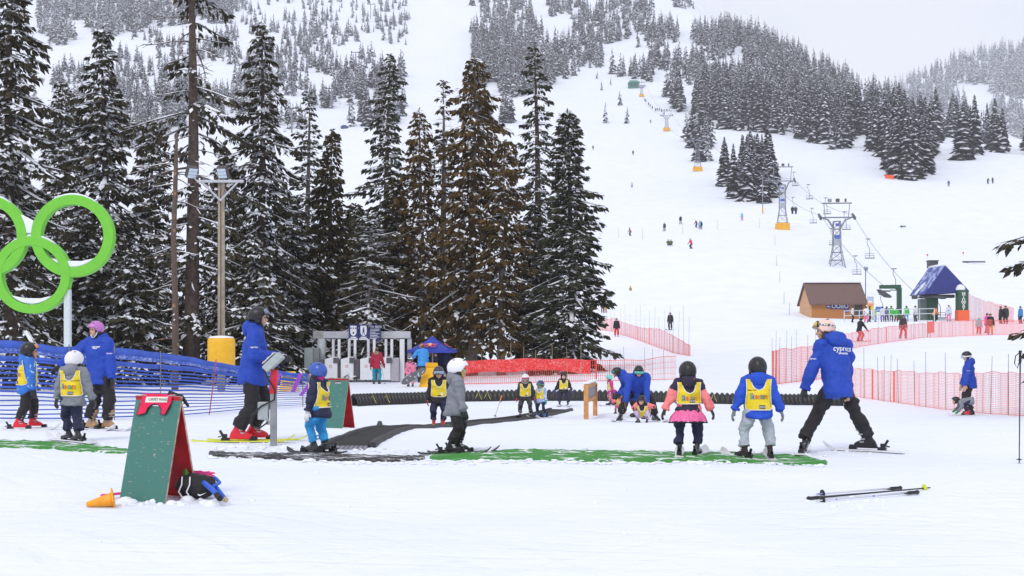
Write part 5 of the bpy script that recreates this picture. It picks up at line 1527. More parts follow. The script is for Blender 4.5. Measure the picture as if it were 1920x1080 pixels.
# ---- netting fences
def net_fence(name, label, path, color, cat='fence', cell=.055, wire=.010, poles=(), pole_mat=None, hcell=None, pole_h=1.9, fold=None, sag=.04, band=None, seed=0):
    """path = (px, distance, height); thin strands woven as ribbons, poles standing in the snow"""
    rn = np.random.default_rng(seed)
    P0 = at(path[0][0], path[0][1]); root = thing(name, label, cat, P0)
    pts = []
    for i in range(len(path) - 1):
        a, b_ = path[i], path[i + 1]
        A, B = at(a[0], a[1]), at(b_[0], b_[1]); n = max(2, int((B - A).length / cell))
        for j in range(n):
            t = j / n; x = A.x + (B.x - A.x) * t; y = A.y + (B.y - A.y) * t
            pts.append((x, y, g0(x, y), a[2] + (b_[2] - a[2]) * t))
    B = at(path[-1][0], path[-1][1]); pts.append((B.x, B.y, B.z, path[-1][2]))
    pts = np.array(pts); m = len(pts)
    s = np.arange(m)
    pts[:, 2] = np.convolve(np.pad(pts[:, 2], 8, mode='edge'), np.ones(17) / 17, 'valid')
    top = pts[:, 3] * (1 - sag * (.5 + .5 * np.sin(s * .11 + seed)) - sag * .5 * np.sin(s * .31)) 
    off = .035 * np.sin(s * .23 + seed) + .02 * np.sin(s * .71)
    tx = np.gradient(pts[:, 0]); ty = np.gradient(pts[:, 1]); tl = np.hypot(tx, ty) + 1e-9
    nx, ny = -ty / tl, tx / tl; ux, uy = tx / tl, ty / tl
    X = pts[:, 0] + nx * off - P0.x; Y = pts[:, 1] + ny * off - P0.y; Z = pts[:, 2] - P0.z
    V, F = [], []
    def strip_(a, b2, wv):
        k = len(V); V.extend([a - wv, a + wv, b2 + wv, b2 - wv]); F.append((k, k + 1, k + 2, k + 3))
    for i in range(m):
        wv = np.array([ux[i], uy[i], 0]) * wire / 2
        jig = rn.normal(0, .006)
        strip_(np.array([X[i], Y[i], Z[i] + .02]), np.array([X[i] + ux[i] * jig, Y[i] + uy[i] * jig, Z[i] + top[i]]), wv)
    hc = hcell or cell
    rows = int(max(pts[:, 3]) / hc)
    for r in range(rows + 1):
        f = r / rows
        wv = np.array([0, 0, wire / 2 * (1.6 if r in (0, rows) else .8)])
        for i in range(m - 1):
            a = np.array([X[i], Y[i], Z[i] + .02 + (top[i] - .02) * f]); b2 = np.array([X[i + 1], Y[i + 1], Z[i + 1] + .02 + (top[i + 1] - .02) * f])
            strip_(a, b2, wv)
    ob = link('net', arrays_mesh('net', np.array(V), np.array(F)), color, root, fix=False)
    tag(ob, kind='stuff')
    if band:                                         # netting folded double: a dense upper band
        i0, i1, f0, bm_ = band
        Vb, k = [], 0
        idx = range(int(i0 * (m - 1)), int(i1 * (m - 1)) + 1)
        Fb = []
        for q, i in enumerate(idx):
            ff = f0 + .10 * math.sin(q * .05) + .05 * math.sin(q * .17)
            o2 = .02 * math.sin(q * .9)
            for zf in (ff, (ff + 1) / 2, 1.01):
                Vb.append((X[i] + nx[i] * (o2 - .03), Y[i] + ny[i] * (o2 - .03), Z[i] + top[i] * zf))
        for q in range(len(list(idx)) - 1):
            for z in (0, 1): Fb.append((q * 3 + z, q * 3 + 3 + z, q * 3 + 4 + z, q * 3 + 1 + z))
        o2 = link('folded_net', arrays_mesh('folded', np.array(Vb), np.array(Fb)), bm_, root, fix=False)
    if fold:
        for f in fold:
            i = int(f * (m - 1)); b = MB(); w = .03
            b.loft([[(X[i] + math.cos(a) * w, Y[i] + math.sin(a) * w, Z[i] + top[i] * z) for a in np.linspace(0, 2 * PI, 7)[:-1]] for z in (.0, .5, 1.0)]); b.build('gathered_net', color, root)
    for px_, h_ in poles:
        # nearest point of the path in the picture
        px_all = 960 + FPX * (pts[:, 0]) / pts[:, 1]; i = int(np.argmin(abs(px_all - px_)))
        b = MB(); l = rn.normal(0, .02); b.tube([(X[i], Y[i] - .03, Z[i] - .1), (X[i] + l * h_, Y[i] - .03, Z[i] + h_)], [.010, .007], 5); b.build('pole', pole_mat or POLE, root)
    return root
POLE = mat((.20, .19, .20), .6, .3); BAMBOO = mat((.45, .36, .22), .7, .3); NRED = mat((.88, .10, .07), .6, .1); NORANGE = mat((.92, .16, .10), .6, .1); NPINK = mat((.90, .17, .14), .6, .1)
def in_px(px_, d): return d
net_fence('safety_net', 'red safety netting, folded double into a solid red band, below the tall conifers', [(866, 51, .98), (960, 50.5, .96), (1050, 50.5, .92), (1118, 50.5, .88)], NRED, cell=.075, wire=.016, hcell=.24,
          poles=[(905, 1.25), (957, 1.6), (983, 1.45), (1003, 1.3), (1036, 1.55), (1065, 1.3), (1088, 1.65)], pole_mat=BAMBOO, band=(0, .97, .42, worn_paint((.74, .012, .016), (.85, .35, .33), .58)), seed=1)
net_fence('safety_net', 'pale red netting with spaced poles behind the bending adults', [(1118, 50.5, .88), (1200, 50.5, .80), (1268, 52, 1.0)], NRED, cell=.085, wire=.014, hcell=.22, poles=[(1142, 1.25), (1172, 1.35), (1207, 1.3), (1224, 1.25), (1245, 1.2)], fold=(.0,), seed=2)
def np_(px_, py_, hp_, lo=40):
    d = depth_for(px_, py_, lo, 220) or 90.0
    return (px_, d, hp_ * d / FPX)
net_fence('safety_net', 'orange-red netting climbing the bank left of the slope', [np_(1118, 618, 18), np_(1150, 622, 26), np_(1180, 632, 24), np_(1205, 641, 26), np_(1235, 652, 36), np_(1262, 662, 33), np_(1294, 668, 20)], NPINK, cell=.075, wire=.021, poles=[(x_, 2.2 + .35 * (i_ % 3)) for i_, x_ in enumerate(range(1128, 1296, 9))], fold=(.42, .60), seed=3)
net_fence('safety_net', 'orange-red netting standing left of the snowplough adult', [np_(1446, 722, 64), np_(1490, 717, 66), np_(1540, 711, 66)], NPINK, cell=.07, wire=.019, poles=[(x_, 1.9 + .25 * (i_ % 2)) for i_, x_ in enumerate((1446, 1453, 1462, 1475, 1482, 1492, 1515, 1530))], fold=(.04, .10), seed=4)
net_fence('safety_net', 'orange-red netting sweeping up right of the pale pink helmet to the midway station', [np_(1560, 664, 34), np_(1599, 653, 29), np_(1645, 645, 30), np_(1700, 638, 29), np_(1737, 632, 26)], NPINK, cell=.075, wire=.021, poles=[(1646, 1.9), (1712, 2.0)], fold=(.46,), seed=8)
net_fence('safety_net', 'orange-red netting running level below the midway station to the right edge', [np_(1738, 633, 30), np_(1800, 630, 29), np_(1870, 628, 28), np_(1960, 627, 28)], NPINK, cell=.075, wire=.021, poles=[(1712, 1.9), (1744, 2.2), (1760, 1.5)], fold=(.0, .55), seed=5, band=(0, .10, .2, NPINK))
net_fence('safety_net', 'orange netting with fine mesh close behind the adult at the right edge', [(1560, 46, .98), (1590, 45, .98), (1690, 41, 1.05), (1800, 37, 1.12), (1960, 32.5, 1.2)], NORANGE, cell=.05, wire=.0105, poles=[(1596, 1.85), (1620, 1.75), (1647, 1.45), (1660, 1.5), (1669, 1.55), (1685, 1.45), (1711, 1.4), (1735, 1.7), (1773, 1.7), (1858, 1.6), (1892, 1.65)], fold=(.22, .33), seed=6)
net_fence('safety_net', 'orange netting slanting down behind the people right of the midway station', [(1808, 150, 3.2), (1840, 140, 2.3), (1900, 125, 1.4)], NPINK, cell=.10, wire=.022, seed=7)

def blue_fence():
    path = [(-70, 28.0, 640 - 10), (20, 28.3, 640), (100, 28.8, 648), (200, 29.6, 650), (270, 30.4, 657), (330, 31.4, 666), (420, 33, 680), (500, 34.5, 694), (578, 36, 700)]
    P0 = at(-70, 28); root = thing('blue_fence', 'blue striped crowd netting behind the children at left', 'fence', P0)
    px_ = np.linspace(-70, 578, 130); d = np.interp(px_, [p[0] for p in path], [p[1] for p in path]); ty = np.interp(px_, [p[0] for p in path], [p[2] for p in path])
    X = (px_ - 960) / FPX * d; s = np.arange(130); Y = d + .04 * np.sin(s * .3); G = ground(X, Y); G = np.convolve(np.pad(G, 6, mode='edge'), np.ones(13) / 13, 'valid') + .05
    T = CAMH - (ty + 1.0 * np.sin(s * .21) + .5 * np.sin(s * .57) - HZ) / FPX * d
    rn = np.random.default_rng(4)
    SB = mat((.045, .11, .52), .65, .18, 5); n = 14
    def band(f0, f1, nm, m, dy=0.0, w=.0):
        a = G + (T - G) * (f0 + w * np.sin(s * .13 + f0 * 20)); c = G + (T - G) * (f1 + w * np.sin(s * .13 + f0 * 20))
        V = np.concatenate([np.stack([X - P0.x, Y - P0.y + dy, a - P0.z], 1), np.stack([X - P0.x, Y - P0.y + dy, c - P0.z], 1)]); k = len(X)
        F = np.stack([np.arange(k - 1), np.arange(1, k), np.arange(1, k) + k, np.arange(k - 1) + k], 1)
        o = link(nm, arrays_mesh(nm, V, F), m, root, fix=False); q = o.modifiers.new('t', 'SOLIDIFY'); q.thickness = .006
    for i in range(n):
        f = i / n * .80
        dz = rn.uniform(.85, 1.15)
        band(f, f + (.016 if i < 6 else .026) * dz, 'strip', SB, rn.uniform(-.012, .012), .006)
    band(.76, .82, 'strip', SB, .02, .012); band(.84, .995, 'top_band', worn_paint((.045, .11, .52), (.45, .55, .80), .57), 0, .006); band(.90, 1.0, 'top_fold', SB, -.02, .006)
    for q, m, dx in ((57, mat((.55, .03, .10), .6, .1), 0), (215, POLE, .0), (392, mat((.45, .05, .12), .6, .1), .18), (300, POLE, 0), (130, POLE, 0), (480, POLE, 0), (566, POLE, 0)):
        i = int(np.argmin(abs(px_ - q))); b = MB(); b.tube([(X[i] - P0.x, Y[i] - P0.y - .03, G[i] - P0.z - .1), (X[i] - P0.x + dx, Y[i] - P0.y - .03, T[i] - P0.z + .04)], .014, 6); b.build('pole', m, root)
    PURP = mat((.30, .06, .50), .6, .15)
    for a_, c_, e_, f_ in ((497, 506, 720, 752), (506, 520, 700, 738), (545, 560, 700, 735), (560, 582, 712, 742)):
        d_ = 34.6 if a_ < 530 else 35.4; b = MB(); b.add([pt(a_, f_, d_ - .07) - P0, pt(a_ + 8, f_, d_ - .07) - P0, pt(c_ + 8, e_, d_ - .07) - P0, pt(c_, e_, d_ - .07) - P0], [(0, 1, 2, 3)]); o = b.build('purple_print', PURP, root); q = o.modifiers.new('t', 'SOLIDIFY'); q.thickness = .008
blue_fence()

def light_pole():
    d = 45.0; p = at(415, d); root = thing('light_pole', 'weathered wooden pole with crossarm and two floodlights', 'light pole', p)
    top = pt(415, 318, d).z - p.z; za = pt(415, 341, d).z - p.z
    b = MB(); b.tube([(0, 0, -.1), (0, 0, top * .5), (0, 0, top)], [.135, .125, .115], 10); b.build('pole', mat((.36, .31, .24), .85, .25, 4, .5, 30), root, True)
    b = MB(); b.tube([(.0, -.13, .8), (.01, -.135, top * .55), (.0, -.125, top - .3)], .022, 5); b.build('conduit', mat((.16, .11, .07), .8, .2), root)
    GAL = mat((.52, .53, .58), .5, .12, metal=.3)
    b = MB(); b.box((.0, -.16, za), (1.62, .10, .09)); b.build('crossarm', GAL, root)
    for s in (-1, 1):
        b = MB(); b.tube([(s * .66, -.22, za), (0.02, -.22, za - .68)], .035, 6); b.build('brace', GAL, root)
    for x, tilt, yaw in ((-1.0, R(35), R(38)), (.10, R(38), R(-8))):
        f = thing('floodlight', None, None); f.parent = root; f.location = (x, -.20, za + .32); f.rotation_euler = (tilt * .9, 0, yaw)
        # box lamp with three panes
        b = MB(); b.box((0, 0, 0), (.36, .22, .40)); h = b.build('lamp_housing', mat((.07, .05, .06), .5, .2), root, bevel=.01)
        h.matrix_world = Matrix.Identity(4); h.location = f.location; h.rotation_euler = f.rotation_euler
        bpy.data.objects.remove(f)
        for k in (-1, 0, 1):
            q = MB(); q.box((0, -.115, k * .125), (.31, .012, .11)); q.build('pane', mat((.62, .72, .82), .12, .06), h)
    b = MB(); b.tube([(-1.0, -.2, za + .2), (-.8, -.18, za)], .02, 5); b.build('lamp_bracket', GAL, root)
    # yellow crash pad round the foot
    pr = thing('crash_pad', 'yellow padded wrap round the foot of the light pole behind the blue fence', 'crash pad', at(415, 44.2)); H = pt(415, 633, 44.2).z - pr.location.z
    b = MB(); z0_ = H - 1.02; b.lathe([(.44, z0_), (.47, z0_ + .05), (.47, H - .12), (.44, H - .02), (.2, H)], 20); b.build('pad', mat((.85, .46, .015), .5, .08, 5, .2, 8), pr, True)
    b = MB(); b.lathe([(.44, H - .03), (.40, H + .03), (.2, H + .06), (.02, H + .07)], 20); b.build('snow_cap', SNOW, pr, True)
    b = MB(); b.prism([(-.30, 0), (.34, 0), (.22, .62), (-.18, .62)], -.05, .05); o = thing('yellow_sign', 'small yellow folding sign with dark stripes behind the blue fence', 'sign', at(541, 40.0, .24)); b.build('board', mat((.85, .52, .02), .5, .1), o, bevel=.01)
    for k in range(4):
        b = MB(); b.box((0, -.058, .42 - .08 * k), (.36, .008, .03), Matrix.Rotation(.12, 3, 'Y')); b.build('stripe', mat((.18, .11, .02), .6, .1), o)
light_pole()

def rings():
    d = 36.0
    root = thing('five_rings', 'bright lime green interlocking rings sculpture with snow on it, cut by the left edge', 'sculpture', at(127, d))
    LIME = mat((.17, .57, .040), .45, .05, 3); o = root.location
    s = d / FPX
    w, dep = 18.5 * s, .28
    for cx, cy, r in ((138, 443, 77), (-24, 443, 77), (-186, 443, 77), (62, 516, 73), (-104, 516, 73)):
        c = pt(cx, cy, d) - o; ro = r * s; ri = ro - w; b = MB(); n = 72; rr = []
        dy = .012 * (1 if cy > 480 else 0)
        for j in range(n + 1):
            a = 2 * PI * j / n
            rr.append([c + Vector((q * math.cos(a), y, q * math.sin(a))) for q, y in ((ri + dy, -dep / 2 - dy), (ro - dy, -dep / 2 - dy), (ro - dy, dep / 2 + dy), (ri + dy, dep / 2 + dy))])
        b.loft(rr, caps=False); b.build('ring', LIME, root, bevel=.012)
        # snow lying in the bottom of the ring and on its crown
        q = MB(); P = []
        hs_ = ri * (.72 if cy > 480 else .70)
        lo = [(ri * math.cos(a), ri * math.sin(a)) for a in np.linspace(-PI / 2 - .78, -PI / 2 + .78, 13)]
        q.prism([(c.x + x, c.z + z + .004) for x, z in lo] + [(c.x + ri * .3, c.z - ri * .80), (c.x - ri * .3, c.z - ri * .79)], -.12, .12); q.build('snow_fill', SNOW, root, bevel=.03)
        q = MB(); up = []
        for a in np.linspace(PI / 2 - .62, PI / 2 + .62, 12):
            k = math.cos((a - PI / 2) / .62 * PI / 2)
            up.append([c + Vector(((ro + e) * math.cos(a), y, (ro + e) * math.sin(a))) for e, y in ((-.01, -.13), (.05 * k, -.09), (.05 * k, .09), (-.01, .13))])
        q.loft(up); q.build('snow_cap', SNOW, root, True)
    # gusset of snow between the crossing rings
    c = pt(57, 425, d) - o; q = MB(); q.prism([(c.x - .22, c.z - .20), (c.x + .10, c.z - .20), (c.x + .14, c.z + .14), (c.x - .36, c.z + .40)], -.13, .13); q.build('snow_fill', SNOW, root, bevel=.04)
    for x_ in (127, -120):
        b = MB(); c = pt(x_, 543, d) - o; b.box((c.x, .0, c.z / 2), (.17, .17, c.z)); b.build('post', mat((.62, .68, .70), .5, .05), root, bevel=.01)
rings()

def gates():
    d = 55.0; GALV = mat((.50, .51, .55), .5, .12, 4, metal=.25); LIGHT = mat((.74, .75, .79), .5, .05, 3); DARK = mat((.10, .085, .105), .5, .15, 3)
    fr = thing('gate_portal', 'grey steel portal frame spanning the ticket gates', 'portal', at(680, d)); o = fr.location
    zt = pt(680, 628, d).z - o.z
    x0 = (588 - 680) / FPX * d; x1 = (770 - 680) / FPX * d
    b = MB(); b.box(((x0 + x1) / 2, 0, zt), (x1 - x0, .30, .30)); b.build('beam', GALV, fr, bevel=.01)
    b = MB(); b.box((x0 + .22, 0, zt + .005), (.46, .34, .33)); b.build('beam_end', mat((.36, .35, .35), .5, .2, 4), fr, bevel=.01)
    b = MB(); xl = (603 - 680) / FPX * d; b.tube([(xl, 0, -.1), (xl, 0, zt - .16)], .20, 14); b.build('column', mat((.45, .50, .52), .5, .08), fr, True)
    b = MB(); xr = (768 - 680) / FPX * d; b.box((xr, 0, zt / 2 - .08), (.18, .2, zt - .16)); b.build('column', GALV, fr)
    sg = thing('gate_sign', 'dark blue three-panel sign reading RFID GATE on the portal beam', 'sign', pt(683, 623, d - .30))
    w3 = 60 / FPX * d; h3 = 29 / FPX * d; NB = mat((.018, .030, .17), .5, .08)
    for k, cx in enumerate((-.335, -.02, .335)):
        b = MB(); wd = (.30, .30, .36)[k] * w3; b.box((cx * w3, 0, 0), (wd, .04, h3)); pnl = b.build('panel', NB, sg)
        if k < 2:
            q = MB(); sh_ = [(-.36, .42), (.36, .42), (.36, -.02), (.26, -.16), (0, -.26), (-.26, -.16), (-.36, -.02)]; q.prism([(cx * w3 + x * wd * .9, z * h3) for x, z in sh_], -.030, -.024); q.build('shield', WHITE, pnl)
            q = MB(); q.box((cx * w3, -.027, -.44 * h3), (wd * .9, .006, h3 * .10)); q.build('strip', WHITE, pnl)
            q = MB(); q.box((cx * w3, -.027, -.325 * h3), (wd * .6, .006, h3 * .07)); q.build('caption', WHITE, pnl)
            if k == 1:
                q = MB(); q.box((cx * w3, -.035, .10 * h3), (wd * .16, .006, h3 * .22)); ell(q, (cx * w3, -.035, .27 * h3), .03, .006, .035); q.box((cx * w3 - .03, -.035, -.08 * h3), (.025, .006, h3 * .16)); q.box((cx * w3 + .03, -.035, -.08 * h3), (.025, .006, h3 * .16)); q.build('pictogram', NB, pnl)
            else:
                for q_ in (-.1, 0, .1):
                    q = MB(); q.box((cx * w3 + q_, -.035, .26 * h3), (.05, .006, .05)); q.build('pictogram', NB, pnl)
                q = MB(); ell(q, (cx * w3, -.035, -.04 * h3), .035, .006, .045); q.build('pictogram', NB, pnl)
        else:
            t = flat_text('RFID GATE', .12, .003); t.transform(Matrix.Translation((cx * w3, -.030, .35 * h3)) @ Matrix.Rotation(R(90), 4, 'X')); link('lettering', t, WHITE, pnl, fix=False)
            for r_ in range(7):
                q = MB(); wl2 = (.9, .86, .5, .9, .7, .9, .62)[r_] * wd * .92; q.box((cx * w3 - wd * .43 + wl2 / 2, -.026, (.20 - r_ * .10) * h3), (wl2, .006, h3 * .035)); q.build('text_line', WHITE, pnl)
    names = ('first ticket gate from the left, partly behind the green board', 'second ticket gate from the left', 'third ticket gate from the left, below the blue sign', 'fourth ticket gate from the left, beside the crimson-jacketed person', 'rightmost ticket gate with a plain grey cabinet')
    for k, (pxx, tall) in enumerate(((629, 1), (659, 1), (695, 1), (728, 1), (748, 0))):
        dd = d - .6 - .5 * k * 0; g = thing('ticket_gate', names[k], 'ticket gate', at(pxx, dd), 0, 'row of ticket gates')
        ztop = pt(pxx, 636, dd).z - g.location.z
        if tall:
            for dx, m in ((-.11, mat((.60, .60, .64), .5, .1)), (.14, LIGHT)):
                b = MB(); b.box((dx, .15, ztop / 2), (.11, .20, ztop)); b.build('mast', m, g, bevel=.015)
            b = MB(); b.prism([(-.42, .10), (.12, .10), (.12, 1.08), (-.02, 1.08), (-.42, .98)], -.30, .05); cb = b.build('cabinet', LIGHT, g, bevel=.02)
            b = MB(); b.prism([(-.74, .16), (-.46, .12), (-.46, .98), (-.62, .98), (-.74, .90)], -.2, .10); b.build('paddle_housing', DARK, g, bevel=.03)
            b = MB(); b.box((.07, -.315, .93), (.24, .03, .24)); b.build('reader', DARK, cb, bevel=.01)
            b = MB(); b.lathe([(.045, 0), (.06, 0), (.06, .008), (.045, .008)], 16, caps=False); r_ = b.build('emblem', mat((.65, .03, .03), .5, .1), cb); r_.location = (-.16, -.304, .68); r_.rotation_euler = (R(90), 0, 0)
        else:
            b = MB(); b.box((.13, .1, ztop / 2), (.20, .2, ztop)); b.build('mast', LIGHT, g, bevel=.015)
            b = MB(); b.prism([(-.34, .04), (.02, .04), (.02, 1.04), (-.16, 1.04), (-.34, .94)], -.25, .08); b.build('cabinet', mat((.40, .38, .42), .5, .1), g, bevel=.03)
    bx = thing('utility_box', 'grey green electrical cabinet left of the ticket gates', 'cabinet', at(584, 54.6)); hb = pt(584, 652, 54.6).z - bx.location.z
    b = MB(); b.box((-.1, 0, hb / 2), (.36, .4, hb)); b.build('cabinet_body', mat((.36, .44, .42), .5, .08), bx, bevel=.02)
    b = MB(); b.box((.22, .02, hb / 2), (.26, .36, hb - .02)); b.build('side_box', mat((.25, .27, .28), .5, .1), bx, bevel=.02)
gates()

def umbrella():
    d = 55.5; root = thing('umbrella', 'blue market umbrella with red and yellow emblems beside the ticket gates', 'umbrella', at(811, d)); o = root.location
    zt = pt(811, 630, d).z - o.z; ze = pt(811, 657, d).z - o.z; hw = 1.02
    b = MB(); b.tube([(0, 0, 0), (0, 0, zt)], .03, 8); b.build('pole', METAL, root)
    UB = mat((.025, .05, .42), .6, .1, 4, .2, 10); a0 = R(38)
    cor = [Vector((hw * 1.30 * math.cos(a0 + k * PI / 2), hw * 1.30 * math.sin(a0 + k * PI / 2), ze)) for k in range(4)]
    ap = Vector((0, 0, zt))
    for k in range(4):
        A, B = cor[k], cor[(k + 1) % 4]; m = (A + B) / 2
        b = MB(); n = 6; rows = []
        for i in range(n + 1):
            t = i / n; rows.append([ap.lerp(A.lerp(B, u), t) - Vector((0, 0, .10 * math.sin(PI * t) * (1 - abs(2 * u - 1) * .3))) for u in (0, .25, .5, .75, 1)])
        rows.append([p - Vector((0, 0, .10)) for p in rows[-1]])
        b.add([p for r_ in rows for p in r_], [(i * 5 + j, i * 5 + j + 1, (i + 1) * 5 + j + 1, (i + 1) * 5 + j) for i in range(n + 1) for j in range(4)])
        cp = b.build('canopy_panel', UB, root); q = cp.modifiers.new('t', 'SOLIDIFY'); q.thickness = .01
        b = MB(); b.tube([ap - Vector((0, 0, .12)), A - Vector((0, 0, .03))], .012, 5); b.build('rib', METAL, root)
        if m.y < .3:
            nrm = (A - ap).cross(B - ap).normalized()
            if nrm.z < 0: nrm = -nrm
            ux = (B - A).normalized(); uy = nrm.cross(ux)
            if uy.z < 0: uy = -uy
            if ux.x < 0: ux = -ux
            c = ap.lerp(m, .66) + nrm * .02
            for (dx, dy, rx, ry, mm, nm) in ((0, .05, .13, .09, mat((.85, .62, .30), .5, .1), 'emblem_disc'), (-.17, .04, .14, .05, mat((.70, .05, .08), .5, .1), 'emblem_bull'), (.17, .04, .14, .05, mat((.70, .05, .08), .5, .1), 'emblem_bull')):
                e = MB(); off = .012 if nm == 'emblem_disc' else .02
                e.add([c + ux * (dx + rx * math.cos(t)) + uy * (dy + ry * math.sin(t)) + nrm * off for t in np.linspace(0, 2 * PI, 13)[:-1]], [tuple(range(12))]); e.build(nm, mm, cp)
            t = flat_text('Red Bull', .17, .004)
            for v in t.vertices: v.co = c + ux * v.co.x + uy * (v.co.y - .13) + nrm * .03
            link('lettering', t, mat((.70, .05, .10), .5, .1), cp, fix=False)
    y1 = thing('yellow_board', 'yellow sandwich board standing under the blue umbrella', 'sign board', at(803, 48.5), R(-20)); YL = mat((.90, .47, .01), .5, .1)
    b = MB(); b.add([(-.30, -.20, 0), (.24, -.20, 0), (.22, 0, .72), (-.18, 0, .72), (-.30, -.18, 0), (.24, -.18, 0), (.22, .02, .72), (-.18, .02, .72)], [(0, 1, 2, 3), (4, 7, 6, 5), (0, 4, 5, 1), (1, 5, 6, 2), (2, 6, 7, 3), (3, 7, 4, 0)]); b.build('front_panel', YL, y1)
    b = MB(); b.add([(-.22, .25, 0), (.42, .25, 0), (.36, .03, .92), (-.12, .03, .92), (-.22, .27, 0), (.42, .27, 0), (.36, .05, .92), (-.12, .05, .92)], [(0, 1, 2, 3), (4, 7, 6, 5), (0, 4, 5, 1), (1, 5, 6, 2), (2, 6, 7, 3), (3, 7, 4, 0)]); b.build('back_panel', YL, y1)
    sb = thing('snowboard', 'dark snowboard leaning across the child beside the yellow board', 'snowboard', at(776, 48.2, .12), R(0)); b = MB()
    rr = []
    for t in np.linspace(0, 1, 15):
        w = .13 * math.sin(min(1, t * 6, (1 - t) * 6) * PI / 2) + .012; x = -.55 + 1.1 * t; rr.append([(x, -w, .0), (x, w, 0), (x, w, .012), (x, -w, .012)])
    b.loft(rr); k_ = b.build('deck', mat((.05, .06, .08), .4, .6, 8, color2=(.40, .45, .50), thr=.6), sb); k_.rotation_euler = (R(65), R(-32), 0); k_.location = (0, 0, .30)
umbrella()

# ---- ski poles
def ski_pole(label, a, b_, shaft, grip=PLBLACK, basket=None, group=None, gl=.14):
    """pole from grip end a to tip b_"""
    a, b_ = Vector(a), Vector(b_); root = thing('ski_pole', label, 'ski pole', a, 0, group); v = b_ - a; L = v.length; n = v / L
    b = MB(); b.tube([n * gl, n * L], [.009, .006], 8); b.build('shaft', shaft, root, True)
    b = MB(); b.tube([n * -.0, n * .015, n * .03, n * gl * .8, n * gl], [.015, .020, .014, .016, .011], 8); g = b.build('grip', grip, root, True)
    s = n.orthogonal().normalized(); s = Vector((0, 0, 1)).cross(n).normalized() if abs(n.z) < .9 else Vector((-1, 0, 0))
    b = MB(); b.tube([n * .02, n * .06 + s * .05, n * .14 + s * .06, n * .19 + s * .03, n * .13 + s * .012], .006, 5); b.build('wrist_strap', PLBLACK, root)
    b = MB(); q0 = n * (L - .07); b.tube([q0 - n * .012, q0, q0 + n * .004], [.012, .036, .012], 12); b.build('basket', basket or PLBLACK, root)
    return root
WB = mat((.62, .63, .68), .35, .06, 9.0, color2=(.04, .08, .55), thr=.60)
def onsnow(px_, py_):
    d = CAMH * FPX / (py_ - HZ); return at(px_, d, .016)
ski_pole('white and blue ski pole lying farthest from camera in the bundle on the snow', onsnow(1690, 914), onsnow(1530, 925), WB)
ski_pole('black ski pole with yellow basket lying in the middle of the bundle on the snow', onsnow(1514, 932), onsnow(1744, 915), mat((.02, .02, .025), .4, .2), basket=mat((.55, .65, .05), .5, .1))
ski_pole('white and blue ski pole lying nearest in the bundle on the snow', onsnow(1722, 922), onsnow(1530, 937), WB)
ski_pole('dark ski pole standing upright at the right edge of the picture', at(1913, 13.75, 1.215), at(1911, 13.75, -.03), mat((.06, .06, .07), .4, .2))
ski_pole('thin ski pole with orange top stuck slanting in the snow before the tube', at(941, 31.5, .52), at(927, 31.2, -.02), mat((.40, .40, .42), .4, .2), grip=ORANGE)
ski_pole('ski pole held by the crimson-jacketed person at the gates', at(714, 51.6, .86), at(722, 51.2, -.02), mat((.25, .25, .27), .4, .2))

# ---- loose snow kicked up by boots and skis
def loose_snow():
    rn = random.Random(12); b = MB()
    spots = [(50, 19.3), (137, 16.4), (186, 19.2), (462, 16.5), (599, 14.7), (853, 14.7), (1290, 14.3), (1421, 14.1), (1500, 14.8), (1640, 14.9), (1200, 27.6), (513, 15.8), (700, 15.6), (300, 10.6), (1620, 10.9)]
    for k in range(480):
        if k < 430:
            px_, d = rn.choice(spots); px_ += rn.gauss(0, 46); d += rn.gauss(0, .45)
        else:
            px_, d = rn.uniform(-20, 1940), rn.uniform(8, 20)
        p = at(px_, max(7, d)); s = min(.022, abs(rn.gauss(.008, .007)) + .004)
        ell(b, p, s * rn.uniform(1, 2), s * rn.uniform(1, 2), s * rn.uniform(.6, 1.1), None, 6, 4)
    for k in range(420):                      # crumbs along the mat edges
        px_ = rn.uniform(390, 1550); py_ = np.interp(px_, [390, 640, 960, 1550], [858, 866, 864, 870]) + rn.choice((rn.gauss(1, 1.5), rn.gauss(-19, 2.5)))
        d = CAMH * FPX / (py_ - HZ); s = min(.03, abs(rn.gauss(.006, .009)) + .004)
        ell(b, at(px_, d, .010), s * rn.uniform(1, 3.5), s * rn.uniform(1, 2), s * rn.uniform(.5, 1), None, 6, 4)
    tag(b.build('loose_snow', SNOW, None, True), 'small loose lumps of snow scattered over the lesson area', 'snow', kind='stuff')
loose_snow()

# ------------------------------------------------------------------ hut, midway station, chairlift, far structures
STEEL = mat((.23, .25, .30), .5, .15, 3, metal=.3); STEELD = mat((.07, .075, .085), .5, .2, 3); LGREEN = mat((.020, .085, .040), .5, .12, 2); PADY = mat((.80, .40, .02), .6, .12, 2)

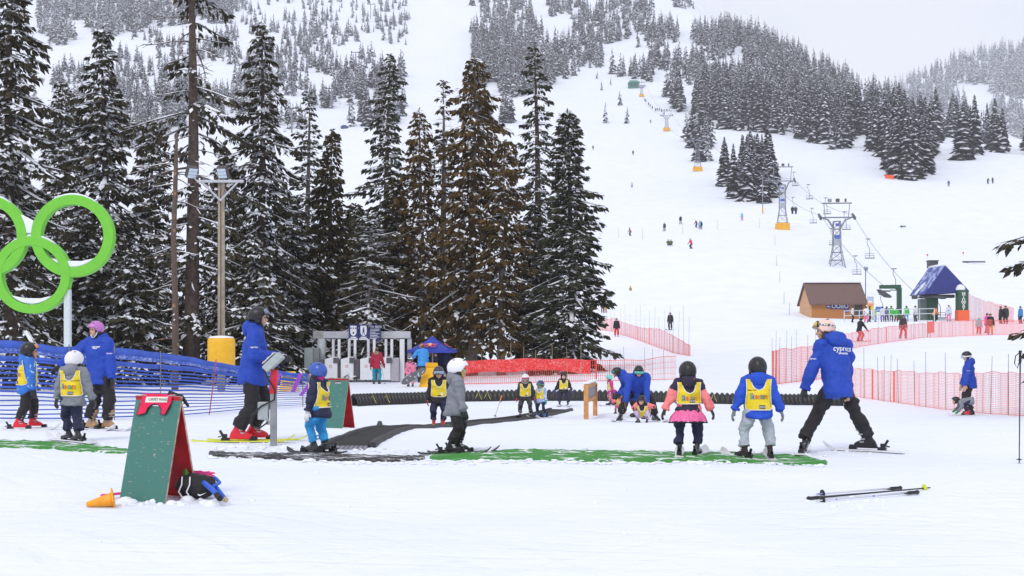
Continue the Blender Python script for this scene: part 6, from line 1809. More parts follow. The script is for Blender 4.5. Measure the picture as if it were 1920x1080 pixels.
def hut():
    d = 146.0; p = at(1572, d, -.3); root = thing('lodge_hut', 'small orange wooden ticket hut with a brown sloping roof below the chairlift', 'hut', p)
    k = d / FPX; X = lambda px_: (px_ - 1572) * k; Zp = lambda py_: CAMH - (py_ - HZ) * k - p.z
    W0, W1 = X(1522), X(1622); dep = 5.6; zw = Zp(566); zr_ = Zp(531)
    SID = bpy.data.materials.new('siding'); SID.use_nodes = True; n, l = SID.node_tree.nodes, SID.node_tree.links; bs = n['Principled BSDF']; bs.inputs['Roughness'].default_value = .7
    g = n.new('ShaderNodeTexCoord'); wv = n.new('ShaderNodeTexWave'); wv.bands_direction = 'Z'; wv.inputs['Scale'].default_value = 2.0; wv.inputs['Distortion'].default_value = .3; l.new(g.outputs['Object'], wv.inputs['Vector'])
    r = n.new('ShaderNodeValToRGB'); r.color_ramp.elements[0].color = (.40, .155, .045, 1); r.color_ramp.elements[1].color = (.52, .215, .06, 1); l.new(wv.outputs['Fac'], r.inputs['Fac']); l.new(r.outputs['Color'], bs.inputs['Base Color'])
    b = MB(); b.box(((W0 + W1) / 2, 0.06, zw / 2), (W1 - W0, .12, zw)); b.build('front_wall', SID, root)
    b = MB(); b.prism([(0, 0), (dep, 0), (dep, zw), (dep / 2, zr_ - .05), (0, zw)], -.06, .06)
    for s, x in ((-1, W0 - .063), (1, W1 + .063)):
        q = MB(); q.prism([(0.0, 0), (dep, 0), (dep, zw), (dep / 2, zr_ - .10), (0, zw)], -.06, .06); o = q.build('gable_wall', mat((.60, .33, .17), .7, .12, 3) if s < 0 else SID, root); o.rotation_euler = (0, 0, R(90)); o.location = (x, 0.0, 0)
    b = MB(); b.box(((W0 + W1) / 2, dep - .06, zw / 2), (W1 - W0, .12, zw)); b.build('rear_wall', SID, root)
    ROOF = mat((.165, .100, .088), .8, .12, 5, .4, 20)
    for s in (0, 1):
        y0, y1 = (-.45, dep / 2) if s == 0 else (dep + .45, dep / 2)
        z0 = zw - .35 if s == 0 else zw - .35
        b = MB(); a, c = W0 - .35, W1 + .25
        b.add([(a, y0, z0), (c, y0, z0), (c, y1, zr_), (a, y1, zr_), (a, y0, z0 + .16), (c, y0, z0 + .16), (c, y1, zr_ + .16), (a, y1, zr_ + .16)], [(0, 1, 2, 3), (4, 7, 6, 5), (0, 4, 5, 1), (1, 5, 6, 2), (2, 6, 7, 3), (3, 7, 4, 0)]); b.build('roof_slope', ROOF, root)
    b = MB(); b.box(((W0 + W1) / 2, dep / 2 + .12, zr_ + .24), (W1 - W0 + .5, .8, .16)); b.build('roof_snow', SNOW, root, bevel=.06)
    b = MB(); b.box((X(1609.5), -.025, Zp(580)), (X(1617) - X(1602), .05, 1.5)); wn_ = b.build('door', mat((.05, .055, .055), .4, .3, 4), root)
    for q in (-.3, .3):
        b = MB(); b.box((X(1609.5) + q, -.06, Zp(580)), (.05, .03, 1.5)); b.build('mullion', STEELD, wn_)
    sgn = mat((.018, .035, .16), .5, .1)
    b = MB(); b.box((X(1575), -.05, Zp(574)), (34 * k, .08, 11 * k)); s1 = b.build('blue_sign', sgn, root)
    for q in (1563, 1571.5, 1586.5):
        b = MB(); b.lathe([(.17, 0), (.24, 0), (.24, .02), (.17, .02)], 14, caps=False); e = b.build('ring_symbol', WHITE, s1); e.location = (X(q), -.10, Zp(574)); e.rotation_euler = (R(90), 0, 0)
    for q in range(4):
        b = MB(); b.box((X(1579), -.10, Zp(570.6 + q * 2.2)), (.36, .02, .06)); b.build('text_line', WHITE, s1)
    for cx, cy, w, h in ((1553, 574.5, 6, 8), (1586.5, 583, 9, 5)):
        b = MB(); b.box((X(cx), -.04, Zp(cy)), (w * k, .06, h * k)); s2 = b.build('small_sign', mat((.05, .08, .38), .5, .1), root)
        b = MB(); b.box((X(cx), -.08, Zp(cy)), (w * k * .6, .02, h * k * .25)); b.build('text_line', WHITE, s2)
    # lamp post by the hut
    lp = thing('floodlight_post', 'thin post with a small floodlight at the right end of the hut roof', 'light pole', at(1623, 149)); zt = CAMH - (506 - HZ) / FPX * 149 - lp.location.z
    b = MB(); b.tube([(0, 0, 0), (0, 0, zt)], .05, 6); b.build('post', STEELD, lp)
    b = MB(); b.box((0, -.1, zt + .15), (.42, .3, .36), Matrix.Rotation(.4, 3, 'X')); h = b.build('lamp', mat((.30, .34, .40), .3, .2), lp)
    # notice boards right of the hut
    for cx, y0, y1, c, lb in ((1632, 556, 564, (.45, .50, .62), 'pale grey notice panel above the red and yellow one right of the hut'), (1632, 566, 582, (.75, .30, .10), 'red and yellow notice panel right of the hut'), (1648, 575, 585, (.08, .20, .50), 'blue notice board right of the hut')):
        dd = 144.0; pb = at(cx, dd); nb = thing('notice_board', lb, 'notice board', pb); kk = dd / FPX; zc = CAMH - ((y0 + y1) / 2 - HZ) * kk - pb.z
        b = MB(); b.box((0, 0, zc), (12 * kk, .06, (y1 - y0) * kk)); bd = b.build('board', mat(c, .5, .15, 2), nb)
        if c[0] > .7:
            b = MB(); b.box((0, -.04, zc - .22), (12 * kk, .03, .40)); b.build('yellow_half', mat((.70, .58, .10), .5, .1), bd); b = MB(); b.box((0, -.04, zc + .36), (9 * kk, .03, .10)); b.build('text_line', WHITE, bd)
        b = MB(); b.tube([(-.3, .06, -.2), (-.3, .06, zc)], .04, 6); b.tube([(.3, .06, -.2), (.3, .06, zc)], .04, 6); b.build('legs', STEEL, nb)
hut()

def station():
    d = 142.0; p = at(1752, d, -.2); root = thing('lift_station', 'midway chairlift station with blue pyramid roof and green pillars', 'lift station', p)
    k = d / FPX; X = lambda px_: (px_ - 1752) * k; Zp = lambda py_: CAMH - (py_ - HZ) * k - p.z
    RB = mat((.020, .030, .20), .55, .12, 1.5, .2, 6)
    # gable roof running back to the left, closed blue front
    A, B, C = Vector((X(1725), -1.6, Zp(553))), Vector((X(1809), -1.2, Zp(548))), Vector((X(1763), -1.4, Zp(500)))
    ext = Vector((-.15, 4.6, -.02)); A2, B2, C2 = A + ext, B + ext, C + ext
    def slab(q, nm, m, t=.12):
        n_ = (q[1] - q[0]).cross(q[2] - q[0]).normalized() * t; b = MB(); b.add(list(q) + [v + n_ for v in q], [tuple(range(len(q))), tuple(range(len(q), 2 * len(q)))[::-1]] + [(i, (i + 1) % len(q), (i + 1) % len(q) + len(q), i + len(q)) for i in range(len(q))]); return b.build(nm, m, root)
    slab([A, B, C], 'roof_gable', RB); sl = slab([A, C, C2, A2], 'roof_slope', mat((.05, .07, .34), .6, .1, 1.3, color2=(.36, .42, .68), thr=.50)); slab([B, B2, C2, C], 'roof_slope', RB); slab([A2, C2, B2], 'roof_gable', RB)
    # old snow on the left slope and ridge
    n_ = (C - A).cross(C2 - A).normalized(); n_ = n_ if n_.x < 0 else -n_
    rn = random.Random(3)
    for q in range(4):
        u, v = rn.uniform(.05, .3), rn.uniform(.15, .95); c = A.lerp(C, u).lerp(A2.lerp(C2, u), v) + n_ * .14
        b = MB(); t1 = (C - A).normalized(); t2 = (A2 - A).normalized(); a_, b_ = rn.uniform(.25, .8), rn.uniform(.2, .6)
        b.add([c + t1 * a_ * math.cos(w) * rn.uniform(.7, 1.2) + t2 * b_ * math.sin(w) * rn.uniform(.7, 1.2) for w in np.linspace(0, 6.28, 9)[:-1]], [tuple(range(8))]); b.build('snow_patch', mat((.35, .40, .62), .9, .2, 2) if q % 2 else SNOW, sl)
    b = MB(); b.tube([C + Vector((0, 0, .12)), C2 + Vector((0, 0, .12))], .16, 8); b.build('ridge_snow', SNOW, root, True)
    b = MB(); b.box((C2.x + .4, C2.y + .2, C2.z + .45), (1.0, .9, .8)); hb = b.build('vent_box', mat((.08, .08, .085), .6, .15), root); b = MB(); b.box((C2.x + .4, C2.y + .2, C2.z + .88), (1.15, 1.05, .10)); b.build('vent_cap', STEELD, hb)
    # pillars
    def pillar(px0, px1, y_, top, m, nm='pillar', dep=1.0):
        b = MB(); b.box(((X(px0) + X(px1)) / 2, y_, Zp(top) / 2), ((px1 - px0) * k, dep, Zp(top))); return b.build(nm, m, root, bevel=.03)
    pr = pillar(1785, 1804, -1.55, 545, LGREEN); pillar(1744, 1763, 1.2, 556, LGREEN); pillar(1731, 1745, 1.5, 560, mat((.16, .20, .20), .5, .15)); pillar(1695.5, 1703, 2.6, 538, LGREEN, dep=.6)
    b = MB(); b.box(((X(1785) + X(1804)) / 2, -1.58, .62), (21 * k, 1.12, 1.3)); b.build('orange_pad', mat((.85, .14, .05), .6, .1), root, bevel=.04)
    for i, ch in enumerate('MIDWAY'):
        t = flat_text(ch, .50, .014); t.transform(Matrix.Translation((X(1794.5), -2.075, Zp(552.5 + i * 5.5))) @ Matrix.Rotation(R(90), 4, 'X')); link('lettering', t, WHITE, pr, fix=False)
    b = MB(); ell(b, (X(1792), -1.5, Zp(544.5)), 9.0 * k, .5, .62); b.box((X(1792), -1.5, Zp(549)), (.1, .1, .1)); me = remeshed(b, .08, 2)
    for v in me.vertices: v.co.z = max(v.co.z, Zp(545.2))
    link('snow_lump', me, SNOW, root, True, fix=False)
    # beam, bullwheel, drive
    b = MB(); b.box(((X(1728) + X(1788)) / 2, .2, Zp(555.5)), (60 * k, 1.2, .36)); b.build('drive_beam', STEELD, root, bevel=.03)
    b = MB(); b.lathe([(1.55, 0), (1.7, .05), (1.7, .18), (1.55, .22), (1.5, .11), (1.55, 0)], 28, (X(1752), .2, Zp(559)), caps=False); bw_ = b.build('bullwheel', STEELD, root)
    for a in range(6):
        b = MB(); b.tube([(X(1752), .2, Zp(559) + .1), (X(1752) + 1.55 * math.cos(a * PI / 3), .2 + 1.55 * math.sin(a * PI / 3), Zp(559) + .1)], .05, 5); b.build('spoke', STEELD, bw_)
    for q in (1717, 1770):
        b = MB(); b.box((X(q), .4, Zp(557)), (.55, .5, .42)); b.build('motor', STEELD, root, bevel=.05)
    b = MB(); b.box(((X(1662) + X(1702)) / 2, 2.6, Zp(536)), (40 * k, .5, .42)); b.build('return_arm', LGREEN, root, bevel=.03)
    b = MB(); b.prism([(X(1690), Zp(538)), (X(1703), Zp(538)), (X(1703), Zp(548))], 2.4, 2.8); b.build('arm_gusset', LGREEN, root)
    b = MB(); pr_ = [(X(1657), Zp(541)), (X(1663), Zp(541)), (X(1672), Zp(546)), (X(1684), Zp(554)), (X(1682), Zp(557)), (X(1672), Zp(556)), (X(1662), Zp(549))]; b.prism(pr_, 2.3, 2.9); b.build('sheave_guard', STEELD, root)
    b = MB(); b.box((X(1675), 2.6, Zp(544)), (14 * k, .3, .16)); b.build('sheave_frame', STEELD, root)
    # rail in front
    rl = thing('queue_rail', 'white metal railing before the queue left of the midway station', 'railing', at(1640, 131)); kk = 131 / FPX; x0 = (1583 - 1640) * kk; x1 = (1752 - 1640) * kk
    for zz in (.55, 1.05):
        b = MB(); b.tube([(x0, 0, zz + .1), (x1, 0, zz + .35)], .045, 6); b.build('rail', mat((.60, .62, .66), .5, .1), rl)
    for i in range(7):
        t = i / 6; b = MB(); xx = x0 + (x1 - x0) * t; b.tube([(xx, 0, -.3), (xx, 0, 1.15 + .25 * t)], .05, 6); b.build('post', mat((.60, .62, .66), .5, .1), rl)
station()

# ---- chairlift ------------------------------------------------------
def lattice_tower(px, py, d, top, label, pad=False, w0=1.1, w1=.55, arm=2.3, sign=True):
    p = at(px, d, -.3); root = thing('lift_tower', label, 'lift tower', p, R(-6)); H = CAMH - (top - HZ) / FPX * d - p.z
    Hb = H * .72
    for sx in (-1, 1):
        for sy in (-1, 1):
            b = MB(); b.tube([(sx * w0, sy * w0, 0), (sx * w1, sy * w1, Hb * .45), (sx * w1 * .9, sy * w1 * .9, Hb)], .065, 5); b.build('leg', STEEL, root)
    n = 6
    for i in range(n):
        z0, z1 = Hb * i / n, Hb * (i + 1) / n
        def hw(z): return w0 + (w1 - w0) * min(1, z / (Hb * .45)) if z < Hb * .45 else w1 * (1 - .1 * (z - Hb * .45) / (Hb * .55))
        a, c = hw(z0), hw(z1)
        b = MB()
        for sy in (-1, 1):
            b.tube([(-a, sy * a, z0), (c, sy * c, z1)], .028, 4); b.tube([(a, sy * a, z0), (-c, sy * c, z1)], .028, 4); b.tube([(-c, sy * c, z1), (c, sy * c, z1)], .045, 4)
            b.tube([(sy * a, -a, z0), (sy * c, c, z1)], .028, 4)
        b.build('bracing', STEEL, root)
    za = Hb + H * .06
    for s in (-1, 1):
        b = MB(); b.tube([(s * w1 * .9, 0, Hb * .86), (s * arm * .55, 0, za - .35), (s * arm, 0, za)], [.16, .14, .10], 6); b.build('arm', STEEL, root)
        b = MB(); b.box((s * (arm + .15), 0, za + .12), (.28, 2.6, .45), Matrix.Rotation(-s * .0, 3, 'Z') @ Matrix.Rotation(.32, 3, 'X')); b.build('sheave_train', STEELD, root, bevel=.06)
        b = MB(); b.tube([(s * arm * .72, 0, za), (s * arm * .82, 0, H)], .06, 5); b.build('frame_post', STEEL, root)
    b = MB(); b.tube([(-arm, 0, za), (arm, 0, za)], .12, 6); b.build('crossbeam', STEEL, root)
    b = MB(); b.tube([(-arm * .95, 0, H), (arm * .95, 0, H)], .09, 6); b.build('lifting_frame', STEELD, root)
    for x, m in ((-.45, mat((.25, .27, .30), .4, .2)), (.05, mat((.10, .07, .07), .5, .2)), (.55, STEELD)):
        b = MB(); b.box((x * arm, 0, H + .42), (.55 if x < .5 else .25, .45, .5)); b.build('floodlight', m, root, bevel=.06)
    if sign:
        b = MB(); b.box((0, -w1 - .12, Hb * .55), (.95, .06, 1.0)); b.build('notice_plate', mat((.36, .40, .46), .5, .1), root); b = MB(); b.box((-.05, -w1 - .14, Hb * .66), (.7, .06, .55)); b.build('blue_plate', mat((.06, .12, .50), .5, .2), root)
        b = MB(); b.box((0, -w1 - .14, Hb * .92), (.5, .06, .4)); b.build('blue_plate', mat((.06, .10, .45), .5, .2), root)
    if pad:
        b = MB(); b.box((0, 0, .75), (w0 * 2 + .25, w0 * 2 + .25, 1.4)); b.build('yellow_pad', PADY, root, bevel=.08)
    return root, p, H, za, arm
T1 = lattice_tower(1569, 498, depth_for(1569, 499, 150, 260), 381, 'grey lattice chairlift tower nearest the hut')
T2 = lattice_tower(1467, 430, depth_for(1467, 430, 150, 400), 313, 'lattice chairlift tower with yellow padded base beside the tree island', True, 1.2, .6, 2.2)
T3 = lattice_tower(1308, 321, depth_for(1308, 321, 200, 700), 246, 'small lattice chairlift tower with yellow base at the forest edge', True, 1.3, .6, 2.3, False)
T4 = lattice_tower(1250, 246, depth_for(1250, 246, 200, 900), 208, 'distant chairlift tower with yellow base below the skier queue', True, 1.3, .6, 2.3, False)
T5 = lattice_tower(1203, 182, depth_for(1203, 182, 200, 1200), 155, 'farthest chairlift tower with yellow base near the green summit building', True, 1.3, .6, 2.3, False)

def cables():
    for side, lb in ((-1, 'left haul rope of the chairlift'), (1, 'right haul rope of the chairlift')):
        P = [Vector(((1690 - 960) / FPX * 146 + side * 1.6, 146, pt(1690, 541 if side < 0 else 549, 146).z))]
        for T in (T1, T2, T3, T4, T5):
            P.append(T[1] + Vector((side * (T[4] + .1), 0, T[3] + .35)))
        Q = []
        for i in range(len(P) - 1):
            for t in np.linspace(0, 1, 12, endpoint=False):
                v = P[i].lerp(P[i + 1], t); v.z -= (P[i + 1] - P[i]).length * .018 * 4 * t * (1 - t); Q.append(v)
        Q.append(P[-1]); b = MB(); b.tube(Q, .028, 5); tag(b.build('haul_rope', STEELD), lb, 'rope')
        CAB.append(Q)
CAB = []
cables()
def chair(px, py, d, label, riders=0, proto=[None]):
    """seat centre seen at px,py"""
    p = pt(px, py, d); root = thing('lift_chair', label, 'lift chair', p, R(-8), 'chairs hanging on the chairlift')
    if proto[0] is None:
        parts = []
        b = MB(); b.box((0, 0, 0), (1.15, .45, .10)); parts.append(('seat', b.mesh('seat'), STEELD))
        b = MB(); b.tube([(-.55, .22, .05), (-.55, .26, .62), (.55, .26, .62), (.55, .22, .05)], .035, 5); b.tube([(-.55, .24, .34), (.55, .24, .34)], .03, 5); parts.append(('backrest', b.mesh('back'), STEEL))
        b = MB(); b.tube([(.0, .2, .1), (0, .24, 1.15), (-.10, .1, 1.45), (-.30, 0, 1.75), (-.34, 0, 2.05), (-.22, 0, 2.45)], .045, 6); parts.append(('hanger', b.mesh('hanger'), STEEL))
        b = MB(); b.box((-.22, 0, 2.48), (.60, .12, .10)); parts.append(('grip', b.mesh('grip'), STEELD))
        proto[0] = parts
    for nm, me, m in proto[0]:
        link(nm, me if me.users == 0 else me, m, root, fix=False)
    return root
def lift_d(px): return float(np.interp(px, [1308, 1467, 1568, 1690], [395, T2[1].y, T1[1].y, 146]))
for (px_, py_, lb) in ((1491, 348, 'empty chair just right of the tower beside the tree island'), (1518, 373, 'empty upper chair right of the tree-island tower'), (1525, 418, 'empty chair right of the occupied one'), (1551, 401, 'empty chair passing the crossarm of the tower nearest the hut'),
                        (1587, 430, 'empty chair below the right crossarm of the tower nearest the hut'), (1562, 459, 'empty chair behind the lower legs of the tower nearest the hut'), (1631, 484, 'empty chair midway between the hut tower and the blue-roofed station'), (1607, 514, 'empty chair hanging above the right end of the hut'),
                        (1680, 544, 'empty chair at the green return arm of the station'), (1656, 590, 'chair at the loading line right of the notice panels'), (1764, 596, 'chair under the blue roof of the midway station'), (1489, 395, 'chair carrying two dark-clothed riders'), (1441, 342, 'chair before the dark trees of the tree island')):
    chair(px_, py_, lift_d(px_) - (1.0 if px_ < 1700 else -1), lb)

# the second lift on the far left hillside
def t_tower(px, py, top, label):
    d = depth_for(px, py, 150, 1300) or 500; p = at(px, d, -.3); H = CAMH - (top - HZ) / FPX * d - p.z; root = thing('lift_pylon', label, 'lift pylon', p)
    w = .038 * d / 10 * .35
    b = MB(); b.tube([(0, 0, 0), (0, 0, H)], [.35, .28], 8); b.build('mast', STEEL, root); b = MB(); b.box((0, 0, H), (5.4, .4, .4)); b.build('crossarm', STEELD, root)
    for s in (-1, 1):
        b = MB(); b.box((s * 2.6, 0, H + .35), (.5, 2.2, .45)); b.build('sheave_train', STEELD, root)
    return root
for a_ in ((547, 249, 203, 'lowest mast of the far left lift, above the thin conifers'), (622, 204, 166, 'second mast of the far left lift'), (667, 132, 98, 'third mast of the far left lift'), (695, 36, 8, 'uppermost mast of the far left lift'), (652, 0, -20, 'mast of the far left lift at the top edge')):
    if a_[1] > 10: t_tower(*a_)
for i_, (px_, py_) in enumerate(((534, 247), (637, 195), (600, 180), (643, 141), (655, 118), (673, 107), (686, 28), (700, 24))):
    d_ = (depth_for(px_, py_ + 14, 150, 1300) or 500) - 6
    chair(px_, py_, d_, ('lowest', 'second', 'third', 'fourth', 'fifth', 'sixth', 'seventh', 'topmost')[i_] + ' small empty chair, counted up the far left lift')

def summit():
    d = depth_for(1188, 166, 200, 1300); root = thing('summit_building', 'small green lift building at the top of the open slope', 'building', at(1188, d, -.5)); k = d / FPX
    b = MB(); b.box((0, 0, 5 * k), (20 * k, 5, 10 * k)); b.build('wall', mat((.05, .22, .17), .6, .15), root); b = MB(); b.prism([(-11 * k, 10 * k), (11 * k, 10 * k), (6 * k, 14 * k), (-8 * k, 14 * k)], -3.4, 3.4); b.build('roof', mat((.08, .26, .20), .6, .15), root)
    b = MB(); b.box((14 * k, -1, 3 * k), (10 * k, 4, 6 * k)); b.build('annex', mat((.40, .42, .50), .6, .15), root)
    for x in (-5, 0, 5):
        b = MB(); b.box((x * k, -2.55, 5 * k), (3 * k, .1, 4 * k)); b.build('window', STEELD, root)
    d = depth_for(646, 241, 150, 900); v = thing('snow_groomer', 'small blue snow groomer parked on the left run', 'vehicle', at(646, d, -.1)); k = d / FPX
    b = MB(); b.box((0, 0, 3.0 * k), (13 * k, 3, 3.2 * k)); b.build('body', mat((.03, .07, .32), .4, .1), v, bevel=.2); b = MB(); b.box((0, 0, 5.2 * k), (8 * k, 2.2, 2.0 * k)); b.build('cab', LENS_D, v, bevel=.2); b = MB(); b.box((0, 0, .8 * k), (13.5 * k, 3.4, 1.6 * k)); b.build('track', STEELD, v, bevel=.2)
    d = depth_for(1668, 334, 200, 800); s = thing('orange_banner', 'bright orange banner at the foot of the right conifers', 'banner', at(1668, d - 3)); k = d / FPX
    b = MB(); b.box((0, 0, 4.5 * k), (16 * k, .1, 7 * k), Matrix.Rotation(.12, 3, 'Y')); b.build('cloth', mat((.90, .10, .03), .6, .12), s)
    for x in (-7, 7):
        b = MB(); b.tube([(x * k, .1, -.3), (x * k, .1, 8 * k)], .06, 5); b.build('post', STEELD, s)
    for cx, cy, lb in ((1430, 400, 'grey lamp mast with yellow foot left of the tree-island tower'),):
        d = depth_for(cx, cy, 150, 500); m = thing('lamp_mast', lb, 'mast', at(cx, d)); k = d / FPX; b = MB(); b.tube([(0, 0, 0), (0, 0, 75 * k)], .10, 6); b.build('mast', STEEL, m); b = MB(); b.tube([(0, 0, 0), (0, 0, 11 * k)], .16, 8); b.build('foot_pad', PADY, m); b = MB(); b.box((0, -.2, 75 * k), (1.0, .4, .4)); b.build('lamp', STEELD, m)
    # low snow fence lines on the right slope
    for cx, cy, w, lb in ((1826, 494, 42, 'thin dark rail lying on the slope above the midway station'), (1693, 427, 10, 'short dark rail lying on the open slope right of the hut tower')):
        d = depth_for(cx, cy, 150, 500); s = thing('terrain_rail', lb, 'rail', at(cx, d)); k = d / FPX
        b = MB(); b.box((0, 0, .25), (w * k, .3, .22)); b.build('rail', STEELD, s)
        b = MB(); b.box((-w * k * .3, 0, .08), (.2, .3, .3)); b.build('foot', STEELD, s)
    for cx, cy, lb in ((1739, 480, 'small red marker disc above the station roof'), (1806, 476, 'small red marker disc right of the station roof')):
        d = depth_for(cx, cy + 4, 150, 500); s = thing('slope_marker', lb, 'marker', at(cx, d)); b = MB(); b.tube([(0, 0, -.2), (0, 0, .4)], .03, 5); b.build('stake', BAMBOO, s); b = MB(); ell(b, (0, 0, .5), .16, .08, .16); b.build('disc', mat((.75, .02, .03), .5, .1), s, True)
    for i_, (cx, cy, h) in enumerate(((1453, 460, 1.6), (1456, 500, 1.5), (1462, 530, 1.5), (1470, 570, 1.5), (1480, 590, 1.4), (1424, 428, 2.0), (1345, 430, 2.0), (1280, 438, 2.0), (1205, 450, 2.0), (1125, 445, 2.0), (1160, 446, 1.8))):
        d = depth_for(cx, cy, 100, 500); b = MB(); b.tube([(0, 0, -.2), (.02, 0, h)], [.03, .02], 5); o = b.build('marker_stake', POLE); o.location = at(cx, d); tag(o, 'thin dark stake standing on the open slope right of the conifers', 'stake', 'stakes on the slope')
summit()

# ------------------------------------------------------------------ distant people
GRN = cloth((.05, .45, .06)); OLV = cloth((.10, .14, .05)); CYAN = cloth((.10, .50, .60)); ORJ = cloth((.75, .25, .04)); PNK = cloth((.85, .05, .42)); REDC = cloth((.60, .02, .04)); PURP2 = cloth((.20, .12, .40)); WHT = cloth((.65, .65, .70)); BRN = cloth((.05, .03, .03)); LBL = cloth((.20, .45, .75))
SIT = dict(hip=(0, -.05, -.34), feet=[(-.08, .30, 0), (.08, .30, 0)], lean=12, hands=[(-.15, .16, .30), (.15, .16, .30)])
SKI = dict(lean=22, hip=(0, -.03, -.06), feet=[(-.09, 0, 0), (.09, 0, 0)], hands=[(-.20, .18, .46), (.20, .18, .46)])
def fp(px, py, H, hd, label, jacket=BLACK, pants=BLACK, helmet=GBLACK, d=None, **kw):
    d = d or depth_for(px, py, 60, 1200)
    return person(px, d, H, hd, label, jacket, pants, helmet, lod=2, **kw)
S0 = dict(skis=1.5, ski_mat=DKGREY)
fp(1257, 620, 1.82, 205, 'lone skier in black standing on the rise left of the tutu child', d=126, **S0)
fp(1156, 614, 1.78, 180, 'person in long black coat and red trousers behind the netting bank', BLACK, REDC, d=118)
fp(1136, 585, 1.2, 200, 'child in yellow and red at the end of the conifer branches', YELLOW, REDC, d=150)
fp(1130, 585, 1.5, 180, 'dark figure beside the yellow and red child at the conifer branches', NAVY, BLACK, d=150)
fp(1182, 545, 1.0, 180, 'child in yellow sitting alone on the lower slope', YELLOW, BLACK, kid=.8, **SIT)
fp(1182, 443, 1.75, 250, 'snowboarder in brown leaning on the slope nearest the conifers', cloth((.30, .16, .06)), BLACK, **SKI)
fp(1246, 434, 1.75, 200, 'skier in dark clothes above the sitting pair', DKGREY, BLACK, **S0)
fp(1276, 421, 1.75, 190, 'topmost black-clad skier of the cluster on the slope', BLACK, BLACK, **S0)
fp(1306, 428, 1.75, 235, 'skier in maroon bending beside the pair in blue', cloth((.20, .03, .06)), NAVY, **SKI)
fp(1312, 431, 1.75, 180, 'skier in pale blue jacket, left of the close pair', LBL, BLACK)
fp(1314.5, 431, 1.75, 180, 'skier in dark jacket, right of the close pair', NAVY, BLACK)
fp(1296, 467, 1.8, 240, 'snowboarder in red jacket crouching on the slope', cloth((.70, .04, .10)), DKGREY, **SKI)
fp(1253, 461, 1.6, 180, 'left one of two people in olive sitting on the slope', OLV, OLV, **SIT)
fp(1258, 461, 1.6, 180, 'right one of two people in olive sitting on the slope', cloth((.14, .20, .08)), OLV, **SIT)
fp(1391, 414, 1.7, 180, 'skier in pale blue jacket and red trousers below the tree island', LBL, REDC)
fp(1185, 353, 1.7, 200, 'skier in white and grey high on the slope', WHT, DKGREY, **SKI)
fp(1187, 291, 1.75, 190, 'single dark skier on the upper slope', BLACK, BLACK)
fp(1112, 281, 1.7, 190, 'tiny grey skier on the upper slope near the conifer tops', DKGREY, DKGREY)
fp(1220, 231, 1.75, 200, 'skier in maroon leaning below the summit queue', cloth((.25, .02, .04)), BLACK, **SKI)
fp(1779, 350, 1.75, 220, 'blue-clad skier alone on the right upper slope', cloth((.03, .06, .40)), NAVY, **SKI)
fp(1852, 345, 1.75, 160, 'left dark skier of the pair on the right upper slope', BLACK, BLACK, **SKI)
fp(1861, 345, 1.75, 160, 'right dark skier of the pair on the right upper slope', DKGREY, DKGREY)
for k_, (a_, b_) in enumerate(((1209, 190), (1211, 194), (1216, 199), (1219, 202), (1223, 205), (1229, 209), (1232, 209), (1236, 210), (1240, 211), (1245, 217))):
    fp(a_, b_, 1.75, 40, ('topmost', 'second', 'third', 'fourth', 'fifth', 'sixth', 'seventh', 'eighth', 'ninth', 'lowest')[k_] + ' tiny skier in the queue line below the summit building', (BLACK, NAVY, DKGREY, cloth((.03, .20, .16)))[k_ % 4], BLACK, group='queue below the summit building')
# around the midway station
fp(1612, 632, 1.78, 60, 'skier in black jacket and red trousers behind the netting left of the walker', BLACK, REDC, d=84, **dict(SKI, lean=14), skis=1.5, ski_mat=RED)
fp(1693, 628, 1.78, 170, 'person in brown jacket and red trousers walking behind the netting', BRN, REDC, d=92, feet=[(-.10, .05, 0), (.10, -.05, 0)], hair=HAIR)
fp(1598, 604, 1.75, 100, 'person in black and white at the hut door', WHITEBL, BLACK, d=131)
fp(1624, 604, 1.75, 20, 'person in white jacket and pink trousers beside the hut', WHITEBL, PINKPANT, d=130)
fp(1630, 604, 1.75, 90, 'person in black reaching toward the pink-trousered one at the hut', BLACK, BLACK, d=134)
fp(1641, 606, 1.45, 120, 'child in lime and blue behind the queue rail', cloth((.30, .50, .06)), LBL, d=133)
fp(1655, 606, 1.7, 0, 'person in lilac trousers behind the queue rail', WHT, PURP2, d=133)
fp(1663, 606, 1.7, 0, 'person in slate blue behind the queue rail', cloth((.12, .13, .22)), NAVY, d=133)
fp(1671, 606, 1.75, 20, 'person in bright green jacket behind the queue rail', GRN, BRN, d=133)
fp(1680, 606, 1.65, 40, 'bending person in green and black behind the queue rail', GRN, cloth((.20, .02, .04)), d=133, **dict(SKI))
fp(1700, 606, 1.75, 0, 'person in green jacket left of the station pillar', GRN, LBL, d=134)
fp(1717, 606, 1.75, 330, 'person in grey and white at the loading line', WHITEBL, DKGREY, d=134)
fp(1752, 606, 1.8, 90, 'person in orange jacket shovelling under the station roof', ORJ, BLACK, d=134, **dict(SKI))
fp(1779, 607, 1.8, 200, 'person in white and blue jacket and pink trousers at the MIDWAY pillar', cloth((.60, .62, .70), (.03, .08, .45), .55, 5.), PINKPANT, d=133)
fp(1835, 620, 1.5, 180, 'child in aqua jacket behind the right netting', CYAN, REDC, helmet=WHITE, d=101, kid=.4)
fp(1850, 618, 1.7, 150, 'person in bright pink behind the right netting', PNK, cloth((.60, .10, .30)), d=103)
fp(1857, 620, 1.75, 210, 'person in black jacket and orange trousers behind the right netting', BLACK, ORJ, d=100)
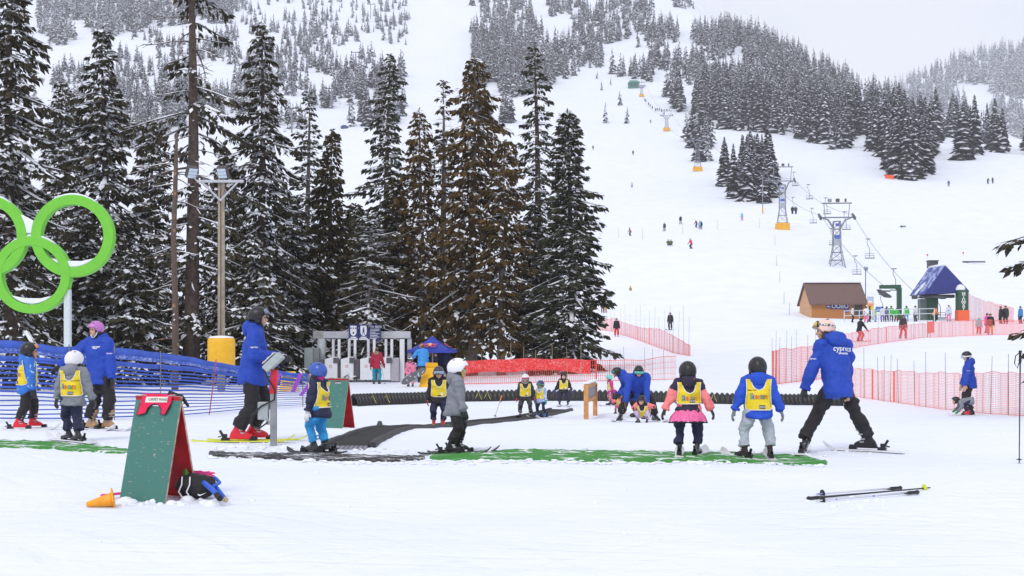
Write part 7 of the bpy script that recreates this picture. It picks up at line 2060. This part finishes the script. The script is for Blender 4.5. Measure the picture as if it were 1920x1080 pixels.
fp(1877, 604, 1.75, 260, 'left one of two black-clad people right of the station', BLACK, BLACK, d=122)
fp(1886, 603, 1.8, 230, 'right one of two black-clad people right of the station', cloth((.03, .03, .04)), BLACK, d=122, fat=1.15)
fp(1914, 604, 1.75, 250, 'person in blue jacket behind the conifer branch at the right edge', cloth((.05, .22, .50)), NAVY, d=122)
# riders on the chairs
for px_, py_, lb, c_ in ((1485.5, 395, 'left rider on the occupied chair', BLACK), (1492, 395, 'right rider on the occupied chair', DKGREY)):
    dd = lift_d(1489) - 1.0; q = pt(px_, py_, dd); person(px_, dd, 1.7, 190, lb, c_, cloth((.02, .03, .08)), GBLACK, lod=2, hip=(0, -.02, -.02), feet=[(-.06, .26, 0), (.06, .26, 0)], hands=[(-.14, .2, .55), (.14, .2, .55)], lean=2, pos=q + Vector((0, -.1, -.76)))
for px_, lb, c_ in ((1653, 'left rider seated at the loading line', cloth((.02, .10, .08))), (1660, 'right rider seated at the loading line', cloth((.04, .05, .10)))):
    dd = lift_d(1656) - 1.0; q = pt(px_, 590, dd); person(px_, dd, 1.7, 185, lb, c_, BLACK, GBLACK, lod=2, hip=(0, -.02, -.02), feet=[(-.06, .26, 0), (.06, .26, 0)], hands=[(-.14, .2, .55), (.14, .2, .75)], lean=2, pos=q + Vector((0, -.1, -.76)))
bpy.data.scenes.remove(TMP)

# ------------------------------------------------------------------ the air: even thin haze over the whole valley
def build_haze():
    b = MB()
    b.box((0, 1650, 450), (9000, 3800, 1040))
    m = bpy.data.materials.new('haze_air'); m.use_nodes = True
    n, l = m.node_tree.nodes, m.node_tree.links
    n.clear()
    v = n.new('ShaderNodeVolumePrincipled'); v.inputs['Color'].default_value = (.93, .95, 1.0, 1); v.inputs['Density'].default_value = HAZE
    v.inputs['Anisotropy'].default_value = 0.0
    o = n.new('ShaderNodeOutputMaterial'); l.new(v.outputs['Volume'], o.inputs['Volume'])
    ob = b.build('haze', m)
    tag(ob, 'thin pale winter haze filling the valley air', 'haze', kind='stuff')
HAZE = 0.00020
build_haze()
